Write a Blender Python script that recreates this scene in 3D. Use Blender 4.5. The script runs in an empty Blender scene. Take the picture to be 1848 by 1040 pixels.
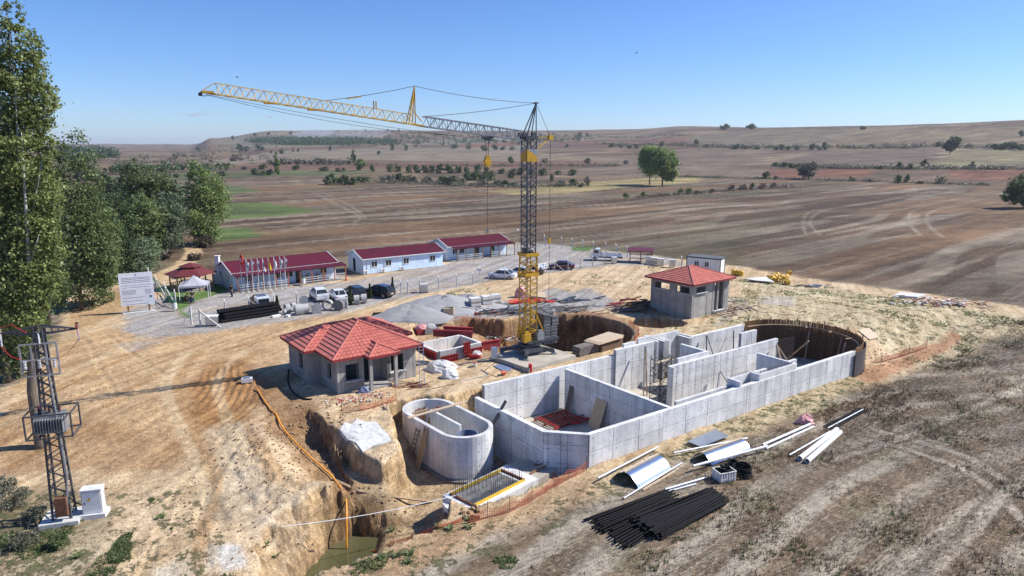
import bpy, math, random
import numpy as np
from mathutils import Vector, Matrix, Euler
random.seed(7); RS = np.random.RandomState(11)
R = math.radians
scene = bpy.context.scene
COL = scene.collection
# ------------------------------------------------------------ camera, sky, sun
F_, CH, HZN = 1240.0, 20.0, 268.0
PT = math.atan((520 - HZN) / F_)
cam = bpy.data.cameras.new("camera"); camo = bpy.data.objects.new("camera", cam); COL.objects.link(camo)
camo.location = (0, 0, CH); camo.rotation_euler = (R(90) - PT, 0, 0)
cam.sensor_width = 36; cam.lens = 36 * F_ / 1848; cam.clip_end = 30000; cam.clip_start = 0.5
scene.camera = camo
HAZE = 0.00009
SUN = Vector((1.05, 0.20, 1.0)).normalized()
sun_el = math.asin(SUN.z)
w = bpy.data.worlds.new("World"); scene.world = w; w.use_nodes = True
nt = w.node_tree; bg = nt.nodes['Background']
sky = nt.nodes.new('ShaderNodeTexSky'); sky.sky_type = 'NISHITA'; sky.sun_disc = False
sky.sun_elevation = sun_el; sky.sun_rotation = math.atan2(SUN.x, SUN.y)
sky.air_density = 1.0; sky.dust_density = 0.25; sky.ozone_density = 4.5; sky.altitude = 900
bg.inputs[1].default_value = 0.102
hsv = nt.nodes.new('ShaderNodeHueSaturation'); hsv.inputs['Saturation'].default_value = 1.12; nt.links.new(sky.outputs[0], hsv.inputs['Color']); tn = nt.nodes.new('ShaderNodeMix'); tn.data_type = 'RGBA'; tn.blend_type = 'MULTIPLY'; tn.inputs[0].default_value = 1; tn.inputs[7].default_value = (.80, .91, 1.16, 1); nt.links.new(hsv.outputs[0], tn.inputs[6]); nt.links.new(tn.outputs[2], bg.inputs[0])
sl = bpy.data.lights.new("sun", 'SUN'); sl.energy = 5.0; sl.angle = R(0.5); sl.color = (1, .95, .87)
so = bpy.data.objects.new("sun", sl); COL.objects.link(so); so.rotation_euler = SUN.to_track_quat('Z', 'Y').to_euler()
scene.view_settings.view_transform = 'Standard'; scene.view_settings.look = 'None'
scene.view_settings.gamma = 1; scene.view_settings.use_curve_mapping = False
scene.view_settings.exposure = 0.42
scene.render.engine = 'CYCLES'
# ------------------------------------------------------------ geometry helpers
def ray(x, y):
    cx = (x - 924) / F_; cy = (520 - y) / F_
    return cx, math.cos(PT) + cy * math.sin(PT), -math.sin(PT) + cy * math.cos(PT)
def pt(x, y, z=0.0):
    d = ray(x, y); t = (z - CH) / d[2]
    return Vector((d[0] * t, d[1] * t, z))
def ptd(x, y, Y):
    d = ray(x, y); t = Y / d[1]
    return Vector((d[0] * t, Y, CH + d[2] * t))
UA = R(35.3); UX, UY = math.cos(UA), math.sin(UA)
def un(u, n, z=0.0): return Vector((u * UX - n * UY, u * UY + n * UX, z))
def ss(a, b, x):
    t = np.clip((x - a) / (b - a), 0, 1); return t * t * (3 - 2 * t)
TAB = [np.random.RandomState(s).rand(256, 256).astype(np.float32) for s in range(6)]
def vn(x, y, s=0):
    T = TAB[s % 6]; xi = np.floor(x).astype(np.int64); yi = np.floor(y).astype(np.int64)
    fx = (x - xi).astype(np.float32); fy = (y - yi).astype(np.float32)
    fx = fx * fx * (3 - 2 * fx); fy = fy * fy * (3 - 2 * fy)
    x0 = xi & 255; x1 = (xi + 1) & 255; y0 = yi & 255; y1 = (yi + 1) & 255
    return (T[x0, y0] * (1 - fx) + T[x1, y0] * fx) * (1 - fy) + (T[x0, y1] * (1 - fx) + T[x1, y1] * fx) * fy
def fbm(x, y, sc, o=3, s=0):
    a = 0; am = 1; tot = 0
    for k in range(o):
        a = a + am * (vn(x / sc + 31.7 * k, y / sc + 17.3 * k, s + k) - .5); tot += am; am *= .5; sc *= .5
    return a / tot * 2        # about -1..1
def sdpoly(x, y, P, marg=6.0):
    """signed distance, positive inside, -marg when far away"""
    P = np.array([(p[0], p[1]) for p in P], float)
    out = np.full(x.shape, -marg, float)
    m = (x > P[:, 0].min() - marg) & (x < P[:, 0].max() + marg) & (y > P[:, 1].min() - marg) & (y < P[:, 1].max() + marg)
    if not m.any(): return out
    X = x[m]; Y = y[m]; d = np.full(X.shape, 1e9); ins = np.zeros(X.shape, bool)
    for i in range(len(P)):
        a = P[i]; b = P[(i + 1) % len(P)]; e = b - a
        t = np.clip(((X - a[0]) * e[0] + (Y - a[1]) * e[1]) / (e @ e + 1e-9), 0, 1)
        d = np.minimum(d, np.hypot(X - a[0] - t * e[0], Y - a[1] - t * e[1]))
        c = ((a[1] > Y) != (b[1] > Y)); dy = (b[1] - a[1]) or 1e-9
        ins ^= c & (X < (b[0] - a[0]) * (Y - a[1]) / dy + a[0])
    out[m] = np.maximum(np.where(ins, d, -d), -marg)
    return out
def dline(x, y, P, marg=3.0):
    P = np.array([(p[0], p[1]) for p in P], float); out = np.full(x.shape, marg, float)
    m = (x > P[:, 0].min() - marg) & (x < P[:, 0].max() + marg) & (y > P[:, 1].min() - marg) & (y < P[:, 1].max() + marg)
    if not m.any(): return out
    X = x[m]; Y = y[m]; d = np.full(X.shape, marg)
    for i in range(len(P) - 1):
        a = P[i]; e = P[i + 1] - a
        t = np.clip(((X - a[0]) * e[0] + (Y - a[1]) * e[1]) / (e @ e + 1e-9), 0, 1)
        d = np.minimum(d, np.hypot(X - a[0] - t * e[0], Y - a[1] - t * e[1]))
    out[m] = d; return out
def smooth_line(pts, k=6):
    o = []
    n = len(pts)
    for i in range(n - 1):
        p0 = pts[max(i - 1, 0)]; p1 = pts[i]; p2 = pts[i + 1]; p3 = pts[min(i + 2, n - 1)]
        for j in range(k):
            t = j / k
            o.append(.5 * ((2 * p1) + (p2 - p0) * t + (2 * p0 - 5 * p1 + 4 * p2 - p3) * t * t + (3 * p1 - p0 - 3 * p2 + p3) * t ** 3))
    o.append(pts[-1]); return o
# ------------------------------------------------------------ terrain
FPX = np.array([-900, 0, 340, 385, 500, 700, 900, 1100, 1250, 1500, 1848, 2800.])
FD = np.array([430, 600, 1000, 1400, 2000, 2600, 5000, 7500, 12000.])
FY = np.array([[325.7, 306, 289, 281, 276, 272.5, 264, 262.5, 268],
               [325.7, 306, 289, 281, 276, 272.5, 264, 262.5, 268],
               [325.7, 306, 289, 280, 274, 270.5, 263, 262.5, 268],
               [325.7, 305, 287, 276, 264, 252, 259, 262, 268],
               [325.7, 304, 284, 272, 256, 239, 256, 262, 268],
               [325.7, 303, 282, 270, 253, 236.5, 255, 262, 268],
               [325.7, 302, 280, 268, 250, 237, 255, 262, 268],
               [325.7, 301, 275, 255, 240, 237, 255, 262, 268],
               [325.7, 300, 270, 242, 232, 235, 255, 262, 268],
               [325.7, 299, 268, 234, 236, 244, 258, 262, 268],
               [325.7, 298, 265, 228.5, 236, 244, 258, 262, 268],
               [325.7, 298, 265, 228.5, 236, 244, 258, 262, 268]])
FZ = CH + FD[None, :] * (HZN - FY) / F_
def farz(x, y):
    D = np.clip(np.hypot(x, y), 430, 12000); px = np.where(y > 1, 924 + 1265 * x / np.maximum(y, 1), np.where(x < 0, -900, 2800))
    px = np.clip(px, -900, 2800)
    i = np.clip(np.searchsorted(FPX, px) - 1, 0, len(FPX) - 2); ti = (px - FPX[i]) / (FPX[i + 1] - FPX[i]); ti = ti * ti * (3 - 2 * ti)
    j = np.clip(np.searchsorted(FD, D) - 1, 0, len(FD) - 2); tj = (D - FD[j]) / (FD[j + 1] - FD[j])
    z = (FZ[i, j] * (1 - ti) + FZ[i + 1, j] * ti) * (1 - tj) + (FZ[i, j + 1] * (1 - ti) + FZ[i + 1, j + 1] * ti) * tj
    k = ss(430, 1100, D)
    n = fbm(x, y, 420, 4, 1) * 5 + fbm(x, y, 90, 2, 2) * 1.4
    return z + n * k * np.where(D > 4000, 2.5, 1)
PW = [pt(*p) for p in [(872,696,0),(831,706,0),(803,712,0),(760,712,0),(708,727,-.3),(698,745,-.6),(706,780,-.9),(721,822,-1),(690,838,-1),(655,824,-1),(616,792,-1),(578,772,-.8),(556,772,-.9),(572,808,-2.4),(606,860,-3),(618,925,-3.4),(650,948,-3.6),(740,952,-3.6),(800,945,-3.4),(850,930,-2.6),(940,900,-2.4),(1000,868,-2.3),(1080,842,-2.3),(1100,800,-1),(1000,720,0)]]
PP = [pt(*p) for p in [(632,897,-2.2),(715,902,-2.5),(782,909,-3.1),(812,927,-2.6),(790,951,-2.2),(705,988,-2.15),(610,1022,-2.1),(525,1052,-2.0),(466,1045,-2.0),(466,998,-2.0),(500,955,-2.3),(575,922,-2.7)]]
PX = [pt(*p) for p in [(742,584,0),(790,577,0),(850,574,0),(948,578,0),(975,590,0),(940,624,0),(905,640,0),(820,662,0),(762,650,0),(738,610,0)]]
CP = (5.5, 74.5, 7.9); HP = (17.0, 78.3, 3.4, 1.7); BP = (un(65.4, 40.2).x, un(65.4, 40.2).y, 6.55)
TK = [un(28.5, 36.15), un(30.7, 33.9), un(65.4, 33.9), un(65.4, 46.85), un(30.2, 46.85), un(28.2, 44)]
TRX = [un(50.3, 46.2), un(56.2, 46.2), un(56.2, 48.4), un(50.3, 48.4)]
L2 = [pt(*p) for p in [(556,785,-2),(575,812,-3),(606,860,-3),(632,905,-3.6)]]
RIPA = [pt(*p) for p in [(338,720,-.2),(365,672,-.2),(420,655,0),(478,690,-.2),(470,735,-.4),(425,790,-.8),(365,800,-.8)]]
CLIFFN = 0.0
def height(x, y):
    x = np.asarray(x, float); y = np.asarray(y, float)
    u = x * UX + y * UY; n = -x * UY + y * UX; D = np.hypot(x, y)
    zl = -1.15 * ss(54, 38, y) - .5 * ss(36, 22, y)
    low = -2.15 + 2.1 * ss(75, 100, u)
    wv = fbm(x, y, 9, 2, 3)
    a = ss(33.2, 37.4, n + wv * .5 + ss(70, 74, u) * 0.8 * wv)
    a = np.where(u > 66, ss(33.8, 39.2, n + wv * .3), a)
    z = low * (1 - a) + zl * a
    z = z * ss(150, 105, D)
    # spoil hump left of the pond
    z = z + 0.35 * np.exp(-(((x + 16.8) / 3.4) ** 2 + ((y - 45.0) / 5.0) ** 2)) * (1 + .5 * fbm(x, y, 1.6, 3, 4))
    z = z + 1.7 * np.exp(-(((x + 51.5) / 4.0) ** 2 + ((y - 90.0) / 3.2) ** 2))
    near = D < 140
    if near.any():
        X = x[near]; Y = y[near]; Z = z[near]
        rough = fbm(X, Y, 2.6, 3, 2) * .10 + fbm(X, Y, .7, 2, 4) * .05
        yard = sdpoly(X, Y, YARD, 6)
        rough = rough * np.where(yard > 0, .3, 1)
        rs = sdpoly(X, Y, RIPA, 3); k = ss(-.6, 1.2, rs)
        ph = (X + .16 * Y + .03 * (Y - 55) ** 2) * 2 * math.pi / .7 + fbm(X, Y, 4, 2, 1) * 5
        rough = rough + k * (.055 * np.sin(ph) - .05)
        sp = np.exp(-(((X + 15.2) / 4.6) ** 2 + ((Y - 42.5) / 6.5) ** 2))
        rough = rough + sp * (fbm(X, Y, 1.1, 4, 1) * .42 + fbm(X, Y, .38, 2, 3) * .14)
        nzr = vn(X / 2.2, Y / 2.2, 3) * 1.4
        for L in RUTS:
            d = dline(X + .5 * (vn(X / 3, Y / 3, 1) - .5), Y, L, 1.0); rough = rough - .05 * ss(.32, .12, d) * (.5 + .5 * nzr) + .02 * ss(.2, 0, np.abs(d - .4))
        Z = Z + rough
        jag = fbm(X, Y, 1.3, 4, 5) * .45
        fl = fbm(X, Y, .45, 2, 2) * .2
        # pit round the oval tank
        s = sdpoly(X, Y, PW, 9); wd = .6
        dl = dline(X, Y, L2, 8); ex = (Y > 41) & (X < np.interp(Y, [v.y for v in L2[::-1]], [v.x for v in L2[::-1]]) + .25)
        Z = np.where(ex & (dl < 7.5), np.minimum(Z, -2.35 + (dl * .52 + jag * .7) + 2.4 * ss(48.0, 51.5, Y) - .5 * ss(45.5, 43, Y)), Z)
        k = ss(0, 1, np.clip((s + jag * .5 + fl) / wd, 0, 1)) ; Z = np.minimum(Z, Z * (1 - k) + (-3.72 + .12 * jag + 1.5 * ss(-6.6, -8.8, X) * ss(40.5, 42.5, Y)) * k)
        Z = np.where(s > -.5, Z, Z)
        # pond pit
        s = sdpoly(X, Y, PP, 9); wd = .6 + 1.9 * ss(-10.5, -13, X)
        k = np.clip((s + jag * .9 + fl * 1.5) / wd, 0, 1); Z = np.minimum(Z, Z * (1 - k) + (-5.25 + .2 * jag + 1.0 * ss(-9.3, -7.9, X)) * k)
        # formwork excavation
        s = sdpoly(X, Y, PX, 9); fz = -.75 - 1.9 * ss(-9, 0, X) * ss(68, 74, Y); wd = .7 + 1.6 * ss(75, 70, Y)
        k = np.clip((s + jag + fl) / wd, 0, 1); Z = np.minimum(Z, Z * (1 - k) + (fz + .15 * jag) * k)
        # round pits
        rr = np.hypot(X - CP[0], Y - CP[1]); th = np.arctan2(Y - CP[1], X - CP[0])
        fr = vn(th * 26 + 50, rr * 0 + 3, 2) * .16
        k = np.clip((CP[2] - rr + fr + fl * .3) / .45, 0, 1); Z = np.minimum(Z, Z * (1 - k) + (-4.9 + jag * .3) * k)
        rr = np.hypot((X - HP[0]), (Y - HP[1]) * HP[2] / (HP[3] + .9)); k = np.clip((HP[2] - rr + fl) / .5, 0, 1)
        Z = np.minimum(Z, Z * (1 - k) - 3.5 * k)
        # inside the tanks
        s = sdpoly(X, Y, TK, 3); k = np.clip((s + .12) / .25, 0, 1); Z = np.minimum(Z, Z * (1 - k) - 3.8 * k)
        s = sdpoly(X, Y, TRX, 3); k = np.clip((s + .1) / .25, 0, 1); Z = np.minimum(Z, Z * (1 - k) - 3.8 * k)
        rr = np.hypot(X - BP[0], Y - BP[1]); k = np.clip((BP[2] + .2 - rr) / .25, 0, 1) * (X * UX + Y * UY > 65)
        Z = np.minimum(Z, Z * (1 - k) - 3.9 * k)
        z = z.copy(); z[near] = Z
    fz = farz(x, y)
    k = ss(430, 620, D)
    z = z * (1 - k) + fz * k
    z = np.where(D > 150, z + fbm(x, y, 60, 2, 3) * .5 * ss(150, 300, D) * (1 - k), z)
    return z
YARD = [pt(*p) for p in [(222,562),(330,532),(425,528),(640,508),(800,478),(930,440),(1000,441),(1100,455),(1215,466),(1235,480),(1110,478),(1000,491),(885,508),(730,537),(600,568),(500,582),(380,600),(300,606),(235,600)]]
RUTS = [smooth_line([pt(*p) for p in q]) for q in [
    [(260,1045,-1.6),(300,930,-1.4),(345,860,-1.1),(400,800,-.8)],
    [(380,1045,-1.6),(365,930,-1.4),(395,860,-1.1),(440,800,-.8)],
    [(0,790,-.6),(110,740,-.4),(210,690,-.2),(330,640,0),(480,610,0)],
    [(0,770,-.6),(100,715,-.4),(200,660,-.2),(300,625,0),(470,600,0)],
    [(30,800,-.6),(130,760,-.5),(240,720,-.3),(360,670,-.1),(520,640,0)],
    [(150,610,0),(180,660,0),(210,720,-.3)],[(190,600,0),(240,640,0),(300,680,-.1)],
    [(480,610,0),(560,590,0),(640,575,0),(700,560,0)],[(520,640,0),(560,600,0),(650,570,0)]]]
_hc = {}
def Z(x, y): return float(height(np.array([x]), np.array([y]))[0])
def hit(px, py, hmin=25, hmax=9000):
    d = ray(px, py); h = math.hypot(d[0], d[1])
    lo, hi = hmin, hmax
    for it in range(3):
        t = np.geomspace(lo, hi, 220) if it == 0 else np.linspace(lo, hi, 60)
        zz = CH + d[2] * t / h; g = height(d[0] * t / h, d[1] * t / h)
        b = np.nonzero(zz < g)[0]
        if len(b) == 0: return None
        i = max(b[0], 1); lo, hi = t[i - 1], t[i]
    t = hi; return Vector((d[0] * t / h, d[1] * t / h, float(g[i])))

def hitg(px, py):
    for k in range(30):
        h = hit(px, py + k)
        if h: return h
    return pt(px, 330)
# ------------------------------------------------------------ material helpers
MATS = {}
def srgb(r, g, b):
    f = lambda c: (c / 255 / 12.92) if c / 255 <= .04045 else ((c / 255 + .055) / 1.055) ** 2.4
    return (f(r), f(g), f(b))
def newmat(name):
    m = bpy.data.materials.new(name); m.use_nodes = True
    return m, m.node_tree, m.node_tree.nodes['Principled BSDF']
def mat(name, c, rough=.7, metal=0, c2=None, sc=2.0, bump=0, rnd=0.08, st=(1, 1, 1), det=4, spec=None, coat=0, lo=.35, hi=.65):
    """principled with noise between c and c2, per object random value shift"""
    if name in MATS: return MATS[name]
    m, t, b = newmat(name); N = t.nodes.new; L = t.links.new
    c2 = c2 or tuple(v * .72 for v in c)
    tc = N('ShaderNodeTexCoord'); mp = N('ShaderNodeMapping'); mp.inputs['Scale'].default_value = st; L(tc.outputs['Object'], mp.inputs[0])
    oi = N('ShaderNodeObjectInfo'); va = N('ShaderNodeVectorMath'); va.operation = 'MULTIPLY_ADD'
    cb = N('ShaderNodeCombineXYZ')
    for i in range(3): L(oi.outputs['Random'], cb.inputs[i])
    L(cb.outputs[0], va.inputs[0]); va.inputs[1].default_value = (37, 37, 37); L(mp.outputs[0], va.inputs[2])
    nz = N('ShaderNodeTexNoise'); nz.inputs['Scale'].default_value = sc; nz.inputs['Detail'].default_value = det; nz.inputs['Roughness'].default_value = .65
    L(va.outputs[0], nz.inputs[0])
    rp = N('ShaderNodeValToRGB'); rp.color_ramp.elements[0].position = lo; rp.color_ramp.elements[1].position = hi
    rp.color_ramp.elements[0].color = (*c2, 1); rp.color_ramp.elements[1].color = (*c, 1); L(nz.outputs[0], rp.inputs[0])
    hs = N('ShaderNodeHueSaturation'); L(rp.outputs[0], hs.inputs['Color'])
    mr = N('ShaderNodeMapRange'); mr.inputs[3].default_value = 1 - rnd; mr.inputs[4].default_value = 1 + rnd; L(oi.outputs['Random'], mr.inputs[0]); L(mr.outputs[0], hs.inputs['Value'])
    L(hs.outputs[0], b.inputs['Base Color'])
    b.inputs['Roughness'].default_value = rough; b.inputs['Metallic'].default_value = metal
    if spec is not None: b.inputs['Specular IOR Level'].default_value = spec
    if coat: b.inputs['Coat Weight'].default_value = coat
    if bump:
        bp = N('ShaderNodeBump'); bp.inputs['Strength'].default_value = bump; bp.inputs['Distance'].default_value = .05; L(nz.outputs[0], bp.inputs['Height']); L(bp.outputs[0], b.inputs['Normal'])
    MATS[name] = m; return m
def concrete(name, c, dark, sc=.55, stain=.5):
    m, t, b = newmat(name); N = t.nodes.new; L = t.links.new
    ge = N('ShaderNodeNewGeometry'); oi = N('ShaderNodeObjectInfo')
    def noise(scale, st=(1, 1, 1), d=5):
        mp = N('ShaderNodeMapping'); mp.inputs['Scale'].default_value = st; L(ge.outputs['Position'], mp.inputs[0])
        n = N('ShaderNodeTexNoise'); n.inputs['Scale'].default_value = scale; n.inputs['Detail'].default_value = d; n.inputs['Roughness'].default_value = .62; L(mp.outputs[0], n.inputs[0]); return n.outputs[0]
    def ramp(a, lo, hi, c0, c1):
        r = N('ShaderNodeValToRGB'); r.color_ramp.elements[0].position = lo; r.color_ramp.elements[1].position = hi
        r.color_ramp.elements[0].color = (*c0, 1); r.color_ramp.elements[1].color = (*c1, 1); L(a, r.inputs[0]); return r.outputs[0]
    a = ramp(noise(sc), .3, .68, dark, c)
    st = ramp(noise(1.0, (1.6, 1.6, .16)), .35, .62, (1 - stain * .5,) * 3, (1.04, 1.04, 1.04))
    fn = ramp(noise(7.0), .3, .6, (.86, .86, .86), (1.05, 1.05, 1.05))
    def mul(x, y):
        q = N('ShaderNodeMix'); q.data_type = 'RGBA'; q.blend_type = 'MULTIPLY'; q.inputs[0].default_value = 1; L(x, q.inputs[6]); L(y, q.inputs[7]); return q.outputs[2]
    o = mul(mul(a, st), fn)
    hs = N('ShaderNodeHueSaturation'); L(o, hs.inputs['Color']); mr = N('ShaderNodeMapRange'); mr.inputs[3].default_value = .88; mr.inputs[4].default_value = 1.08; L(oi.outputs['Random'], mr.inputs[0]); L(mr.outputs[0], hs.inputs['Value'])
    L(hs.outputs[0], b.inputs['Base Color']); b.inputs['Roughness'].default_value = .85
    bp = N('ShaderNodeBump'); bp.inputs['Strength'].default_value = .25; bp.inputs['Distance'].default_value = .02; L(noise(9.0), bp.inputs['Height']); L(bp.outputs[0], b.inputs['Normal'])
    MATS[name] = m; return m
def leafmat(name, c, c2, tr=.3):
    m, t, b = newmat(name); N = t.nodes.new; L = t.links.new
    g = N('ShaderNodeNewGeometry'); rp = N('ShaderNodeValToRGB'); rp.color_ramp.elements[0].color = (*c2, 1); rp.color_ramp.elements[1].color = (*c, 1)
    L(g.outputs['Random Per Island'], rp.inputs[0])
    oi = N('ShaderNodeObjectInfo'); hs = N('ShaderNodeHueSaturation'); mr = N('ShaderNodeMapRange'); mr.inputs[3].default_value = .82; mr.inputs[4].default_value = 1.15; L(oi.outputs['Random'], mr.inputs[0]); L(mr.outputs[0], hs.inputs['Value']); L(rp.outputs[0], hs.inputs['Color'])
    L(hs.outputs[0], b.inputs['Base Color']); b.inputs['Roughness'].default_value = .5; b.inputs['Specular IOR Level'].default_value = .35
    tl = N('ShaderNodeBsdfTranslucent'); L(hs.outputs[0], tl.inputs[0]); mx = N('ShaderNodeMixShader'); mx.inputs[0].default_value = tr
    L(b.outputs[0], mx.inputs[1]); L(tl.outputs[0], mx.inputs[2]); L(mx.outputs[0], t.nodes['Material Output'].inputs[0])
    MATS[name] = m; return m
# ------------------------------------------------------------ mesh builder
class MB:
    def __init__(s): s.v = []; s.f = []
    def add(s, vs, fs):
        o = len(s.v); s.v += [tuple(a) for a in vs]; s.f += [tuple(i + o for i in f) for f in fs]; return s
    def quad(s, a, b, c, d): return s.add([a, b, c, d], [(0, 1, 2, 3)])
    def box(s, c, d, rz=0, M=None):
        x, y, z = d[0] / 2, d[1] / 2, d[2] / 2
        vs = [Vector(p) for p in ((-x, -y, -z), (x, -y, -z), (x, y, -z), (-x, y, -z), (-x, -y, z), (x, -y, z), (x, y, z), (-x, y, z))]
        m = M or Matrix.Rotation(rz, 3, 'Z'); c = Vector(c)
        return s.add([m @ v + c for v in vs], [(0, 3, 2, 1), (4, 5, 6, 7), (0, 1, 5, 4), (1, 2, 6, 5), (2, 3, 7, 6), (3, 0, 4, 7)])
    def slab(s, x0, x1, y0, y1, z0, z1): return s.box(((x0 + x1) / 2, (y0 + y1) / 2, (z0 + z1) / 2), (x1 - x0, y1 - y0, z1 - z0))
    def beam(s, p, q, w=.1, h=None, up=(0, 0, 1)):
        p = Vector(p); q = Vector(q); h = h or w; d = q - p; L = d.length
        if L < 1e-6: return s
        d.normalize(); u = Vector(up)
        if abs(d.dot(u)) > .98: u = Vector((1, 0, 0))
        sd = d.cross(u).normalized(); u = sd.cross(d)
        return s.box((p + q) / 2, (L, w, h), M=Matrix((d, -sd, u)).transposed())
    def tube(s, path, r, n=6, cap=True, r2=None):
        path = [Vector(p) for p in path]; K = len(path); o = len(s.v); pu = None
        for i, p in enumerate(path):
            d = (path[min(i + 1, K - 1)] - path[max(i - 1, 0)]).normalized()
            if pu is None: pu = Vector((0, 0, 1)) if abs(d.z) < .9 else Vector((1, 0, 0))
            sd = d.cross(pu).normalized(); pu = sd.cross(d)
            rr = r if r2 is None else r + (r2 - r) * i / max(K - 1, 1)
            if callable(r): rr = r(i / max(K - 1, 1))
            for k in range(n):
                a = 2 * math.pi * k / n; s.v.append(tuple(p + (sd * math.cos(a) + pu * math.sin(a)) * rr))
        for i in range(K - 1):
            for k in range(n):
                a = o + i * n + k; b = o + i * n + (k + 1) % n; s.f.append((a, b, b + n, a + n))
        if cap: s.f.append(tuple(o + k for k in reversed(range(n)))); s.f.append(tuple(o + (K - 1) * n + k for k in range(n)))
        return s
    def pipe(s, p, q, r, t, n=14):
        """hollow pipe"""
        p = Vector(p); q = Vector(q); d = (q - p).normalized(); u = Vector((0, 0, 1)) if abs(d.z) < .9 else Vector((1, 0, 0))
        sd = d.cross(u).normalized(); u = sd.cross(d); o = len(s.v)
        for c, rr in ((p, r), (q, r), (q, r - t), (p, r - t)):
            for k in range(n):
                a = 2 * math.pi * k / n; s.v.append(tuple(c + (sd * math.cos(a) + u * math.sin(a)) * rr))
        for j in range(4):
            for k in range(n):
                a = o + j * n + k; b = o + j * n + (k + 1) % n; j2 = (j + 1) % 4
                s.f.append((a, b, o + j2 * n + (k + 1) % n, o + j2 * n + k))
        return s
    def prism(s, P, z0, z1):
        n = len(P); o = [(p[0], p[1], z0) for p in P] + [(p[0], p[1], z1) for p in P]
        return s.add(o, [tuple(reversed(range(n))), tuple(range(n, 2 * n))] + [(i, (i + 1) % n, n + (i + 1) % n, n + i) for i in range(n)])
    def lathe(s, c, prof, n=10):
        c = Vector(c); o = len(s.v)
        for r, z in prof:
            for k in range(n):
                a = 2 * math.pi * k / n; s.v.append((c.x + r * math.cos(a), c.y + r * math.sin(a), c.z + z))
        for i in range(len(prof) - 1):
            for k in range(n):
                a = o + i * n + k; b = o + i * n + (k + 1) % n; s.f.append((a, b, b + n, a + n))
        s.f.append(tuple(o + k for k in reversed(range(n)))); s.f.append(tuple(o + (len(prof) - 1) * n + k for k in range(n)))
        return s
    def build(s, name, m, parent=None, local=False, smooth=False):
        v = s.v
        if parent is not None and not local:
            of = Vector((0, 0, 0)); q = parent
            while q is not None: of = of + q.location; q = q.parent
            v = [(a[0] - of.x, a[1] - of.y, a[2] - of.z) for a in v]
        me = bpy.data.meshes.new(name); me.from_pydata(v, [], s.f)
        if isinstance(m, str): m = MATS[m]
        me.materials.append(m)
        if smooth: me.polygons.foreach_set('use_smooth', [True] * len(me.polygons))
        o = bpy.data.objects.new(name, me); COL.objects.link(o)
        if parent is not None: o.parent = parent
        return o
def tag(o, label=None, cat=None, group=None, kind=None):
    if label: o['label'] = label
    if cat: o['category'] = cat
    if group: o['group'] = group
    if kind: o['kind'] = kind
    return o
def thing(name, label, cat, loc=(0, 0, 0), rz=0, group=None):
    o = bpy.data.objects.new(name, None); COL.objects.link(o); o.empty_display_size = .3
    o.location = loc; o.rotation_euler = (0, 0, rz); return tag(o, label, cat, group)
def share(src, name, parent, loc=(0, 0, 0), rot=(0, 0, 0), sc=None):
    o = bpy.data.objects.new(name, src.data); COL.objects.link(o); o.parent = parent; o.location = loc; o.rotation_euler = rot
    if sc: o.scale = sc
    return o
def dup(o, loc=None, rz=None, label=None, parent=None, group=None, sc=None):
    c = o.copy(); COL.objects.link(c); c.parent = parent
    if loc is not None: c.location = loc
    if rz is not None: c.rotation_euler = (0, 0, rz)
    if label: c['label'] = label
    if group: c['group'] = group
    if sc: c.scale = (sc, sc, sc) if not hasattr(sc, '__len__') else sc
    for ch in list(o.children): dup(ch, parent=c)
    return c
# ------------------------------------------------------------ materials
CONC = concrete('concrete_pale', (.80, .795, .785), (.59, .59, .585), .8, .38)
CONCH = concrete('concrete_rough', (.42, .40, .37), (.29, .28, .26), 1.1, .4)
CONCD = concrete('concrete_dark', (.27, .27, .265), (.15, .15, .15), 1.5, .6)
FLOORM = concrete('slab_screed', (.50, .45, .36), (.33, .30, .25), .8, 0)
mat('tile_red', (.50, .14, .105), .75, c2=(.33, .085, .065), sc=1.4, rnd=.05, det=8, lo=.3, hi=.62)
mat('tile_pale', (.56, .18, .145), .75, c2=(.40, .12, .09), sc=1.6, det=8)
mat('roof_maroon', (.14, .012, .022), .5, c2=(.10, .010, .016), sc=.7)
mat('white_paint', (.80, .80, .79), .5, c2=(.66, .66, .66), sc=2)
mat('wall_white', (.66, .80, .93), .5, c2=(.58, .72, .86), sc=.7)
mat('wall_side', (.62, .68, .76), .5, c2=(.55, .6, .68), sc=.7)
mat('dark_glass', (.02, .025, .03), .08, c2=(.03, .035, .04))
mat('dark_void', (.012, .011, .01), .9)
mat('steel_dark', (.10, .105, .115), .5, c2=(.06, .06, .07), metal=.3)
mat('steel_grey', (.36, .38, .40), .45, c2=(.25, .27, .29), metal=.4)
mat('galvanised', (.62, .64, .68), .38, metal=.85, c2=(.5, .52, .56), sc=3)
mat('sheet_steel', (.60, .66, .74), .28, metal=.95, c2=(.5, .56, .64), sc=.8)
mat('crane_yellow', (.62, .36, .02), .5, c2=(.45, .25, .015), sc=3)
mat('crane_jib', (.66, .47, .16), .5, c2=(.52, .36, .10), sc=3)
mat('black_plastic', (.011, .011, .013), .7, c2=(.007, .007, .009), rnd=.3, spec=.12)
mat('black_rubber', (.02, .02, .02), .8)
mat('timber', (.44, .32, .20), .75, c2=(.30, .20, .12), sc=4, st=(1, 1, 1), rnd=.2)
mat('timber_pale', (.62, .50, .35), .7, c2=(.5, .38, .25), sc=3, rnd=.12)
mat('timber_brown', (.30, .15, .06), .8, c2=(.15, .07, .03), sc=2.5, rnd=.3)
mat('timber_grey', (.19, .17, .15), .85, c2=(.11, .095, .085), sc=4, rnd=.3)
mat('plywood', (.55, .43, .27), .6, c2=(.48, .36, .22), sc=2)
mat('plywood_brown', (.20, .13, .075), .7, c2=(.13, .08, .05), sc=5)
mat('red_steel', (.42, .035, .03), .55, c2=(.25, .02, .02), sc=3, rnd=.25)
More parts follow.
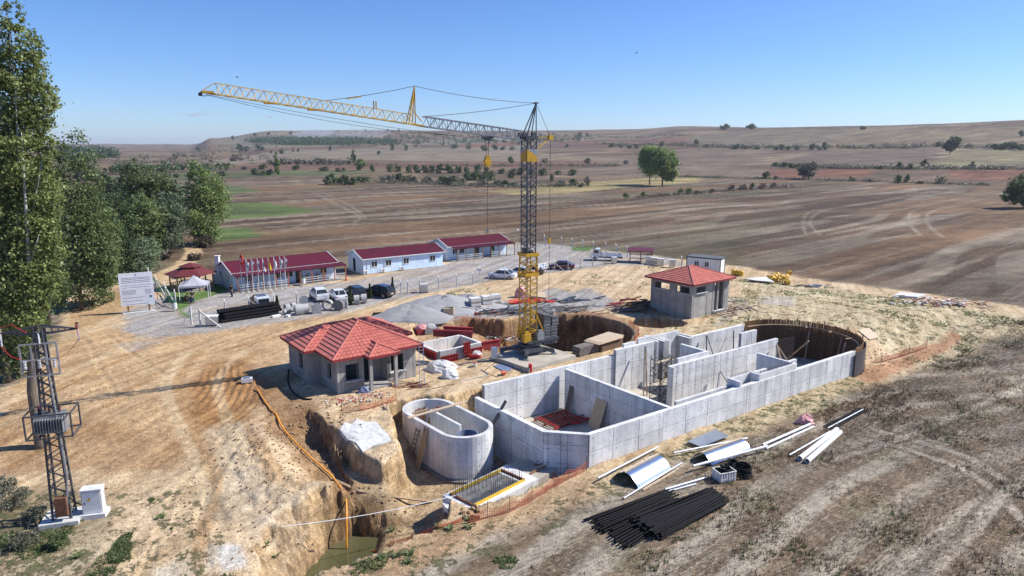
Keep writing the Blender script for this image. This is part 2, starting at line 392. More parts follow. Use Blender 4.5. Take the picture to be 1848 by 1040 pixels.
mat('red_form', (.30, .03, .04), .6, c2=(.17, .02, .025), sc=3, rnd=.25)
mat('rust', (.20, .085, .04), .85, c2=(.10, .045, .025), sc=6)
mat('rebar', (.085, .06, .05), .8, c2=(.05, .04, .035))
mat('orange_net', (.60, .16, .07), .8, c2=(.5, .12, .05))
mat('orange_hose', (.80, .34, .04), .4, c2=(.7, .27, .03))
mat('yellow_form', (.75, .50, .03), .6, c2=(.6, .38, .02), sc=5)
mat('gravel_grey', (.40, .395, .40), .95, c2=(.24, .24, .245), sc=9, bump=1.2, det=8)
mat('clay', (.42, .29, .17), .95, c2=(.27, .17, .09), sc=4, bump=1, det=8)
mat('bark', (.20, .16, .12), .9, c2=(.10, .08, .06), sc=8, st=(1, 1, .25), bump=.6)
mat('paint_white_car', (.78, .80, .82), .25, c2=(.74, .76, .78), coat=.6)
mat('paint_black_car', (.012, .013, .016), .2, c2=(.01, .01, .012), coat=.8)
mat('paint_maroon_car', (.10, .015, .02), .25, c2=(.09, .012, .018), coat=.7)
mat('paint_grey_car', (.10, .10, .10), .3, c2=(.08, .08, .08), coat=.6)
mat('lamp_red', (.35, .02, .02), .3); mat('lamp_clear', (.6, .6, .6), .2); mat('rim', (.4, .4, .42), .35, metal=.8)
mat('flag_red', (.65, .02, .02), .7); mat('flag_white', (.82, .82, .82), .7); mat('flag_yellow', (.8, .5, .03), .7); mat('flag_blue', (.55, .6, .8), .7)
mat('plastic_sheet', (.74, .74, .72), .35, c2=(.55, .55, .54), sc=5, bump=.5); mat('blue_plastic', (.08, .2, .45), .5)
mat('pink_wrap', (.72, .38, .36), .5, c2=(.55, .2, .2), sc=6, bump=.6)
mat('yellow_can', (.72, .46, .03), .45, c2=(.6, .36, .02)); mat('green_plastic', (.02, .12, .07), .5); mat('green_wire', (.05, .18, .10), .6)
mat('post_white', (.66, .66, .63), .8, c2=(.5, .5, .48), sc=5)
mat('post_orange', (.45, .14, .06), .7); mat('brown_paint', (.28, .15, .08), .6)
mat('brick_grey', (.40, .40, .39), .9, c2=(.28, .28, .27), sc=5); mat('pallet_white', (.78, .77, .74), .6, c2=(.6, .58, .55), sc=5)
mat('gazebo_roof', (.16, .03, .03), .6, c2=(.12, .02, .02)); mat('tent_cloth', (.44, .44, .48), .6, c2=(.38, .38, .42))
mat('cloth_dark', (.02, .02, .03), .9); mat('cloth_blue', (.04, .06, .12), .9); mat('skin', (.45, .27, .18), .6); mat('hair', (.02, .015, .01), .8)
mat('print_ink', (.16, .18, .24), .7); mat('print_blue', (.05, .25, .42), .6); mat('tie', (.12, .12, .12), .9); concrete('concrete_joint', (.40, .41, .43), (.30, .31, .33), .8, .4); mat('tarp_blue', (.20, .24, .36), .5)
leafmat('leaf_poplar', (.33, .38, .13), (.085, .12, .035), .35)
leafmat('leaf_ash', (.22, .29, .10), (.07, .10, .038), .38)
leafmat('leaf_dark', (.115, .165, .06), (.045, .075, .03), .35)
leafmat('leaf_willow', (.22, .28, .155), (.10, .14, .08), .35)
leafmat('leaf_light', (.30, .38, .13), (.12, .17, .05), .38)
leafmat('leaf_bright', (.40, .50, .17), (.18, .26, .07), .4)
leafmat('leaf_grey', (.24, .23, .16), (.11, .11, .075), .3)
leafmat('leaf_brown', (.20, .15, .10), (.10, .075, .05), .15)
leafmat('leaf_yellow', (.45, .34, .06), (.25, .2, .05), .3)
leafmat('straw', (.42, .34, .22), (.16, .11, .06), .1)
leafmat('weed', (.22, .28, .11), (.10, .14, .05), .3)
# ------------------------------------------------------------ the ground
def build_ground():
    az = np.concatenate([np.linspace(-180, -50, 22), np.linspace(-42, 42, 700), np.linspace(50, 180, 22)[:-1]])
    az = az[:-0] if False else az
    dd = [2.0, 6, 11, 16, 20]; d = 23.0
    while d < 112: dd.append(d); d += .21 if d < 90 else .26
    while d < 12000: dd.append(d); d *= 1.0125
    D = np.array(dd); nA, nD = len(az), len(D)
    A, DD = np.meshgrid(np.radians(az), D); X = (DD * np.sin(A)).ravel(); Y = (DD * np.cos(A)).ravel()
    Zz = height(X, Y)
    co = np.stack([X, Y, Zz], 1).astype(np.float32)
    i = np.arange(nD - 1)[:, None] * nA; j = np.arange(nA)[None, :]; j2 = (j + 1) % nA
    q = np.stack([i + j, i + nA + j, i + nA + j2, i + j2], -1).reshape(-1, 4)
    q = q[:, ::-1]
    me = bpy.data.meshes.new('ground'); nv = len(co); nf = len(q)
    me.vertices.add(nv); me.vertices.foreach_set('co', co.ravel())
    me.loops.add(nf * 4); me.loops.foreach_set('vertex_index', q.ravel().astype(np.int32))
    me.polygons.add(nf); me.polygons.foreach_set('loop_start', (np.arange(nf) * 4).astype(np.int32)); me.polygons.foreach_set('loop_total', np.full(nf, 4, np.int32))
    me.polygons.foreach_set('use_smooth', np.ones(nf, bool)); me.update(); me.validate()
    # ---- soil colours
    def C(c): return np.array(c, np.float32)[None, :]
    c = np.empty((nv, 3), np.float32); Dv = np.hypot(X, Y)
    U = X * UX + Y * UY; Nn = -X * UY + Y * UX
    t = fbm(X, Y, 45, 3, 1)[:, None]
    c[:] = C((.098, .062, .038)) * (1 + .16 * t)
    # broad bands in the stubble plain, along the ploughing
    ca, sa = math.cos(R(42)), math.sin(R(42)); pu = X * ca + Y * sa; pn = -X * sa + Y * ca
    b = vn(pu / 160 + 9, pn / 7.0, 2)[:, None]; b2 = vn(pu / 60 + 3, pn / 2.0 + 9, 4)[:, None]
    c *= (.55 + .85 * b) * (.84 + .32 * b2)
    pl = ss(.60, .70, vn(pu / 70 + 7, pn / 4.2 + 3 * vn(pu / 40, pn / 40, 1), 5)) * ss(90, 140, Dv); c[:] = c + (C((.27, .225, .165)) - c) * (pl * .55)[:, None]; pl = ss(.62, .7, vn(pu / 45 + 17, pn / 2.2 + 5, 0)) * ss(90, 140, Dv); c[:] = c + (C((.30, .25, .185)) - c) * (pl * .45)[:, None]
    c += (C((.16, .095, .05)) - c) * (.8 * ss(.58, .72, vn(pu / 150 + 31, pn / 13 + 5, 3)) * ss(110, 150, Dv))[:, None]
    c += (C((.085, .08, .046)) - c) * (.6 * ss(.6, .75, vn(pu / 90 + 1, pn / 16 + 55, 1)) * ss(100, 130, Dv))[:, None]
    far = ss(380, 620, Dv)[:, None]
    cell = (vn(np.floor(X / 95 + Y / 300) + 5.5, np.floor(Y / 62 - X / 260) + 8.5, 1) * 4.999).astype(int)
    pal = np.array([(.135, .098, .062), (.20, .152, .098), (.11, .074, .048), (.165, .115, .068), (.10, .082, .05)], np.float32)
    c = c * (1 - far) + far * (pal[cell] * (.9 + .2 * vn(X / 15, Y / 15, 3)[:, None]))
    veg = np.full(nv, .12, np.float32); stub = (.75 - .38 * ss(85, 140, Dv)).astype(np.float32); dirt = np.zeros(nv, np.float32); grav = np.zeros(nv, np.float32)
    nz = fbm(X, Y, 3.0, 3, 2); nzf = fbm(X, Y, 60, 3, 3)
    def paint(poly, col, w=1.0, amp=1.0, k=1.0, fz=None, marg=None, vg=None, sb=None, dr=None, gr=None):
        P = [hitg(p[0], p[1]) if fz is None else pt(p[0], p[1], fz) for p in poly]
        s = sdpoly(X, Y, P, marg or max(8, w * 3 + amp))
        m = ss(-w, w, s + amp * (nz if amp < 8 else nzf)) * k
        m = np.where(s <= -(marg or max(8, w * 3 + amp)) + 1e-6, 0, m)
        if col is not None: c[:] = c + (C(col) - c) * m[:, None]
        for a, v in ((veg, vg), (stub, sb), (dirt, dr), (grav, gr)):
            if v is not None: a[:] = a + (v - a) * m
        return m
    G1, G2 = (.085, .125, .035), (.085, .10, .042); RED = (.165, .075, .046); RED2 = (.145, .08, .055)
    for poly, col, wz, am in [
        ([(400, 366), (480, 366), (575, 380), (520, 388), (415, 396), (380, 392)], G1, 2, 3),
        ([(380, 412), (445, 412), (485, 424), (400, 436), (370, 432)], G1, 1.5, 3),
        ([(330, 338), (430, 336), (480, 344), (400, 352), (330, 352)], (.09, .12, .05), 3, 5),
        ([(150, 320), (330, 312), (560, 308), (720, 311), (600, 316), (400, 322), (200, 331)], G2, 4, 6),
        ([(400, 302), (520, 293), (945, 291), (1140, 292), (1140, 298), (945, 303), (700, 303), (500, 307)], RED2, 6, 9),
        ([(1385, 306), (1580, 306), (1545, 320), (1392, 320)], RED, 4, 9), ([(1712, 308), (1900, 306), (1900, 329), (1735, 326)], RED, 4, 9),
        ([(345, 291), (475, 272), (430, 283), (395, 288)], RED, 6, 9), ([(1000, 256), (1240, 250), (1250, 256), (1060, 263), (1000, 264)], RED2, 9, 12),
        ([(880, 346), (1000, 332), (1150, 323), (1265, 318), (1260, 329), (1100, 342), (1000, 351), (930, 352)], (.27, .22, .10), 4, 6),
        ([(1240, 243), (1350, 236), (1540, 236), (1500, 262), (1420, 266), (1250, 262)], (.15, .125, .085), 10, 12),
        ([(1545, 236), (1900, 228), (1900, 262), (1700, 258), (1510, 262)], (.17, .135, .08), 10, 12),
        ([(1230, 270), (1400, 271), (1360, 296), (1230, 312), (1100, 318), (1020, 315), (1120, 285)], (.15, .11, .08), 10, 12),
        ([(1480, 272), (1690, 270), (1690, 296), (1430, 298), (1410, 290)], (.13, .095, .07), 6, 10),
        ([(1720, 272), (1900, 272), (1900, 302), (1690, 298)], (.18, .155, .085), 6, 10),
        ([(560, 270), (950, 262), (940, 290), (700, 290), (480, 292), (400, 298), (350, 292), (480, 275)], (.19, .155, .11), 10, 14),
        ([(360, 256), (620, 246), (700, 262), (430, 272)], (.17, .145, .10), 20, 30),
        ([(500, 244), (560, 240), (760, 238), (740, 244), (560, 248)], (.17, .11, .075), 20, 30),
        ([(430, 256), (500, 251), (640, 251), (720, 257), (600, 263), (510, 262)], (.035, .055, .025), 10, 20),
        ([(820, 262), (930, 256), (940, 262), (850, 266)], RED, 10, 12), ([(700, 262), (820, 252), (935, 246), (940, 254), (800, 262)], (.17, .155, .115), 15, 20)]:
        paint(poly, col, wz, am, vg=.05, sb=.3)
    # brushy field banks
    for L, wd in [([(1080, 258), (1180, 261), (1330, 266), (1500, 266), (1700, 263), (1900, 272)], 9), ([(1395, 299), (1500, 303), (1640, 305), (1900, 305)], 5),
                  ([(1230, 320), (1450, 324), (1600, 328), (1780, 334)], 3.5), ([(560, 299), (760, 300), (950, 300), (1120, 300)], 4), ([(1150, 356), (1300, 349), (1440, 336)], 1.5),
                  ([(600, 332), (760, 330), (900, 336), (1060, 334)], 4), ([(730, 311), (900, 313), (1040, 315)], 4)]:
        P = [hitg(*p) for p in L]; d = dline(X, Y, P, wd * 3); m = ss(wd, wd * .6, d + wd * .4 * nz) * .9
        c[:] = c + (C((.05, .045, .028)) - c) * m[:, None]; stub[:] *= (1 - m)
    # pale wheel tracks across the plain
    for L, wd, k in [([(1455, 425), (1450, 400), (1470, 380), (1560, 368), (1640, 352), (1720, 340)], .55, .6), ([(1480, 425), (1462, 398), (1500, 376), (1600, 362), (1730, 336)], .55, .6),
                     ([(1660, 425), (1640, 395), (1670, 372), (1800, 345)], .6, .6), ([(1700, 428), (1672, 398), (1700, 375), (1830, 350)], .6, .6),
                     ([(1360, 424), (1500, 395), (1640, 375), (1780, 352)], .5, .45), ([(1375, 424), (1520, 396), (1660, 372)], .5, .45),
                     ([(560, 345), (600, 365), (630, 380), (650, 392), (640, 402)], .6, .5), ([(575, 345), (620, 365), (645, 380), (660, 395)], .6, .5), ([(510, 420), (560, 400), (630, 382), (720, 372)], .6, .5)]:
        P = [pt(*p) for p in L]; d = dline(X, Y, smooth_line(P, 5), 4); m = ss(wd * 1.5, wd * .3, d + nz * .25) * k
        c[:] = c + (C((.24, .20, .15)) - c) * m[:, None]
    # ---- the building site
    TAN, TAN2, ORG = (.48, .355, .215), (.56, .445, .30), (.29, .15, .058)
    site = [(0, 700), (40, 690), (100, 600), (115, 545), (130, 528), (220, 512), (300, 500), (345, 475), (400, 500), (640, 500), (930, 438), (1150, 458), (1330, 480), (1500, 508), (1700, 535), (1860, 556), (1860, 590)]
    Ps = [pt(*p) for p in site] + [pt(1700, 640, -1.6), pt(1580, 690, -2.1), pt(1400, 770, -2.1), pt(1200, 850, -2.1), pt(1000, 930, -2.1), pt(800, 1010, -2.1), pt(700, 1060, -2.1), pt(-60, 1150, -1.6), pt(-300, 900, -1)]
    s = sdpoly(X, Y, Ps, 14); m = ss(-1.0, 1.0, s + nz * 1.3)
    v = (.5 + .5 * fbm(X, Y, 12, 3, 4))[:, None]; c[:] = c + ((C(TAN) * (1 - v) + C(TAN2) * v) - c) * m[:, None]
    dirt += (1 - dirt) * m; stub *= 1 - m; veg += (.16 - veg) * m
    paint([(1180, 600), (1250, 590), (1340, 560), (1330, 500), (1500, 520), (1860, 570), (1860, 600), (1700, 640), (1620, 610), (1500, 590), (1350, 590)], (.50, .42, .27), 1.5, 1.5, fz=0, vg=.50)
    paint([(1060, 870), (1200, 800), (1400, 720), (1560, 665), (1640, 650), (1500, 740), (1300, 800), (1180, 880), (1000, 960), (880, 960)], (.42, .345, .215), 1, 1, fz=-2.1, vg=.60, sb=.1)
    paint([(400, 1060), (520, 1030), (700, 990), (850, 930), (1000, 880), (1080, 850), (1090, 880), (1040, 960), (800, 1060)], (.39, .28, .17), 1, 1, fz=-2.1, vg=.55, sb=.35)
    paint([(-50, 880), (120, 880), (200, 930), (200, 1060), (-50, 1060)], (.38, .31, .20), 1.2, 1.5, fz=-1.3, vg=.75, sb=.3)
    paint([(120, 900), (400, 870), (420, 1060), (180, 1060)], None, 1.2, 1.5, fz=-1.3, vg=.5)
    # orange dozed clay and haul road
    paint([(100, 620), (200, 600), (330, 600), (480, 585), (640, 570), (700, 560), (760, 575), (700, 590), (560, 610), (520, 640), (530, 700), (440, 720), (470, 800), (380, 830), (300, 800), (150, 760), (0, 820), (0, 740)], (.41, .265, .135), 1.2, 2.6, .62, fz=-.2, vg=.02)
    paint([(335, 705), (370, 665), (430, 655), (480, 690), (470, 745), (420, 800), (360, 800)], ORG, .8, 1.2, .85, fz=-.4, vg=0)
    paint([(120, 545), (220, 515), (270, 530), (300, 560), (210, 570), (130, 600)], (.37, .24, .12), 1.0, 1.0, .7, fz=0, vg=.02)
    paint([(0, 790), (120, 775), (330, 790), (330, 850), (100, 850), (0, 850)], (.33, .20, .10), .8, 1.5, .7, fz=-.7, vg=.02)
    paint([(370, 800), (450, 790), (520, 880), (640, 990), (520, 1040), (430, 960), (380, 900)], (.46, .385, .28), 1, 1.5, .8, fz=-1.5, vg=.03)
    paint([(450, 690), (560, 760), (640, 870), (700, 900), (620, 900), (540, 850), (460, 760)], (.26, .155, .08), .8, 1.0, .85, fz=-1.5, vg=.02)
    paint([(330, 790), (400, 800), (400, 880), (330, 900)], (.42, .30, .17), .8, 1.0, .5, fz=-1)
    # dirt track into the trees
    P = smooth_line([pt(*p) for p in [(200, 540), (255, 512), (300, 492), (335, 475), (350, 455), (345, 445)]], 6); d = dline(X, Y, P, 6)
    m = ss(1.9, 1.2, d + nz * .4); c[:] = c + (C((.46, .34, .20)) - c) * m[:, None]; stub *= 1 - m; veg *= 1 - m; dirt += (1 - dirt) * m
    # yard gravel
    s = sdpoly(X, Y, YARD, 8); m = ss(-.8, .8, s + nz * .7) * .95
    c[:] = c + (C((.33, .32, .315)) * (.93 + .1 * v) - c) * m[:, None]; grav += (1 - grav) * m; veg *= 1 - m; stub *= 1 - m
    m = ss(.55, .68, vn(pu / 14 + 2, pn / 2.4, 3)) * ss(0, 2, s) * .5; c[:] = c + (C((.43, .36, .28)) - c) * m[:, None]
    for poly, k in [([(680, 570), (760, 545), (960, 545), (1060, 520), (1110, 545), (1060, 560), (960, 572), (760, 578)], .9), ([(900, 545), (1000, 520), (1080, 540), (1100, 555), (1000, 565), (900, 575)], .85),
                    ([(1290, 585), (1320, 535), (1340, 540), (1345, 560), (1300, 590)], .6), ([(1380, 535), (1440, 538), (1425, 552), (1375, 548)], .6), ([(230, 560), (300, 575), (350, 590), (300, 606), (230, 605)], .5)]:
        paint(poly, (.31, .305, .30), .7, 1.2, k, fz=0, gr=k, vg=.02)
    paint([(225, 562), (300, 552), (360, 560), (370, 590), (300, 600), (215, 590)], (.34, .33, .325), .7, 1, .7, fz=0, gr=.8)
    paint([(610, 792), (640, 775), (678, 778), (705, 806), (655, 822)], (.58, .575, .56), .25, .35, 1, fz=-1, gr=.4, dr=0, vg=0)
    for poly in ([(200, 620), (300, 612), (240, 640)], [(230, 598), (300, 590), (330, 604), (250, 612)]): paint(poly, (.34, .32, .31), .5, 1, .6, fz=0, gr=.6)
    paint([(390, 1000), (435, 995), (445, 1020), (400, 1030)], (.50, .49, .46), .3, .8, .9, fz=-1.7, gr=.6)
    paint([(280, 1040), (380, 1000), (400, 1015), (330, 1060)], (.50, .46, .38), .3, .8, .8, fz=-1.7)
    # lawn by the gazebo
    paint([(290, 520), (340, 508), (430, 515), (425, 522), (345, 545), (330, 560), (352, 572), (335, 578), (305, 545)], (.085, .17, .03), .5, .6, .9, fz=0, vg=.2, gr=0)
    paint([(1032, 446), (1070, 446), (1062, 454), (1030, 453)], (.085, .17, .03), .4, .6, .9, fz=0, gr=0)
    # red soil edge by the excavation
    paint([(800, 590), (940, 600), (945, 625), (880, 640), (860, 605)], (.30, .13, .065), .8, 1.0, .8, fz=-1.5, vg=0)
    paint([(980, 562), (1080, 566), (1145, 590), (1160, 615), (1145, 600), (1085, 575), (980, 569)], (.36, .19, .10), .5, .8, .5, fz=0)
    paint([(1545, 660), (1570, 650), (1720, 605), (1740, 612), (1640, 650), (1560, 680)], (.38, .20, .11), .4, .7, .8, fz=-1.4, vg=.02)
    # soil colour blended to a darker brown with depth in the pits
    dz = ss(-1.3, -3.0, Zz) * (sdpoly(X, Y, PW, 9) > -2) * ss(0, 3, s * 0 + 3)
    c[:] = c + (C((.29, .215, .125)) - c) * (dz * .6)[:, None]; veg *= 1 - dz
    m = ss(-4.4, -5.2, Zz) * (Y < 60); c[:] = c + (C((.17, .135, .095)) - c) * m[:, None]
    rr = np.hypot(X - CP[0], Y - CP[1]); m = ss(CP[2] + .6, CP[2], rr) * ss(-.3, -1, Zz); c[:] = c + (C((.26, .17, .10)) - c) * m[:, None]; veg *= 1 - m
    m = ((sdpoly(X, Y, PX, 6) > 0) & (Zz < -.4)); c[m] = c[m] * .5 + C((.30, .185, .10)) * .5; veg[m] = 0
    # wheel tracks in the dirt
    for L in RUTS:
        d = dline(X, Y, L, 2); m = ss(.9, .3, np.abs(d - .0) + .3 * nz) * .4; c[:] = c + (C((.50, .38, .23)) - c) * (m * .5)[:, None]
    for k, (L, wd) in enumerate((([(0, 760), (150, 690), (250, 640), (330, 590), (300, 560)], .5), ([(0, 740), (140, 672), (235, 628), (300, 585)], .45), ([(20, 830), (180, 745), (330, 660), (480, 620), (640, 575)], .4), ([(330, 1045), (340, 940), (365, 860), (330, 780), (300, 700), (340, 640)], .4), ([(350, 1045), (362, 940), (390, 860), (352, 780), (322, 700), (365, 640)], .35), ([(460, 830), (410, 760), (395, 690), (440, 640)], .4), ([(500, 850), (440, 760), (420, 690), (465, 640)], .4), ([(560, 600), (700, 556), (860, 530), (1100, 500)], .5), ([(1200, 575), (1340, 530), (1600, 570)], .4))):
        d = dline(X, Y, smooth_line([pt(*p, -.4) for p in L], 6), 3) + .25 * nz; m = ss(wd * 1.6, wd * .5, d) * .55; c[:] = c + (C((.56, .44, .28) if k % 2 else (.33, .195, .09)) - c) * (m * dirt * (1 - grav))[:, None]
    # near stubble: swaths of pale straw
    A2 = R(33); su = X * math.cos(A2) + Y * math.sin(A2); sn = -X * math.sin(A2) + Y * math.cos(A2) + .9 * np.sin(su / 11) + .006 * (su - 45) ** 2
    low = ss(120, 90, Dv) * (1 - dirt); c[:] = c + (C((.215, .158, .105)) - c) * (low * .75)[:, None]
    sw = ss(.42, .72, .60 * (.5 + .5 * np.cos(sn * 2 * math.pi / 3.3)) + .45 * vn(su / 6, sn / 1.0, 2)) * low
    c[:] = c + (C((.42, .365, .285)) - c) * (sw * .85)[:, None]
    dk = ss(.55, .75, vn(su / 9 + 4, sn / 1.6 + 3, 4)) * low; c[:] = c + (C((.115, .078, .045)) - c) * (dk * .45)[:, None]
    gk = ss(.62, .8, vn(su / 4 + 14, sn / 2.6 + 3, 5)) * low; c[:] = c + (C((.13, .14, .065)) - c) * (gk * .25)[:, None]
    fr = ss(-1, 1.5, s * 0 + sdpoly(X, Y, [pt(*p) for p in [(1860, 575), (1640, 655), (1480, 735), (1340, 800), (1400, 830), (1560, 760), (1700, 690), (1860, 625)]][:], 6) + nz); fr = fr * (1 - dirt * .8)
    c[:] = c + (C((.12, .085, .055)) - c) * (fr * .45)[:, None]
    for L in ([(1560, 792), (1640, 812), (1720, 838), (1790, 880), (1860, 950)], [(1580, 775), (1660, 797), (1740, 822), (1810, 862), (1870, 915)], [(1500, 830), (1600, 800), (1700, 760), (1860, 690)], [(1660, 1050), (1740, 980), (1800, 900), (1860, 860)]):
        d = dline(X, Y, smooth_line([pt(*p, -2.1) for p in L], 5), 2); m = ss(.5, .1, d + .2 * nz) * .75; c[:] = c + (C((.44, .38, .30)) - c) * m[:, None]; m = ss(.25, .1, np.abs(d - .6)) * .5; c[:] = c + (C((.09, .065, .045)) - c) * m[:, None]
    for nm, arr in (('veg', veg), ('stub', stub), ('dirt', dirt), ('grav', grav)):
        at = me.attributes.new(nm, 'FLOAT', 'POINT'); at.data.foreach_set('value', np.clip(arr, 0, 1).astype(np.float32))
    at = me.attributes.new('soil', 'FLOAT_COLOR', 'POINT'); at.data.foreach_set('color', np.concatenate([np.clip(c, 0, 1), np.ones((nv, 1), np.float32)], 1).astype(np.float32).ravel())
    # ---- material
    m_, t_, b_ = newmat('ground_soil'); N = t_.nodes.new; L = t_.links.new
    ge = N('ShaderNodeNewGeometry')
    def attr(n, o='Fac'):
        a = N('ShaderNodeAttribute'); a.attribute_name = n; return a.outputs[o]
    def noise(sc, st=(1, 1, 1), rz=0, d=5, ro=.6):
        mp = N('ShaderNodeMapping'); mp.vector_type = 'TEXTURE'; mp.inputs['Scale'].default_value = tuple(1 / v for v in st); mp.inputs['Rotation'].default_value = (0, 0, -rz); L(ge.outputs['Position'], mp.inputs[0])
        n = N('ShaderNodeTexNoise'); n.inputs['Scale'].default_value = sc; n.inputs['Detail'].default_value = d; n.inputs['Roughness'].default_value = ro; L(mp.outputs[0], n.inputs[0]); return n.outputs[0]
    def mth(op, a, b=None, cl=False):
        q = N('ShaderNodeMath'); q.operation = op; q.use_clamp = cl
        for i, x in enumerate((a, b)):
            if x is None: continue
            if isinstance(x, (int, float)): q.inputs[i].default_value = x
            else: L(x, q.inputs[i])
        return q.outputs[0]
    def mr(x, a, b, c0=0, c1=1):
        q = N('ShaderNodeMapRange'); q.interpolation_type = 'SMOOTHSTEP'; L(x, q.inputs[0])
        for i, vv in enumerate((a, b, c0, c1)):
            if isinstance(vv, (int, float)): q.inputs[i + 1].default_value = vv
            else: L(vv, q.inputs[i + 1])
        return q.outputs[0]
    def mix(f, a, b, bt='MIX'):
        q = N('ShaderNodeMix'); q.data_type = 'RGBA'; q.blend_type = bt
        for i, x in ((0, f), (6, a), (7, b)):
            if isinstance(x, tuple): q.inputs[i].default_value = (*x, 1)
            elif isinstance(x, (int, float)): q.inputs[i].default_value = x
            else: L(x, q.inputs[i])
        return q.outputs[2]
    base = attr('soil', 'Color'); ve, stb, dr, gr = attr('veg'), attr('stub'), attr('dirt'), attr('grav')
    n1 = noise(.35, d=6); n2 = noise(2.2, d=6, ro=.7); n3 = noise(9, d=4, ro=.7); n4 = noise(26, d=3, ro=.7)
    col = mix(1.0, base, mth('MULTIPLY_ADD', n1, .7) if False else mr(n1, .3, .7, .86, 1.14), 'MULTIPLY')
    col = mix(1.0, col, mr(n2, .28, .72, .72, 1.26), 'MULTIPLY')
    col = mix(1.0, col, mr(n3, .32, .68, .70, 1.26), 'MULTIPLY'); col = mix(1.0, col, mr(noise(19, d=2, ro=.7), .35, .65, .82, 1.16), 'MULTIPLY')
    farm = mr(dr, .5, 0); nf = noise(.022, (1, 1.6, 1), -R(20), 9, .78); col = mix(farm, col, mix(1.0, col, mr(nf, .34, .66, .58, 1.4), 'MULTIPLY')); nb = noise(.14, (.10, 1, 1), -R(24), 6, .75); col = mix(farm, col, mix(1.0, col, mr(nb, .32, .68, .78, 1.25), 'MULTIPLY'))
    # dirt: darker crumbs and pale dust
    cr = mth('MULTIPLY', mr(n3, .60, .72), mth('MULTIPLY', dr, .35)); col = mix(cr, col, (.20, .13, .075))
    # stubble rows: straw and bare soil stretched along the sowing
    s1 = noise(.42, (.035, 1.3, 1), -R(42), 7, .8); s2 = noise(2.4, (.2, 1.6, 1), -R(33), 4, .75); s0 = noise(.12, (.05, 1, 1), -R(42), 4, .7); col = mix(mth('MULTIPLY', stb, 1.0), col, mix(1.0, col, mr(s0, .38, .62, .62, 1.45), 'MULTIPLY'))
    st_ = mth('MULTIPLY', mr(mth('ADD', mth('MULTIPLY', s1, .75), mth('MULTIPLY', s2, .25)), .54, .60), mth('MULTIPLY', stb, .95)); col = mix(st_, col, (.40, .345, .265))
    sd = mth('MULTIPLY', mr(s2, .50, .36), mth('MULTIPLY', stb, .65)); col = mix(sd, col, (.085, .06, .038))
    s3 = mth('MULTIPLY', mr(n1, .56, .70), mth('MULTIPLY', stb, .3)); col = mix(s3, col, (.11, .105, .055))
    n5 = noise(4.2, (.45, 1.3, 1), -R(33), 7, .85); sp = mth('MULTIPLY', mr(n5, .525, .60), mth('MULTIPLY', stb, mth('MULTIPLY', stb, 1.0))); col = mix(sp, col, (.50, .44, .35))
    dk5 = mth('MULTIPLY', mr(n5, .46, .40), mth('MULTIPLY', stb, .7)); col = mix(dk5, col, (.055, .042, .028))
    sp2 = mth('MULTIPLY', mr(n4, .58, .66), mth('MULTIPLY', stb, mth('MULTIPLY', stb, .5))); col = mix(sp2, col, (.52, .46, .37))
    sdx = noise(.55, (.10, 1.5, 1), -R(68), 6, .75); col = mix(mth('MULTIPLY', dr, .75), col, mix(1.0, col, mix(mr(sdx, .36, .62), (.76, .67, .58), (1.22, 1.22, 1.2)), 'MULTIPLY'))
    # weeds
    vn_ = mth('ADD', mth('MULTIPLY', noise(.9, d=3), .5), mth('MULTIPLY', noise(3.3, d=5, ro=.7), .5)); th = mth('SUBTRACT', .68, mth('MULTIPLY', ve, .29))
    vm = mr(vn_, th, mth('ADD', th, .045)); gcol = mix(mr(n3, .4, .6), (.045, .055, .022), (.12, .135, .055)); gcol = mix(mr(n2, .45, .6), gcol, (.14, .11, .06))
    col = mix(mth('MULTIPLY', vm, .85), col, gcol)
    # gravel grain
    gg = noise(7, d=6, ro=.8); col = mix(gr, col, mix(1.0, col, mr(gg, .3, .7, .72, 1.28), 'MULTIPLY'))
    # steep cut faces: vertical bucket streaks, mostly darker than the flat ground
    nz_ = N('ShaderNodeSeparateXYZ'); L(ge.outputs['Normal'], nz_.inputs[0])
    steep = mth('MULTIPLY', mr(nz_.outputs[2], .85, .55), dr)
    fc = noise(1.6, (1, 1, .16), 0, 5, .7); col = mix(steep, col, mix(mr(fc, .38, .62), mix(1.0, col, (.58, .52, .46), 'MULTIPLY'), mix(1.0, col, (1.05, .98, .88), 'MULTIPLY')))
    L(col, b_.inputs['Base Color']); b_.inputs['Roughness'].default_value = .95; b_.inputs['Specular IOR Level'].default_value = .15
    hsum = mth('ADD', mth('ADD', mth('MULTIPLY', n2, .55), mth('MULTIPLY', n3, .35)), mth('ADD', mth('MULTIPLY', n4, .12), mth('ADD', mth('MULTIPLY', vm, .35), mth('MULTIPLY', st_, .3))))
    hsum = mth('ADD', hsum, mth('MULTIPLY', mth('MULTIPLY', fc, steep), 1.2))
    bp = N('ShaderNodeBump'); bp.inputs['Strength'].default_value = .75; bp.inputs['Distance'].default_value = .22; L(hsum, bp.inputs['Height']); L(bp.outputs[0], b_.inputs['Normal'])
    me.materials.append(m_)
    o = bpy.data.objects.new('ground', me); COL.objects.link(o); tag(o, kind='structure'); return o
build_ground()
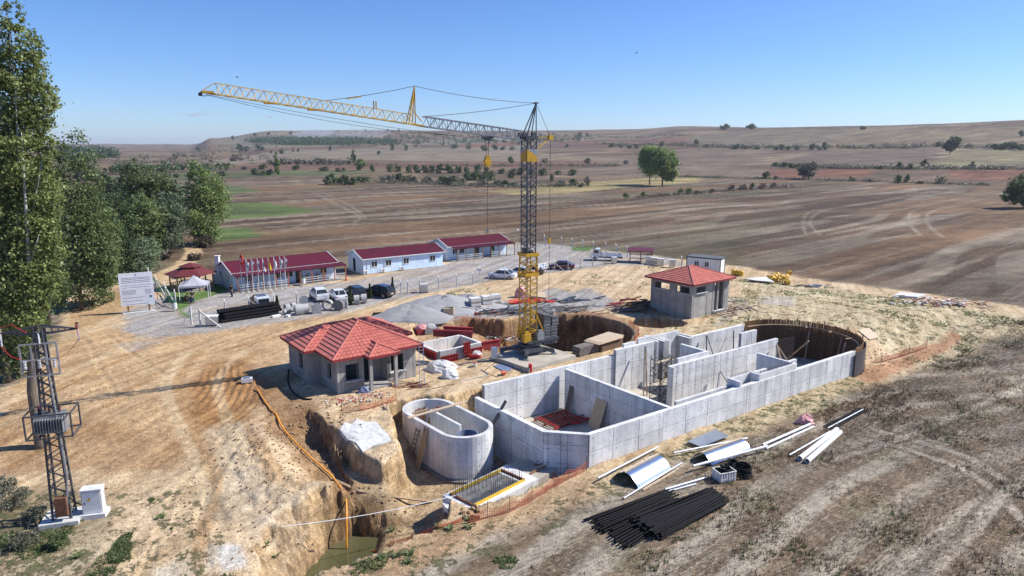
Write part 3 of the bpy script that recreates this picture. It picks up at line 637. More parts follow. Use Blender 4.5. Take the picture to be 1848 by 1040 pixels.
# pond water
m, t, b = newmat('pond_water'); b.inputs['Base Color'].default_value = (.115, .125, .045, 1); b.inputs['Roughness'].default_value = .04
n = t.nodes.new('ShaderNodeTexNoise'); n.inputs['Scale'].default_value = 1.2; r = t.nodes.new('ShaderNodeValToRGB'); r.color_ramp.elements[0].color = (.06, .065, .028, 1); r.color_ramp.elements[1].color = (.13, .12, .06, 1); r.color_ramp.elements[0].position = .35; r.color_ramp.elements[1].position = .65
bp = t.nodes.new('ShaderNodeBump'); bp.inputs['Strength'].default_value = .25; bp.inputs['Distance'].default_value = .05; n_ = t.nodes.new('ShaderNodeTexNoise'); n_.inputs['Scale'].default_value = 5; t.links.new(n_.outputs[0], bp.inputs['Height']); t.links.new(bp.outputs[0], b.inputs['Normal']); t.links.new(n.outputs[0], r.inputs[0]); t.links.new(r.outputs[0], b.inputs['Base Color']); MATS['pond_water'] = m
q = MB(); q.add([(-16, 35, -4.75), (-5, 35, -4.75), (-5, 44.5, -4.75), (-16, 44.5, -4.75)], [(0, 1, 2, 3)]); tag(q.build('water', 'pond_water'), kind='structure')
# ============================================================ BUILDINGS AND TANKS
def wall_panels(parent, a, b, za, zb, thick, side, cols, rows, m=CONC, za2=None, holes=True, capz=None):
    """straight cast wall a->b (world xy at the face line), z za..zb; panels proud of the core on `side` (+1 left of a->b)."""
    a = Vector((a[0], a[1], 0)); b = Vector((b[0], b[1], 0)); d = (b - a); L = d.length; d.normalize(); nrm = Vector((-d.y, d.x, 0)) * side
    core = MB(); c = (a + b) / 2 - nrm * thick / 2; core.box((c.x, c.y, (za + zb) / 2), (L, thick, zb - za), math.atan2(d.y, d.x))
    w = core.build('wall', 'concrete_joint' if m is CONC else m, parent); tb = MB()
    MB().box((c.x + nrm.x * .008, c.y + nrm.y * .008, zb + .012), (L + .03, thick + .03, .03), math.atan2(d.y, d.x)).build('coping', m, w)
    xs = cols if hasattr(cols, '__len__') else [L * i / cols for i in range(cols + 1)]
    zs = rows if hasattr(rows, '__len__') else [za + (zb - za) * i / rows for i in range(rows + 1)]
    for i in range(len(xs) - 1):
        for j in range(len(zs) - 1):
            x0, x1, z0, z1 = xs[i] + .025, xs[i + 1] - .025, zs[j] + .025, zs[j + 1] - .02
            pr = .016 + .008 * ((i * 7 + j * 3) % 3)
            q = MB(); cc = a + d * (x0 + x1) / 2 + nrm * (pr / 2 + .001)
            q.box((cc.x, cc.y, (z0 + z1) / 2), (x1 - x0, pr, z1 - z0), math.atan2(d.y, d.x)); q.build('panel', m, w)
            if holes:
                for fx in (.12, .88):
                    for fz in (.2, .8):
                        h = a + d * (x0 + (x1 - x0) * fx) + nrm * (pr + .004); tb.box((h.x, h.y, z0 + (z1 - z0) * fz), (.07, .008, .07), math.atan2(d.y, d.x))
    if holes: tag(tb.build('tie_holes', 'tie', w), kind='stuff')
    return w
ZT = .3
def main_tank():
    t = thing('concrete_tank', 'long open rectangular tank of pale cast concrete walls with a chamfered near corner', 'tank', un(47, 40, 0))
    P = lambda u, n: un(u, n)
    T = .35
    fl = MB(); fl.prism([P(28.5, 36.2), P(30.8, 33.95), P(66, 33.95), P(66, 46.4), P(30.3, 46.4), P(28.3, 44.2)], -3.9, -3.58); fl.build('floor_slab', FLOORM, t)
    # outer wall along the field, in steps
    cols = [0, 2.3, 4.9, 7.5, 10.1, 12.7, 15.2, 17.8, 20.4, 21.3, 24.2, 27.2, 30.2, 32.6, 35.0]
    wall_panels(t, P(30.5, 33.7), P(65.5, 33.7), -4.2, ZT, T, -1, cols, [-4.2, -2.6, -1.0, ZT])
    wall_panels(t, P(28.2, 36.0), P(30.5, 33.72), -4.2, ZT - .004, T, -1, [0, .35, 1.25, 1.75, 3.2], [-4.2, -2.35, -.55, ZT])
    wall_panels(t, P(27.9, 44.6), P(28.2, 36.0), -4.2, ZT - .008, T, -1, [0, 1.5, 3.4, 4.9, 6.7, 8.6], [-4.2, -2.8, -1.2, ZT])
    # far wall, inner face towards the camera
    wall_panels(t, P(30.05, 46.5), P(45.1, 46.5), -3.6, ZT, T, -1, [0, 3.4, 6.4, 9.2, 12.0, 15.05], [-3.6, -2.2, -.9, ZT])
    wall_panels(t, P(45.1, 46.3), P(50.4, 46.3), -3.6, ZT + .55, T, -1, [0, 1.3, 2.2, 3.2, 4.2, 5.3], [-3.6, -.7, ZT + .55])
    wall_panels(t, P(50.4, 48.1), P(56.1, 48.1), -3.6, ZT + .4, T, -1, [0, 1.9, 3.8, 5.7], [-3.6, -2.2, -.9, ZT + .4])
    wall_panels(t, P(50.75, 48.4), P(50.75, 46.3), -3.6, ZT + .5, T, -1, 1, 3)
    wall_panels(t, P(52.2, 49.3), P(52.2, 46.4), -3.6, ZT + .3, .3, 1, 2, 2)
    wall_panels(t, P(56.1, 46.6), P(65.4, 46.6), -3.6, ZT, T, -1, [0, 2.4, 4.8, 7.1, 9.3], [-3.6, -2.2, -.9, ZT])
    wall_panels(t, P(56.1, 48.0), P(56.1, 46.3), -3.6, ZT + .02, T, 1, 1, 3)
    # raised box pocket on the far wall
    q = MB()
    for a_, b_, n0, n1 in ((53.0, 56.4, 48.1, 48.35), (53.0, 53.25, 46.6, 48.1), (56.15, 56.4, 46.6, 48.1)):
        q.prism([P(a_, n0), P(b_, n0), P(b_, n1), P(a_, n1)], -1.0, ZT + .15)
    q.build('pocket', CONC, t)
    for u0, u1, h in ((46.4, 48.0, .35), (48.4, 50.3, .6)):
        q = MB(); q.prism([P(u0, 46.55), P(u1, 46.55), P(u1, 46.8), P(u0, 46.8)], ZT - .2, ZT + .55 + h); q.build('upstand', CONC, t)
    # cross wall
    wall_panels(t, P(38.6, 46.15), P(39.05, 34.05), -3.6, ZT - .05, .3, -1, [0, .9, 3.3, 5.7, 8.2, 10.6, 12.1], [-3.6, -2.0, -.8, ZT - .05])
    # middle long wall
    wall_panels(t, P(46.8, 40.9), P(63.4, 40.9), -3.6, ZT, .32, -1, [0, .9, 1.8, 2.7, 3.6, 4.5, 5.4, 6.3, 7.2, 8.2, 9.2, 11.4, 14.0, 16.6], [-3.6, -1.7, -.5, ZT])
    wall_panels(t, P(46.8, 40.6), P(46.8, 41.2), -3.6, ZT - .01, .12, 1, 1, 2, holes=False)
    q = MB(); q.prism([P(48.2, 41.2), P(52.3, 41.2), P(52.3, 41.5), P(48.2, 41.5)], -1, ZT + .45); q.build('upstand', CONC, t)
    q = MB(); q.prism([P(52.3, 41.2), P(52.6, 41.2), P(52.6, 44.6), P(52.3, 44.6)], -3.6, ZT + .42); q.build('wall', CONC, t)
    wall_panels(t, P(60.8, 43.6), P(63.5, 43.6), -3.6, ZT + .35, .3, -1, [0, .9, 1.8, 2.7], [-3.6, -.9, ZT + .35], holes=False)
    # stepped channel on the field side wall
    for a_, b_, n0, n1, z1 in ((40.5, 47.3, 34.6, 34.85, ZT - .02), (47.3, 50.2, 34.75, 35.05, ZT + .5), (50.9, 52.6, 34.75, 35.05, ZT + .4), (50.2, 55.3, 33.75, 34.02, ZT + .62), (47.3, 47.55, 33.72, 34.75, ZT + .5), (55.3, 55.55, 33.75, 37.8, ZT + .62), (50.0, 50.2, 33.75, 34.75, ZT + .6), (55.5, 58.5, 35.6, 35.85, ZT)):
        q = MB(); q.prism([P(a_, n0), P(b_, n0), P(b_, n1), P(a_, n1)], -1.3, z1); q.build('channel_wall', CONC, t)
    q = MB()
    for i in range(26):
        u = 50.3 + i * .19; p = P(u, 33.88); q.beam((p.x, p.y, ZT + .6), (p.x, p.y, ZT + .88), .03)
    for i in range(14):
        u = 47.5 + i * .19; p = P(u, 34.9); q.beam((p.x, p.y, ZT + .45), (p.x, p.y, ZT + .7), .03)
    tag(q.build('starter_bars', 'rebar', t), kind='stuff')
    # reinforcement mesh past the end of the middle wall
    q = MB()
    for i in range(16): z = -3.4 + i * .24; q.beam(P(63.4, 40.75) + Vector((0, 0, z)), P(65.6, 40.4) + Vector((0, 0, z)), .035)
    for i in range(12): a = P(63.5 + i * .19, 40.74 - i * .03); q.beam(a + Vector((0, 0, -3.5)), a + Vector((0, 0, ZT)), .035)
    tag(q.build('rebar_mesh', 'rebar', t), kind='stuff')
    return t
TANK = main_tank()
def round_basin():
    c = Vector((BP[0], BP[1], 0)); r = 6.45
    t = thing('round_basin', 'round pit lined with upright brown timber formwork at the far end of the tank', 'basin', c)
    a0 = UA - R(88); a1 = UA + R(88); N = 128; proto = None
    for i in range(N):
        a = a0 + (a1 - a0) * (i + .5) / N; hgt = random.uniform(-.05, .08)
        if proto is None:
            q = MB(); q.box((0, 0, 0), (.09, .12, 4.3)); proto = q.build('plank', 'timber_brown', t, local=True); o = proto
        else: o = share(proto, 'plank', t)
        o.location = (r * math.cos(a), r * math.sin(a), -1.5 + hgt); o.rotation_euler = (random.uniform(-.01, .01), 0, a)
    q = MB()
    for z, rr, w_ in ((.12, r - .35, .22),):
        pts = [c + Vector((rr * math.cos(a0 + (a1 - a0) * i / 22), rr * math.sin(a0 + (a1 - a0) * i / 22), z)) for i in range(23)]
        for p, k in zip(pts, pts[1:]): q.beam(p, k, .16, .07)
    q.build('ring_beam', 'timber', t)
    for z in (-2.6, -1.6, -.6):
        q = MB()
        pts = [c + Vector(((r + .1) * math.cos(a0 + (a1 - a0) * i / 26), (r + .1) * math.sin(a0 + (a1 - a0) * i / 26), z)) for i in range(27)]
        for p, k in zip(pts, pts[1:]): q.beam(p, k, .12, .12)
        q.build('backing_rail', 'timber_grey', t)
    q = MB()
    for i in range(15):
        z = -3.5 + i * .25; pts = [c + Vector(((r - .32) * math.cos(a0 + (a1 - a0) * k / 30), (r - .32) * math.sin(a0 + (a1 - a0) * k / 30), z)) for k in range(31)]
        for p, k in zip(pts, pts[1:]): q.beam(p, k, .03)
    for i in range(110):
        a = a0 + (a1 - a0) * i / 109; p = c + Vector(((r - .32) * math.cos(a), (r - .32) * math.sin(a), 0)); q.beam(p + Vector((0, 0, -3.6)), p + Vector((0, 0, .1)), .025)
    tag(q.build('rebar_mesh', 'rebar', t), kind='stuff')
    # plain dark shutter at the right-hand start of the ring
    q = MB()
    K = 14
    for i in range(K):
        aa = UA - R(92) + R(50) * i / K; ab = UA - R(92) + R(50) * (i + 1) / K
        p = c + Vector(((r + .28) * math.cos(aa), (r + .28) * math.sin(aa), -.95)); k = c + Vector(((r + .28) * math.cos(ab), (r + .28) * math.sin(ab), -.95)); q.beam(p, k, .06, 2.5)
    q.build('outer_shutter', 'steel_dark', t)
    fl = MB(); fl.lathe((c.x, c.y, -3.9), [(6.6, 0), (6.6, .28)], 40); fl.build('floor_slab', FLOORM, t)
    for (x0, y0, x1, y1) in ((.5, 3.5, 1.6, .3), (4.3, -1.5, 5.2, -.3), (5.0, 1.0, 5.9, 1.9), (2.8, 3.6, 3.5, 4.6)):
        q = MB(); q.beam(c + Vector((x0, y0, -3.5)), c + Vector((x1, y1 , -.2)), .12); q.build('prop', 'timber', t)
    for k in range(7):
        a = a0 + (a1 - a0) * (k + .5) / 7 + .1; q = MB(); p = c + Vector(((r + .25) * math.cos(a), (r + .25) * math.sin(a), 0)); q.beam(p + Vector((0, 0, -.5)), p + Vector((0, 0, .95)), .09); q.build('stake', 'timber_grey', t)
    for a, l in ((UA + R(20), .9), (UA - R(8), 1.0), (UA - R(38), .9)):
        q = MB(); p = c + Vector(((r - 1.2) * math.cos(a), (r - 1.2) * math.sin(a), .2)); q.beam(p, p + Vector((math.cos(a) * l, math.sin(a) * l + .3, 0)), .16, .06); q.build('bracket', 'timber', t)
round_basin()
def oval_tank():
    A = Vector((-6.62, 51.9, 0)); B = Vector((-3.55, 48.15, 0)); r = 2.12
    ax = (B - A).normalized(); pe = Vector((-ax.y, ax.x, 0)); ZB, ZU = -3.55, -.3
    def ring(r_, n=18):
        P = []
        for c, s in ((B, 1), (A, -1)):
            for i in range(n + 1):
                a = -math.pi / 2 + math.pi * i / n; P.append(c + ax * (r_ * math.cos(a) * s) + pe * (r_ * math.sin(a) * s))
        return P
    t = thing('oval_tank', 'oval open-topped grey concrete tank standing in the dug pit', 'tank', (A + B) / 2)
    def shell(ro, ri, z0, z1, nm, m, sm=False):
        O, I = ring(ro), ring(ri); n = len(O); q = MB()
        vs = [(p.x, p.y, z0) for p in O] + [(p.x, p.y, z1) for p in O] + [(p.x, p.y, z1) for p in I] + [(p.x, p.y, z0) for p in I]
        fs = []
        for i in range(n):
            j = (i + 1) % n
            for k in range(4): fs.append((k * n + i, k * n + j, ((k + 1) % 4) * n + j, ((k + 1) % 4) * n + i))
        q.add(vs, fs); return q.build(nm, m, t)
    sh = shell(r, r - .3, ZB, ZU, 'shell', CONC)
    shell(r + .4, r - .4, ZB - .28, ZB - .002, 'foot', CONCD)
    # curved panels on the shell
    O = ring(r + .018, 18); I = ring(r, 18); n = len(O)
    groups = [(i, min(i + 3, 18)) for i in range(0, 18, 3)] + [(19 + i, min(19 + i + 3, 37)) for i in range(0, 18, 3)]
    zs = [ZB + .01, ZB + 1.35, ZU - .42, ZU]
    def panel(P, Q, z0, z1):
        q = MB(); k = len(P); vs = [(p.x, p.y, z) for z in (z0, z1) for p in P] + [(p.x, p.y, z) for z in (z0, z1) for p in Q]; fs = []
        for i in range(k - 1): fs += [(i, i + 1, k + i + 1, k + i), (k + i, k + i + 1, 3 * k + i + 1, 3 * k + i), (2 * k + i, i, i + 1, 2 * k + i + 1)]
        fs += [(0, k, 3 * k, 2 * k), (k - 1, 3 * k - 1, 4 * k - 1, 2 * k - 1)]
        q.add(vs, fs); q.build('panel', CONC, sh)
    for (i, j) in groups:
        P = [O[k] for k in range(i, j + 1)]; Q = [I[k] for k in range(i, j + 1)]
        d0 = (P[1] - P[0]).normalized() * .02; d1 = (P[-1] - P[-2]).normalized() * .02
        P[0] = P[0] + d0; Q[0] = Q[0] + d0; P[-1] = P[-1] - d1; Q[-1] = Q[-1] - d1
        for z0, z1 in zip(zs, zs[1:]): panel(P, Q, z0 + .012, z1 - .012)
    for a_, b_ in ((18, 19), (37, 0)):
        s, e = O[a_], O[b_]; K = 4
        for i in range(K):
            p = s + (e - s) * (i / K) + (e - s).normalized() * .02; k = s + (e - s) * ((i + 1) / K) - (e - s).normalized() * .02
            for z0, z1 in ((zs[0], zs[2]), (zs[2], zs[3])):
                nn = Vector(((e - s).y, -(e - s).x, 0)).normalized()
                panel([p, k], [p - nn * .018, k - nn * .018], z0 + .012, z1 - .012)
    q = MB(); m0 = A + ax * .2 + pe * .05; m1 = B - ax * .6 + pe * .05; q.beam(m0 + Vector((0, 0, -1.95)), m1 + Vector((0, 0, -1.95)), .22, 3.1); q.build('divider', CONC, t)
    dr = B + ax * .55 - pe * .1
    q = MB(); q.lathe((dr.x, dr.y, -2.4), [(.78, 0), (.78, 1.75), (.70, 1.75), (.70, .1)], 20); q.build('drum', 'tarp_blue', t)
    th = MB()
    for i in range(len(O)):
        if i in (18, 37): continue
        for z in (-3.2, -2.6, -1.5, -.9):
            p = (O[i] + O[(i + 1) % n]) / 2; 
            if i % 2 == 0: th.box((p.x, p.y, z), (.05, .05, .05))
    tag(th.build('tie_holes', 'tie', sh), kind='stuff')
    sc = bpy.data.objects
    for k, (oa, ob, w_) in enumerate(((-1.5, 0, .28), )):
        q = MB(); p = A + ax * .9; q.beam(p - pe * 2.5 + Vector((0, 0, ZU + .06)), p + pe * 3.1 + Vector((0, 0, ZU + .06)), .24, .08); tag(q.build('plank', 'timber_pale'), 'pale plank laid across the rim of the oval tank', 'plank')
    # slats and props between the two halves at the far end
    t2 = thing('formwork_rack', 'rack of upright brown formwork timbers inside the far end of the oval tank', 'formwork', A + Vector((0, 0, -3.5)))
    for i in range(6):
        q = MB(); p = A - pe * .35 - pe * .17 * i - ax * .1; q.beam(p + Vector((0, 0, -3.5)), p + Vector((0, 0, -.15 - .05 * (i % 3))), .11); q.build('timber', 'timber_brown', t2)
    for z in (-.35, -1.6):
        q = MB(); q.beam(A - pe * .2 + Vector((0, 0, z)) + ax * .1, A - pe * 1.6 + Vector((0, 0, z)) + ax * .1, .12); q.build('rail', 'timber', t2)
    for i in range(2):
        q = MB(); p = A + ax * .1 + pe * (.1 + .5 * i); q.beam(p + Vector((0, 0, -.4)), p + ax * .55 + pe * .3 + Vector((0, 0, -.35)), .1); q.build('rail', 'red_steel' if i else 'timber', t2)
    # planks leaning outside
    for i, (base, top, w_, m_, nm, lab) in enumerate([
        (B - pe * 2.95 - ax * 2.0 + Vector((0, 0, -3.55)), B - pe * 2.15 - ax * 1.9 + Vector((0, 0, -.45)), .5, 'timber', 'plank_bundle', 'bundle of grey brown boards leaning on the shaded side of the oval tank'),
        (A - pe * 2.65 - ax * .9 + Vector((0, 0, -3.0)), A - pe * 3.0 - ax * 1.6 + Vector((0, 0, .15)), .45, 'timber_pale', 'plank_bundle', 'bundle of pale boards standing in the gap left of the oval tank')]):
        g = thing(nm, lab, 'planks', base)
        for k in range(5):
            q = MB(); o = ax * (k * .13 - .26) + Vector((0, 0, random.uniform(-.15, .15))); q.beam(base + o, top + o * 1.2, .11, .05); q.build('board', m_, g)
    # ladder
    g = thing('ladder', 'dark wooden ladder against the shaded side of the oval tank', 'ladder', B - pe * 2.7 - ax * 3.2 + Vector((0, 0, -3.5)))
    a = B - pe * 2.85 - ax * 3.3; b = B - pe * 2.2 - ax * 3.0
    for s in (-.22, .22):
        q = MB(); q.beam(a + ax * s + Vector((0, 0, -3.55)), b + ax * s + Vector((0, 0, -.9)), .07); q.build('rail', 'timber_grey', g)
    for i in range(8):
        f = (i + .5) / 8; p = a.lerp(b, f) + Vector((0, 0, -3.55 + 2.65 * f)); q = MB(); q.beam(p - ax * .22, p + ax * .22, .05); q.build('rung', 'timber_grey', g)
oval_tank()
def tile_face(q, a, b, c, d, step=.4, wv=.2, amp=.03, lip=.035):
    """a,b eave ends; d,c top ends above them (c above b). courses of wavy tiles"""
    a, b, c, d = map(Vector, (a, b, c, d)); n = (b - a).cross(d - a).normalized()
    if n.z < 0: n = -n
    H_ = ((c + d) / 2 - (a + b) / 2).length; K = max(2, round(H_ / step))
    L0 = (b - a).length
    for i in range(K):
        f0, f1 = i / K, (i + 1) / K + .004
        l0, r0 = a.lerp(d, f0), b.lerp(c, f0); l1, r1 = a.lerp(d, min(f1, 1)), b.lerp(c, min(f1, 1))
        M = max(2, int((r0 - l0).length / wv)); o = len(q.v)
        for k in range(M + 1):
            t = k / M; wl = amp * (k % 2)
            p0 = l0.lerp(r0, t); q.v.append(tuple(p0 - n * .01)); q.v.append(tuple(p0 + n * (lip + wl))); p1 = l1.lerp(r1, t); q.v.append(tuple(p1 + n * (.004 + wl * .4)))
        for k in range(M):
            j = o + 3 * k; q.f += [(j, j + 3, j + 4, j + 1), (j + 1, j + 4, j + 5, j + 2)]
def ridge(q, p, k, r=.09):
    p, k = Vector(p), Vector(k); L = (k - p).length; N = max(2, int(L / .38)); d = (k - p) / N
    for i in range(N): q.tube([p + d * i + Vector((0, 0, .03)), p + d * (i + 1.08) + Vector((0, 0, .055))], r, 6, r2=r * .82)
def hip_roof(parent, org, ang, u0, u1, n0, n1, ze, slope, mats=('tile_red', 'tile_pale'), over=.25):
    ca, sa = math.cos(ang), math.sin(ang)
    W = lambda u, n, z: Vector((org[0] + u * ca - n * sa, org[1] + u * sa + n * ca, z))
    w_, d_ = u1 - u0, n1 - n0; hh = min(w_, d_) / 2; zr = ze + hh * slope
    if w_ > d_: r0, r1 = W(u0 + hh, (n0 + n1) / 2, zr), W(u1 - hh, (n0 + n1) / 2, zr)
    else: r0, r1 = W((u0 + u1) / 2, n0 + hh, zr), W((u0 + u1) / 2, n1 - hh, zr)
    A, B, C_, D = W(u0, n0, ze), W(u1, n0, ze), W(u1, n1, ze), W(u0, n1, ze)
    if w_ > d_: fs = [(A, B, r1, r0), (B, C_, r1, r1), (C_, D, r0, r1), (D, A, r0, r0)]
    else: fs = [(A, B, r0, r0), (B, C_, r1, r0), (C_, D, r1, r1), (D, A, r0, r1)]
    for i, (a, b, c, d) in enumerate(fs):
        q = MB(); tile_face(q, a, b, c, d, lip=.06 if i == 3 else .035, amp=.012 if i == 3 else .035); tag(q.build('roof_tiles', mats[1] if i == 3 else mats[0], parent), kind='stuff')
    q = MB()
    for a, b in ((A, r0), (B, r1 if w_ > d_ else r0), (C_, r1), (D, r0 if w_ > d_ else r1)): ridge(q, a, b)
    if (r1 - r0).length > .1: ridge(q, r0, r1)
    q.build('ridge_tiles', mats[1], parent)
    q = MB()
    for a, b in ((A, B), (B, C_), (C_, D), (D, A)):
        q.beam(a + Vector((0, 0, -.09)), b + Vector((0, 0, -.09)), .05, .16)
    q.build('fascia', 'red_form', parent)
    q = MB(); e = .02; q.add([A - Vector((0, 0, .16)), B - Vector((0, 0, .16)), C_ - Vector((0, 0, .16)), D - Vector((0, 0, .16)), r0 - Vector((0, 0, .06)), r1 - Vector((0, 0, .06))],
        [(0, 3, 2, 1)]); q.build('soffit', 'timber_brown', parent)
    return W
def local_wall(parent, W, pts, z0, z1, th, opens, m=CONCH, closed=True):
    """walls through local points; opens: per segment list of (x0,x1,z0,z1) openings"""
    for i in range(len(pts) - (0 if closed else 1)):
        a = W(*pts[i], 0); b = W(*pts[(i + 1) % len(pts)], 0); L = (b - a).length; d = (b - a).normalized(); rz = math.atan2(d.y, d.x); nn = Vector((-d.y, d.x, 0))
        op = sorted(opens.get(i, [])); q = MB(); x = 0
        def seg(x0, x1, za, zb):
            if x1 - x0 < .01 or zb - za < .01: return
            c = a + d * (x0 + x1) / 2 + nn * th / 2; q.box((c.x, c.y, (za + zb) / 2), (x1 - x0, th, zb - za), rz)
        for (x0, x1, za, zb) in op: seg(x, x0, z0, z1); seg(x0, x1, z0, za); seg(x0, x1, zb, z1); x = x1
        seg(x, L - (th if closed else 0), z0, z1)
        w_ = q.build('wall', m, parent)
        for (x0, x1, za, zb) in op:
            if za > z0 + .3:
                s = MB(); c = a + d * (x0 + x1) / 2 - nn * .06; s.box((c.x, c.y, za - .03), (x1 - x0 + .3, .3, .07), rz); s.build('window_sill', 'post_white', parent)
        # slim columns proud of the face
        for xx in [0.0] + [v for o in op for v in (o[0] - .45, o[1] + .2)] + [L - .25]:
            if any(o[0] - .25 < xx < o[1] for o in op) or xx > L - .2: continue
            s = MB(); c = a + d * (max(xx, 0) + .13) - nn * .012; s.box((c.x, c.y, (z0 + z1) / 2), (.26, .03, z1 - z0), rz); s.build('column', m, parent)
def house_a():
    org = (-14.55, 53.39); ang = R(36.5)
    t = thing('red_roofed_house', 'small unfinished grey concrete house with red hipped tile roof, nearest to the trench', 'house', (org[0], org[1], 0))
    W = hip_roof(t, org, ang, 0, 8.35, 0, 9.3, 3.1, .455)
    hip_roof(t, org, ang, -1.0, 9.35, 3.8, 9.9, 3.105, .44)
    hip_roof(t, org, ang, 2.75, 5.6, -.95, 3.0, 3.095, .46)
    pts = [(.55, .55), (2.9, .55), (2.9, 1.9), (5.1, 1.9), (5.1, .55), (7.85, .55), (7.85, 4.35), (8.85, 4.35), (8.85, 9.3), (-.45, 9.3), (-.45, 4.35), (.55, 4.35)]
    op = {0: [(.75, 1.95, .95, 2.35)], 2: [(.5, 1.4, .02, 2.2)], 4: [(.35, 1.6, .95, 2.45)], 7: [(2, 3.3, 1, 2.3)], 9: [(2.6, 3.5, .95, 2.35)], 11: [(1.6, 2.5, .9, 2.3)]}
    local_wall(t, W, pts, -.6, 3.0, .22, op)
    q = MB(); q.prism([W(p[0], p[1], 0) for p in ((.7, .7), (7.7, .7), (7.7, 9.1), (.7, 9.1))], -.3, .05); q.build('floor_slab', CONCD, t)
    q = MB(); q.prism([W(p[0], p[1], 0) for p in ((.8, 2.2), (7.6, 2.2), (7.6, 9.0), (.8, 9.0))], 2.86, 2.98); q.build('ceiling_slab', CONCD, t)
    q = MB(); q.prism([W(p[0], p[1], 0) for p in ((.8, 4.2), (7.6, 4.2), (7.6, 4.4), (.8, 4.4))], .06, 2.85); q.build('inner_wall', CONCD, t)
    for u, n in ((3.05, -.55), (5.35, -.55)):
        q = MB(); c = W(u, n, 1.3); q.box(c, (.26, .26, 3.6), ang); q.build('porch_post', CONCH, t)
    q = MB(); q.prism([W(p[0], p[1], 0) for p in ((2.95, -.4), (5.05, -.4), (5.05, 1.88), (2.95, 1.88))], -.3, .25); q.build('porch_slab', CONCH, t)
    return W
WA = house_a()
def house_b():
    org = (21.27, 78.88); ang = R(37.5); L1, L2 = 8.35, 7.55
    t = thing('red_roofed_house', 'square bare concrete pump house with red hipped roof and slit windows, behind the tank', 'house', (org[0], org[1], 0))
    W = hip_roof(t, org, ang, 0, L1, 0, L2, 4.3, .36)
    pts = [(.6, .6), (L1 - .6, .6), (L1 - .6, L2 - .6), (.6, L2 - .6)]
    op = {0: [(.75, 2.6, 3.05, 3.75), (4.35, 6.2, .4, 4.0)], 1: [(1.5, 4.5, 3, 3.7)], 2: [(1.5, 5.5, 1, 3.7)], 3: [(.55, 2.9, 3.0, 3.75), (3.9, 5.9, 3.0, 3.75)]}
    local_wall(t, W, pts, -.8, 4.2, .25, op)
    for u in (5.6,):
        q = MB(); q.box(W(u, .72, 1.9), (.3, .3, 4.5), ang); q.build('column', CONCH, t)
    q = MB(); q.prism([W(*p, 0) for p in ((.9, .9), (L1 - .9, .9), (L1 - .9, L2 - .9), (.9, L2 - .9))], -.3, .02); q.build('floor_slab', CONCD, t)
    for i in range(3):
        g = MB(); g.beam(W(4.2 + i * .5, .3, .4), W(4.6 + i * 1.1, -1.6, -.0), .22, .06); tag(g.build('plank', 'timber_grey'), ['grey board ramped up to the open doorway of the pump house', 'middle grey board of the three leaning at the pump house doorway', 'right-hand grey board lying off the pump house doorway'][i], 'plank')
    return W
WB = house_b()
# ---------------------------------------------------- prefabricated site offices
def corrugated(parent, a, b, c, d, m, nm='roof', step=.34, h=.05):
    """a,b lower edge, c,d upper (c above b)"""
    a, b, c, d = map(Vector, (a, b, c, d)); n = (b - a).cross(d - a).normalized(); n = n if n.z > 0 else -n
    q = MB(); K = max(2, int((b - a).length / step)); vs = []; o = 0
    for i in range(K + 1):
        for f, e in ((0, 0), (.35, 0), (.5, h), (.85, h)):
            t = min((i + f) / K, 1)
            if i == K and f > 0: break
            vs += [a.lerp(b, t) + n * e, d.lerp(c, t) + n * e]
    q.add(vs, [(2 * i, 2 * i + 2, 2 * i + 3, 2 * i + 1) for i in range(len(vs) // 2 - 1)])
    q.add([p - n * .05 for p in (a, b, c, d)], [(0, 3, 2, 1)])
    return q.build(nm, m, parent)
def window(parent, c, w_, h_, rz, nrm):
    """c centre on the wall face; nrm outward"""
    c = Vector(c); d = Vector((math.cos(rz), math.sin(rz), 0)); f = MB(); t = .07
    o = c + nrm * .03
    for s in (-1, 1): f.box(o + d * s * (w_ / 2 - t / 2), (t, .06, h_), rz); f.box(o + Vector((0, 0, s * (h_ / 2 - t / 2))), (w_ - 2 * t, .06, t), rz)
    f.box(o, (.05, .06, h_ - 2 * t), rz)
    fr = f.build('window', 'white_paint', parent)
    for s in (-1, 1):
        p = MB(); p.box(c + nrm * .012 + d * s * (w_ / 4 - .01), (w_ / 2 - t, .02, h_ - 2 * t), rz); p.build('pane', 'dark_glass', fr)
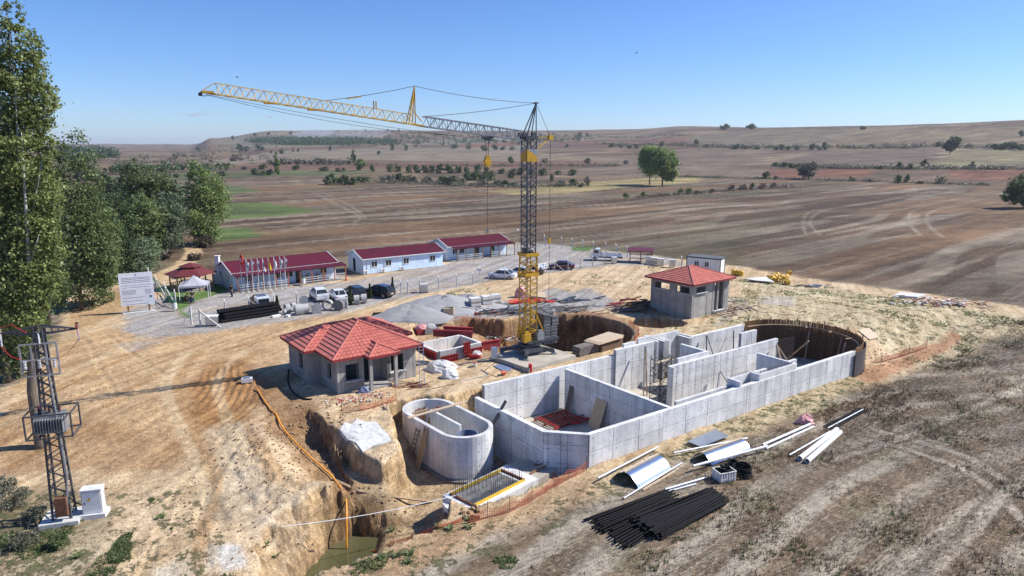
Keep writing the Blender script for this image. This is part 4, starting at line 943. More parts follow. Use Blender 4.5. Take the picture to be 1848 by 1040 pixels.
def office(name, label, org, ang, L, Wd, hw, hp, ver, wins, doors, side_wins, posts_m='brown_paint'):
    org = Vector((org[0], org[1], 0)); z0 = 0.05
    d = Vector((math.cos(ang), math.sin(ang), 0)); n = Vector((-d.y, d.x, 0)); P = lambda x, y, z: org + d * x + n * y + Vector((0, 0, z))
    t = thing(name, label, 'office cabin', org, 0)
    q = MB(); q.prism([P(-.4, -(2.1 if ver else .5), 0), P(L + .4, -(2.1 if ver else .5), 0), P(L + .4, Wd + .3, 0), P(-.4, Wd + .3, 0)], -.4, .12); q.build('base_slab', CONCH, t)
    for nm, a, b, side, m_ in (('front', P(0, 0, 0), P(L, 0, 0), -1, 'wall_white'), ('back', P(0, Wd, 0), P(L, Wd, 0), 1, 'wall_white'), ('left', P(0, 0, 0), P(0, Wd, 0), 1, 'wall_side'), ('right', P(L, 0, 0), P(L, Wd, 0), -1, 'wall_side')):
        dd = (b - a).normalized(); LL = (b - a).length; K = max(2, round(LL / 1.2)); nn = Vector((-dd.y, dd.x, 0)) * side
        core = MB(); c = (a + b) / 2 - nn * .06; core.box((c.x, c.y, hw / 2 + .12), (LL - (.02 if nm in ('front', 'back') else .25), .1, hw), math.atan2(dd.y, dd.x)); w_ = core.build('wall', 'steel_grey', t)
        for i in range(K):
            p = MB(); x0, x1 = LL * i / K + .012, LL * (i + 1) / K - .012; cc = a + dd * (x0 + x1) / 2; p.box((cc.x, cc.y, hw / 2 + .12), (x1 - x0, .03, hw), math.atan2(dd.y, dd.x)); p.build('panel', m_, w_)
    for x in (0, L):
        q = MB(); a, b, c = P(x, 0, hw + .12), P(x, Wd, hw + .12), P(x, Wd / 2, hp + .1); e = d * .05
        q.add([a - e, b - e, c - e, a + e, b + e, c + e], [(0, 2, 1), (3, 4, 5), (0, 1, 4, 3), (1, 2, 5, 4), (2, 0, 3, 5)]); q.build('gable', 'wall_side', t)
    ov = .35; sl = (hp - hw) / (Wd / 2)
    corrugated(t, P(-ov, -ov, hw + .16 - sl * ov), P(L + ov, -ov, hw + .16 - sl * ov), P(L + ov, Wd / 2, hp + .16), P(-ov, Wd / 2, hp + .16), 'roof_maroon')
    corrugated(t, P(L + ov, Wd + ov, hw + .16 - sl * ov), P(-ov, Wd + ov, hw + .16 - sl * ov), P(-ov, Wd / 2, hp + .16), P(L + ov, Wd / 2, hp + .16), 'roof_maroon')
    q = MB()
    for x in (-ov, L + ov):
        q.beam(P(x, -ov, hw + .16 - sl * ov), P(x, Wd / 2, hp + .2), .08, .2); q.beam(P(x, Wd + ov, hw + .16 - sl * ov), P(x, Wd / 2, hp + .2), .08, .2)
    q.beam(P(-ov, -ov - .03, hw + .1 - sl * ov), P(L + ov, -ov - .03, hw + .1 - sl * ov), .12, .12); q.build('gutter', 'white_paint', t)
    for x in wins: window(t, P(x, -.03, 1.55), 1.1, 1.0, ang, -n)
    for x in doors:
        q = MB(); q.box(P(x, -.035, 1.17), (.9, .06, 2.05), ang); dr = q.build('door', 'dark_glass' if ver else 'white_paint', t); h = MB(); h.box(P(x + .35, -.08, 1.1), (.05, .06, .16), ang); h.build('handle', 'steel_grey', dr)
    for y in side_wins: window(t, P(-.03, y, 1.6), .8, 1.1, ang + math.pi / 2, -d)
    if ver:
        x0, x1, dep = ver
        corrugated(t, P(x0, -dep, 2.25), P(x1, -dep, 2.25), P(x1, -.3, hw + .02), P(x0, -.3, hw + .02), 'roof_maroon', 'veranda_roof')
        K = max(3, round((x1 - x0) / 1.95))
        for i in range(K + 1):
            x = x0 + .25 + (x1 - x0 - .5) * i / K; q = MB(); q.box(P(x, -dep + .2, 1.15), (.13, .13, 2.25), ang); q.build('post', posts_m, t)
        for i in range(K):
            if i == K // 2: continue
            xa = x0 + .25 + (x1 - x0 - .5) * i / K; xb = x0 + .25 + (x1 - x0 - .5) * (i + 1) / K; q = MB()
            for z in (.4, .75, 1.05): q.beam(P(xa + .1, -dep + .15, z), P(xb - .1, -dep + .15, z), .06, .09)
            q.beam(P((xa + xb) / 2, -dep + .15, .1), P((xa + xb) / 2, -dep + .15, 1.05), .07); q.build('railing', 'post_white', t)
    return P
PA = office('site_office', 'long white site office with maroon roof, veranda and a row of flagpoles in front', (-39.9, 96.5), R(38.5), 15.6, 7.5, 2.5, 3.55, (-.2, 16.6, 2.2), (2.2, 6.6, 8.2, 13.6), (9.6,), (2.0, 5.6), 'post_orange')
PB = office('site_office', 'plain pale blue site office with maroon roof and no veranda, the middle cabin', (-24.0, 109.3), R(34.8), 14.6, 6.3, 2.5, 3.45, None, (1.9, 4.4, 7.6, 12.6), (), ())
PC = office('site_office', 'farthest white site office with maroon roof and veranda, nearest the crane mast', (-11.6, 123.6), R(37), 13.4, 6.0, 2.5, 3.45, (.4, 13.8, 2.3), (1.4, 2.9), (6.3, 9.8), (4.0,))
q = MB(); q.box(PB(-.04, 3.6, 1.17), (.08, .9, 2.1), R(34.8)); q.build('door', 'dark_void', bpy.data.objects['site_office.001'])
q = MB()
for x in (3.2, 6.6, .2):
    a = MB(); a.box(PB(x, -.45, .45), (.75, .3, .55), R(34.8)); f = a.build('air_conditioner', 'white_paint', bpy.data.objects['site_office.001'])
    a = MB(); c = PB(x, -.61, .45); a.tube([c, c + Vector((math.sin(R(34.8)), -math.cos(R(34.8)), 0)) * .02], .2, 12); a.build('fan_grille', 'steel_grey', f)
    a = MB(); a.beam(PB(x + .45, -.06, .4), PB(x + .45, -.06, 2.3), .06); a.build('pipe', 'white_paint', f)
def container():
    a, b = Vector((28.9, 112.2, 0)), Vector((34.1, 108.6, 0)); zg = Z(31, 110); L = 5.6; ang = math.atan2(b.y - a.y, b.x - a.x)
    t = thing('container_cabin', 'white container cabin with dark green frame beyond the pump house', 'container', a)
    d = (b - a).normalized(); n = Vector((-d.y, d.x, 0)); P = lambda x, y, z: a + d * x + n * y + Vector((0, 0, z + zg))
    q = MB(); q.box(P(L / 2, 1.1, 1.35), (L, 2.2, 2.3), ang); q.build('body', 'white_paint', t)
    q = MB()
    for x in (0, L):
        for y in (0, 2.2): q.box(P(x, y, 1.3), (.12, .12, 2.6), ang)
    for z in (.1, 2.5):
        for y in (0, 2.2): q.box(P(L / 2, y, z), (L, .12, .12), ang)
        for x in (0, L): q.box(P(x, 1.1, z), (.12, 2.2, .12), ang)
    q.build('frame', 'green_plastic', t)
    corrugated(t, P(-.1, -.1, 2.62), P(L + .1, -.1, 2.62), P(L + .1, 2.3, 2.72), P(-.1, 2.3, 2.72), 'steel_dark')
    for x in (1.7, 3.4): window(t, P(x, -.04, 1.55), .8, .9, ang, -n)
    for x in (.5, 4.9):
        q = MB(); q.box(P(x, -.02, 1.2), (.75, .08, 2.1), ang); q.build('door', 'white_paint', t)
container()
def gazebo():
    c = Vector((-46.5, 98.0, .05)); t = thing('gazebo', 'wooden gazebo with two-tier dark red roof beside the lawn', 'gazebo', c)
    n = 6; r = 2.9; rr = 3.6
    def ringp(r_, z, k, off=R(15)): a = off + 2 * math.pi * k / n; return c + Vector((r_ * math.cos(a), r_ * math.sin(a), z))
    for k in range(n):
        q = MB(); q.beam(ringp(r, 0, k), ringp(r, 2.35, k), .15); q.build('post', 'timber', t)
        if k != 4:
            q = MB(); q.beam(ringp(r, .85, k), ringp(r, .85, k + 1), .07, .1); q.beam(ringp(r, .3, k), ringp(r, .3, k + 1), .07, .1)
            for j in range(1, 8): q.beam(ringp(r, .1, k).lerp(ringp(r, .1, k + 1), j / 8), ringp(r, .85, k).lerp(ringp(r, .85, k + 1), j / 8), .05)
            q.build('railing', 'timber', t)
    for z0, z1, ra, rb, nm in ((2.3, 3.15, rr, 1.2, 'lower_roof'), (3.3, 3.8, 1.6, .05, 'upper_roof')):
        q = MB(); vs = [ringp(ra, z0, k) for k in range(n)] + [ringp(rb, z1, k) for k in range(n)] + [ringp(ra, z0 - .08, k) for k in range(n)]
        q.add(vs, [(k, (k + 1) % n, n + (k + 1) % n, n + k) for k in range(n)] + [(2 * n + k, 2 * n + (k + 1) % n, (k + 1) % n, k) for k in range(n)] + [tuple(range(n, 2 * n)), tuple(reversed(range(2 * n, 3 * n)))]); q.build(nm, 'gazebo_roof', t)
    q = MB(); q.lathe(c + Vector((0, 0, 3.1)), [(.9, 0), (.9, .25)], 6); q.build('lantern', 'timber', t)
    q = MB(); q.lathe(c + Vector((0, 0, -.3)), [(3.2, 0), (3.2, .35)], 6); q.build('floor_slab', CONCH, t)
    q = MB(); q.box(c + Vector((0, 0, .75)), (1.6, .8, .06)); q.box(c + Vector((0, 0, .4)), (.2, .3, .7)); q.build('table', 'timber', t)
    g = thing('barbecue_chimney', 'white masonry barbecue with tall square chimney behind the gazebo', 'barbecue', c + Vector((2.4, 3.6, 0)))
    q = MB(); q.box(c + Vector((2.4, 3.6, .7)), (1.6, 1.0, 1.5)); q.build('hearth', 'white_paint', g)
    q = MB(); q.box(c + Vector((2.4, 3.6, 2.7)), (.6, .6, 2.9)); q.build('chimney', 'white_paint', g); q = MB(); q.box(c + Vector((2.4, 3.6, 4.2)), (.75, .75, .1)); q.build('chimney_cap', 'white_paint', g)
gazebo()
def tent():
    c = pt(353, 541) ; c.z = .1; t = thing('canopy_tent', 'grey pop-up canopy tent with pointed top on the lawn edge', 'tent', c); A = R(20); r = 1.75
    cor = [c + Vector((math.cos(A) * x - math.sin(A) * y, math.sin(A) * x + math.cos(A) * y, 0)) for x, y in ((-r, -r), (r, -r), (r, r), (-r, r))]
    for p in cor:
        q = MB(); q.beam(p, p + Vector((0, 0, 2.1)), .07); q.build('leg', 'white_paint', t)
    q = MB(); K = 6; vs = []; n = 4
    for i in range(K + 1):
        f = i / K; s = (1 - f); z = 2.1 + 1.15 * (f ** 1.5)
        for k in range(4):
            for j in range(4):
                p = cor[k].lerp(cor[(k + 1) % 4], j / 4); vs.append(c + (p - c) * s + Vector((0, 0, z - .06 * math.sin(j * math.pi / 4) * s)))
    q.add(vs, [(i * 16 + k, i * 16 + (k + 1) % 16, (i + 1) * 16 + (k + 1) % 16, (i + 1) * 16 + k) for i in range(K) for k in range(16)]); q.build('canopy', 'tent_cloth', t, smooth=True)
    q = MB()
    for k in range(4): q.quad(cor[k] + Vector((0, 0, 1.85)), cor[(k + 1) % 4] + Vector((0, 0, 1.85)), cor[(k + 1) % 4] + Vector((0, 0, 2.11)), cor[k] + Vector((0, 0, 2.11)))
    q.build('valance', 'tent_cloth', t); return c
TC = tent()
# ============================================================ TOWER CRANE
def lattice(q, c0, c1, w, nb, r=.035, rc=.06, tri=False, up=Vector((0, 0, 1)), rb=None):
    """square (or triangular, apex up) lattice between c0 and c1"""
    c0, c1 = Vector(c0), Vector(c1); d = (c1 - c0).normalized(); sd = d.cross(up).normalized(); u2 = sd.cross(d)
    if tri: offs = [sd * w / 2 - u2 * w / 2, -sd * w / 2 - u2 * w / 2, u2 * w / 2]
    else: offs = [sd * w / 2 + u2 * w / 2, -sd * w / 2 + u2 * w / 2, -sd * w / 2 - u2 * w / 2, sd * w / 2 - u2 * w / 2]
    for o in offs: q.beam(c0 + o, c1 + o, rc * 2)
    n = len(offs)
    for i in range(nb):
        a = c0.lerp(c1, i / nb); b = c0.lerp(c1, (i + 1) / nb); m = (a + b) / 2
        for k in range(n):
            o1, o2 = offs[k], offs[(k + 1) % n]
            q.beam(a + o1, m + o2, r * 2); q.beam(m + o2, b + o1, r * 2)
            if not tri: q.beam(a + o1, a + o2, r * 2)
def crane():
    base = Vector((1.55, 64.4, .42)); A = Vector((-.869, -.495, 0)); Bk = -A; S = Vector((.495, -.869, 0))
    t = thing('tower_crane', 'tall yellow and dark grey tower crane with a long jib over the site', 'crane', base)
    C = lambda along, side, z: Vector((base.x, base.y, 0)) + A * along + S * side + Vector((0, 0, z))
    mu = S
    # chassis and outriggers
    q = MB(); q.box(C(0, 0, .95), (2.2, 2.2, .35), R(29.7)); q.box(C(0, 0, 1.3), (1.5, 1.5, .3), R(29.7)); q.build('chassis', 'steel_dark', t)
    q = MB(); q.lathe(C(-.6, 0, 1.35), [(1.0, 0), (1.0, .2), (.9, .2), (.9, .3)], 20); q.build('slewing_ring', 'steel_dark', t)
    for k, a in enumerate((R(-5), R(85), R(175), R(265))):
        q = MB(); e = C(0, 0, 0) + Vector((math.cos(a) * 2.55, math.sin(a) * 2.2, 0)); m = C(0, 0, 1.0) + Vector((math.cos(a) * 1.0, math.sin(a) * .9, 0))
        q.beam(m, e + Vector((0, 0, .75)), .3, .35); q.beam(e + Vector((0, 0, .8)), e + Vector((0, 0, .42)), .14); o = q.build('outrigger', 'steel_dark', t)
        q = MB(); q.box(e + Vector((0, 0, .46)), (.5, .5, .07)); q.build('foot_plate', 'steel_grey', o)
    q = MB(); q.box(C(-1.2, 0, 1.75), (3.6, 1.9, .25), R(29.7)); q.build('slewing_platform', 'steel_dark', t)
    for p_, s_, m_ in ((.55, .65, 'crane_yellow'), (.2, -.75, 'crane_yellow'), (-.9, .7, 'steel_grey'), (-.5, -.65, 'steel_dark')):
        q = MB(); q.box(C(p_, s_, 2.2), (.75, .5, .8), R(29.7)); q.box(C(p_, s_, 2.7), (.4, .3, .25), R(29.7)); q.build('machinery_box', m_, t)
    q = MB(); q.lathe(C(-.95, 0, 2.3), [(.3, 0), (.3, .9)], 12); q.build('hoist_drum', 'steel_grey', t)
    for s_ in (-.62, .62):
        q = MB(); q.beam(C(.3, s_, 1.9), C(0, s_ * .9, 5.2), .14); q.beam(C(-1.6, s_, 2.0), C(-.5, s_ * .9, 4.6), .12); q.beam(C(.9, s_ , 1.9), C(.55, s_ * .9, 4.0), .1); q.build('strut', 'crane_yellow', t)
    # mast: lower yellow section, dark upper section
    zc = 10.2; zt = 20.9
    for i in range(3):
        q = MB(); lattice(q, C(0, 0, 1.9 + (zc - 1.9) * i / 3), C(0, 0, 1.9 + (zc - 1.9) * (i + 1) / 3), 1.22, 3, .028, .05, up=S); q.build('mast_section', 'crane_yellow', t)
    for i in range(4):
        q = MB(); lattice(q, C(0, 0, zc + (zt - zc) * i / 4), C(0, 0, zc + (zt - zc) * (i + 1) / 4), 1.0, 3, .026, .05, up=S); q.build('mast_section', 'steel_dark', t)
    for z in (zc, zc - 1.9):
        q = MB()
        for s in (-1, 1): q.beam(C(-.75, s * .72, z), C(.75, s * .72, z), .12, .28); q.beam(C(s * .72, -.75, z), C(s * .72, .75, z), .12, .28)
        q.build('collar', 'crane_yellow', t)
    q = MB()
    for a_, b_ in ((-.68, -.68), (.68, -.68), (.68, .68), (-.68, .68)): q.beam(C(a_, b_, zc - 1.9), C(a_ * .75, b_ * .75, zc), .09)
    q.build('collar_brace', 'crane_yellow', t)
    q = MB(); q.box(C(0, -.55, zc + .3), (.5, .4, .45), R(29.7)); q.box(C(0, .5, zc + .25), (.3, .3, .35), R(29.7)); q.build('locking_gear', 'steel_dark', t)
    q = MB(); q.tube([C(.2, .2, 2.0), C(.2, .2, zt)], .05, 5); q.build('ladder_rail', 'steel_grey', t)
    # sign plates under the top
    for v, nm in ((S, 'front'), (A, 'side')):
        w2 = S if v is A else A; o = C(0, 0, 19.35) + v * .56
        q = MB(); a = o - w2 * .53 + Vector((0, 0, -.55)); b = o + w2 * .53 + Vector((0, 0, -.55)); c = o + w2 * .53 + Vector((0, 0, .6)); d = o - w2 * .53 + Vector((0, 0, -.05 if nm == 'front' else .1))
        th = v * .03; q.add([a, b, c, d, a + th, b + th, c + th, d + th], [(0, 1, 2, 3), (7, 6, 5, 4), (0, 4, 5, 1), (1, 5, 6, 2), (2, 6, 7, 3), (3, 7, 4, 0)]); q.build('sign_plate', 'crane_yellow', t)
        q = MB(); c2 = o - w2 * .53 + Vector((0, 0, .6)); th = v * .026; q.add([d, c, c2, d + th, c + th, c2 + th], [(0, 1, 2), (5, 4, 3), (0, 3, 4, 1), (1, 4, 5, 2), (2, 5, 3, 0)]); q.build('sign_plate', 'steel_grey', t)
    q = MB(); q.box(C(0, 0, zt + .05), (1.25, 1.25, .3), R(29.7)); q.box(C(.6, 0, zt + .3), (.6, .9, .4), R(29.7)); q.box(C(-.3, .3, zt + .35), (.4, .3, .4), R(29.7)); q.build('mast_head', 'steel_dark', t)
    # A frame
    ap = C(-.75, 0, 24.05)
    for s in (-.45, .45):
        q = MB(); q.beam(C(.5, s, zt + .1), ap, .09); q.build('a_frame_leg', 'steel_dark', t); q = MB(); q.beam(C(-.5, s, zt + .1), ap, .09); q.build('a_frame_leg', 'steel_dark', t)
    q = MB(); q.beam(ap + S * .3, ap - S * .3, .22, .16); q.build('a_frame_head', 'steel_grey', t)
    # jib
    jz = lambda L: 20.95 + .112 * L + (.012 * max(L - 10.5, 0))
    k0, k1, tip = 1.0, 10.3, 27.0
    q = MB(); lattice(q, C(k0, 0, jz(k0) + .1), C(k1, 0, jz(k1) + .1), .8, 12, .022, .04, up=Vector((0, 0, 1))); q.build('inner_jib', 'steel_grey', t)
    q = MB(); q.beam(C(.2, .3, zt + .2), C(k0, .35, jz(k0) - .3), .1); q.beam(C(.2, -.3, zt + .2), C(k0, -.35, jz(k0) - .3), .1); q.build('jib_root', 'steel_dark', t)
    q = MB(); q.beam(C(k1, .35, jz(k1) - .3), C(k1 + 1.1, .35, jz(k1 + 1.1) - .25), .1); q.beam(C(k1, -.35, jz(k1) - .3), C(k1 + 1.1, -.35, jz(k1 + 1.1) - .25), .1); q.build('jib_hinge', 'crane_yellow', t)
    for i in range(3):
        a = k1 + 1.1 + (tip - k1 - 1.7) * i / 3; b = k1 + 1.1 + (tip - k1 - 1.7) * (i + 1) / 3
        q = MB(); lattice(q, C(a, 0, jz(a) + .12), C(b, 0, jz(b) + .12), .78, 6, .02, .036, tri=True); q.build('outer_jib', 'crane_jib', t)
    a = tip - .6; q = MB(); q.beam(C(a, 0, jz(a) + .5), C(tip + .35, 0, jz(tip) - .2), .06); q.beam(C(a, .38, jz(a) - .28), C(tip + .35, 0, jz(tip) - .25), .07); q.beam(C(a, -.38, jz(a) - .28), C(tip + .35, 0, jz(tip) - .25), .07); q.box(C(tip - .1, 0, jz(tip) - .22), (.8, .45, .16), R(29.7)); q.build('jib_nose', 'crane_yellow', t)
    q = MB(); q.tube([C(tip + .4, -.12, jz(tip) - .38), C(tip + .4, .12, jz(tip) - .38)], .14, 10); q.build('sheave', 'steel_dark', t)
    for L in (22.6, 19.4):
        q = MB(); q.box(C(L, 0, jz(L) - .3), (.9, .5, .16), R(29.7)); q.build('pulley_box', 'crane_yellow', t)
    for L in (14.6, 14.4):
        q = MB(); q.beam(C(L, 0, jz(L) + .5), C(L, 0, jz(L) + 1.1), .09); q.build('lamp_post', 'crane_yellow', t)
    # king post
    kb, kt = k1 + .95, C(11.05, 0, 25.05)
    for s in (-.35, .35):
        q = MB(); q.beam(C(kb + .5, s, jz(kb) - .2), kt, .08); q.beam(C(kb - .05, s, jz(kb) - .2), kt, .08); q.build('king_post', 'crane_yellow', t)
    q = MB(); q.beam(C(k1 + .2, 0, jz(k1) + .1), C(kb + .3, 0, jz(kb) + 1.2), .07); q.build('king_post_brace', 'crane_yellow', t)
    def rope(a, b, nm='cable', r=.022, sag=0.0):
        q = MB(); pts = [a.lerp(b, i / 8) - Vector((0, 0, sag * 4 * (i / 8) * (1 - i / 8))) for i in range(9)] if sag else [a, b]
        q.tube(pts, r, 4); q.build(nm, 'rebar', t)
    rope(ap, kt, sag=.25); rope(kt, C(18.4, 0, jz(18.4) + .55), sag=.1); rope(ap, C(k1 + .15, 0, jz(k1) + .5), sag=.15)
    q = MB(); q.beam(C(15.6, 0, jz(15.6) + 1.28), C(16.8, 0, jz(16.8) + .92), .08); q.build('turnbuckle', 'crane_yellow', t)
    rope(C(tip, .2, jz(tip) - .4), C(1, .2, jz(1) - .6), 'trolley_rope', .015, .35); rope(C(tip, -.2, jz(tip) - .4), C(5, -.2, jz(5) - .5), 'trolley_rope', .015, .6)
    # counter strut
    ct = C(-2.35, 0, 21.0)
    for z_, s in ((zt + .1, 0), (zt - 1.1, .3)):
        q = MB(); q.beam(C(-.5, s, z_), ct, .08); q.build('counter_strut', 'crane_yellow', t)
    q = MB(); q.box(ct, (.45, .35, .4), R(29.7)); q.build('strut_head', 'crane_yellow', t)
    rope(ap, ct); rope(ct, C(-2.35, 0, 4.6)); 
    q = MB(); q.box(C(-2.35, 0, 11.3), (.22, .18, .5), R(29.7)); q.build('rope_clamp', 'crane_yellow', t)
    # trolley, hook block
    L = 4.3; q = MB(); q.box(C(L, 0, jz(L) - .5), (.85, .75, .2), R(29.7)); q.box(C(L, 0, jz(L) - .66), (.4, .5, .16), R(29.7)); q.build('trolley', 'steel_dark', t)
    for s in (-.14, .14): rope(C(L + s, 0, jz(L) - .6), C(L + s * .7, 0, 19.3), 'hoist_rope')
    q = MB(); c = C(L, 0, 18.85)
    q.tube([c - S * .14 + Vector((0, 0, .35)), c + S * .14 + Vector((0, 0, .35))], .22, 10); q.tube([c - S * .17, c + S * .17], .34, 10); q.box(c - Vector((0, 0, .3)), (.45, .3, .35), R(29.7)); q.build('hook_block', 'crane_yellow', t)
    rope(C(L, 0, 18.4), C(L + .05, 0, 12.7), 'sling_chain', .02)
    q = MB(); c = C(L + .05, 0, 12.5); q.tube([c + Vector((.0, 0, .3)), c + Vector((.12, 0, .05)), c + Vector((0, 0, -.12)), c + Vector((-.14, 0, 0))], .05, 6); q.box(c + Vector((0, 0, .2)), (.2, .2, .22)); q.build('hook', 'steel_grey', t)
    # ballast
    proto = None
    for col, (al, sd) in enumerate(((-1.75, -.62), (-1.75, .28), (-2.55, -.62), (-2.55, .28))):
        n = 10 if col < 3 else 9
        for k in range(n):
            if proto is None:
                q = MB(); w_, h_, l_ = .76, .285, .84
                q.add([(-w_ / 2, -l_ / 2, 0), (w_ / 2, -l_ / 2, 0), (w_ / 2, l_ / 2, 0), (-w_ / 2, l_ / 2, 0), (-w_ / 2 + .02, -l_ / 2, h_), (w_ / 2 - .02, -l_ / 2, h_), (w_ / 2 - .02, l_ / 2, h_), (-w_ / 2 + .02, l_ / 2, h_), (0, -l_ / 2 - .03, h_ / 2), (0, l_ / 2 + .03, h_ / 2)],
                      [(0, 3, 2, 1), (4, 5, 6, 7), (1, 2, 6, 5), (3, 0, 4, 7), (0, 1, 8), (1, 5, 8), (5, 4, 8), (4, 0, 8), (2, 3, 9), (3, 7, 9), (7, 6, 9), (6, 2, 9)])
                proto = q.build('ballast_block', 'ballast', t, local=True); o = proto
            else: o = share(proto, 'ballast_block', t)
            p = C(al - (.12 if (k > 5 and col > 1) else 0) , sd + .03 * math.sin(k * 2.1), 1.25 + k * .30) - base; o.location = p; o.rotation_euler = (0, 0, R(209.7) + random.uniform(-.02, .02))
    return t
mat('ballast', (.16, .16, .165), .9, c2=(.09, .09, .095), sc=3, rnd=.25)
crane()
# pad under the crane
t = thing('crane_pad', 'square pale concrete pad under the tower crane', 'concrete pad', (2.2, 64.2, 0))
q = MB(); q.box((2.1, 63.7, .05), (6.2, 5.3, .72), R(42)); q.build('slab', FLOORM, t)
# ============================================================ POWER PYLON AND CABINET
def pylon():
    b = hit(118, 938); t = thing('transformer_pylon', 'dark steel lattice pylon carrying a transformer and crossarm, left foreground', 'pylon', b)
    zg = b.z; bx, by = b.x, b.y
    A = R(18); ca, sa = math.cos(A), math.sin(A); P = lambda x, y, z: Vector((bx + ca * x - sa * y, by + sa * x + ca * y, zg + z))
    Ht = 11.5; hw = lambda z: .47 - .27 * z / Ht
    q = MB(); q.box(P(-.1, 0, .02), (2.0, 1.8, .5), A); q.build('footing', 'post_white', t)
    for sx in (-1, 1):
        for sy in (-1, 1):
            q = MB(); q.beam(P(sx * hw(0), sy * hw(0), .2), P(sx * hw(Ht), sy * hw(Ht), Ht), .09); q.build('leg', 'steel_dark', t)
    q = MB(); z = .3; k = 0
    while z < Ht - .3:
        z1 = min(z + hw(z) * 1.15, Ht); s = 1 if k % 2 else -1
        for (x0, y0, x1, y1) in ((-1, -1, 1, -1), (1, -1, 1, 1), (1, 1, -1, 1), (-1, 1, -1, -1)):
            if k % 2: x0, y0, x1, y1 = x1, y1, x0, y0
            q.beam(P(x0 * hw(z), y0 * hw(z), z), P(x1 * hw(z1), y1 * hw(z1), z1), .05)
        z = z1; k += 1
    tag(q.build('lattice', 'steel_dark', t), kind='stuff')
    # crossarm
    for s, L in ((-1, 1.75), (1, 1.9)):
        q = MB(); e = P(s * L, 0, Ht - .15)
        for y in (-.2, .2):
            q.beam(P(0, y, Ht - .35), e, .07); q.beam(P(0, y, Ht + .15), e, .06)
        for i in range(1, 6):
            f = i / 6; a = P(0, -.2, Ht - .35).lerp(e, f); c = P(0, .2, Ht + .15).lerp(e, f); q.beam(a, c, .04); q.beam(P(0, .2, Ht - .35).lerp(e, f), P(0, -.2, Ht + .15).lerp(e, f), .04)
        q.build('crossarm', 'steel_dark', t)
    for x in (-1.75, 0, 1.9):
        q = MB(); c = P(x, -.15, Ht - .1); q.lathe(c, [(.05, 0), (.11, .06), (.06, .12), (.11, .18), (.06, .24), (.11, .30), (.05, .36)], 8); q.build('insulator', 'flag_red' if False else 'ins_brown', t)
        q = MB(); q.tube([c + Vector((0, 0, -.05)), P(x + .12, -.5, Ht - .75)], .045, 6); q.build('insulator_string', 'ins_grey', t)
    # switch frame
    q = MB(); z0, z1 = Ht - 2.55, Ht - .75
    for x in (-.88, .88): q.beam(P(x, -.45, z0), P(x, -.45, z1), .08)
    for z in (z0, (z0 + z1) / 2, z1): q.beam(P(-.88, -.45, z), P(.88, -.45, z), .08)
    q.beam(P(-.35, -.45, z0), P(-.35, -.45, z1), .07); q.beam(P(.35, -.45, z0), P(.35, -.45, z1), .07); q.build('switch_frame', 'galvanised', t)
    for x in (-.7, 0, .7):
        q = MB(); q.lathe(P(x, -.55, z0 + .45), [(.09, 0), (.09, .12), (.06, .14), (.09, .25), (.06, .28), (.09, .42)], 8); q.build('surge_arrester', 'ins_grey', t)
    # platform
    zp = Ht - 6.1
    q = MB()
    X0, X1, Y0, Y1 = -1.05, 1.2, -.85, .8
    for z in (zp, zp + 1.35):
        for a_, c_ in (((X0, Y0), (X1, Y0)), ((X1, Y0), (X1, Y1)), ((X1, Y1), (X0, Y1)), ((X0, Y1), (X0, Y0))): q.beam(P(*a_, z), P(*c_, z), .07)
    for x in (X0, X1):
        for y in (Y0, Y1): q.beam(P(x, y, zp), P(x, y, zp + 1.35), .07)
    for x in (-.5, .5): q.beam(P(x, Y0, zp), P(x, Y1, zp), .1)
    q.build('platform_frame', 'steel_dark', t)
    q = MB(); q.box(P(.05, -.15, zp + .7), (1.5, .7, 1.1), A); tr = q.build('transformer', 'steel_grey', t)
    q = MB()
    for i in range(11): q.box(P(-.62 + i * .134, -.62, zp + .65), (.035, .26, .85), A)
    q.build('cooling_fins', 'steel_grey', tr)
    for x in (-.5, 0, .5):
        q = MB(); q.lathe(P(x, -.1, zp + 1.25), [(.09, 0), (.05, .1), (.09, .2), (.05, .3), (.03, .45)], 8); q.build('bushing', 'ins_brown', tr)
    q = MB(); q.tube([P(.3, -.5, .6), P(.55, -.55, 3), P(.45, -.5, 6), P(.3, -.5, Ht - 1.5)], .05, 6); q.build('cable_pipe', 'steel_grey', t)
    q = MB(); q.box(P(.1, -.62, 1.15), (.6, .35, 1.1), A); q.build('meter_box', 'rust', t)
    for x0, z0_, x1, z1_ in ((-1.75, Ht - .7, -.8, Ht - 1.6), (1.95, Ht - .7, .8, Ht - 1.7), (-1.75, Ht + .25, -.4, Ht - .1), (1.9, Ht + .25, 2.05, Ht - .7)):
        q = MB(); m = P((x0 + x1) / 2, -.5, (z0_ + z1_) / 2 - .2 + (.55 if z0_ > Ht else 0)); a, c = P(x0, -.4, z0_), P(x1, -.5, z1_); q.tube([a, a.lerp(m, .6), m, m.lerp(c, .5), c], .014, 5); q.build('jumper_cable', 'flag_red', t)
    q = MB(); e = P(-2.0, -.5, Ht - .8); q.tube([e, e + Vector((1.0, -3, -6.5))], .012, 4); q.build('stay_wire', 'rebar', t)
    # cabinet on its plinth
    c = hit(172, 930); A2 = R(14); g = thing('electric_cabinet', 'pale grey electrical cabinet on a white plinth at the pylon foot', 'cabinet', c)
    q = MB(); q.box(c + Vector((0, 0, .1)), (1.35, .95, .35), A2); q.build('plinth', 'post_white', g)
    q = MB(); q.box(c + Vector((0, 0, .98)), (1.05, .6, 1.42), A2); b_ = q.build('body', 'cab_grey', g)
    q = MB(); q.box(c + Vector((0, 0, 1.73)), (1.15, .7, .08), A2); q.build('lid', 'white_paint', g)
    n = Vector((math.sin(A2), -math.cos(A2), 0)); d = Vector((math.cos(A2), math.sin(A2), 0))
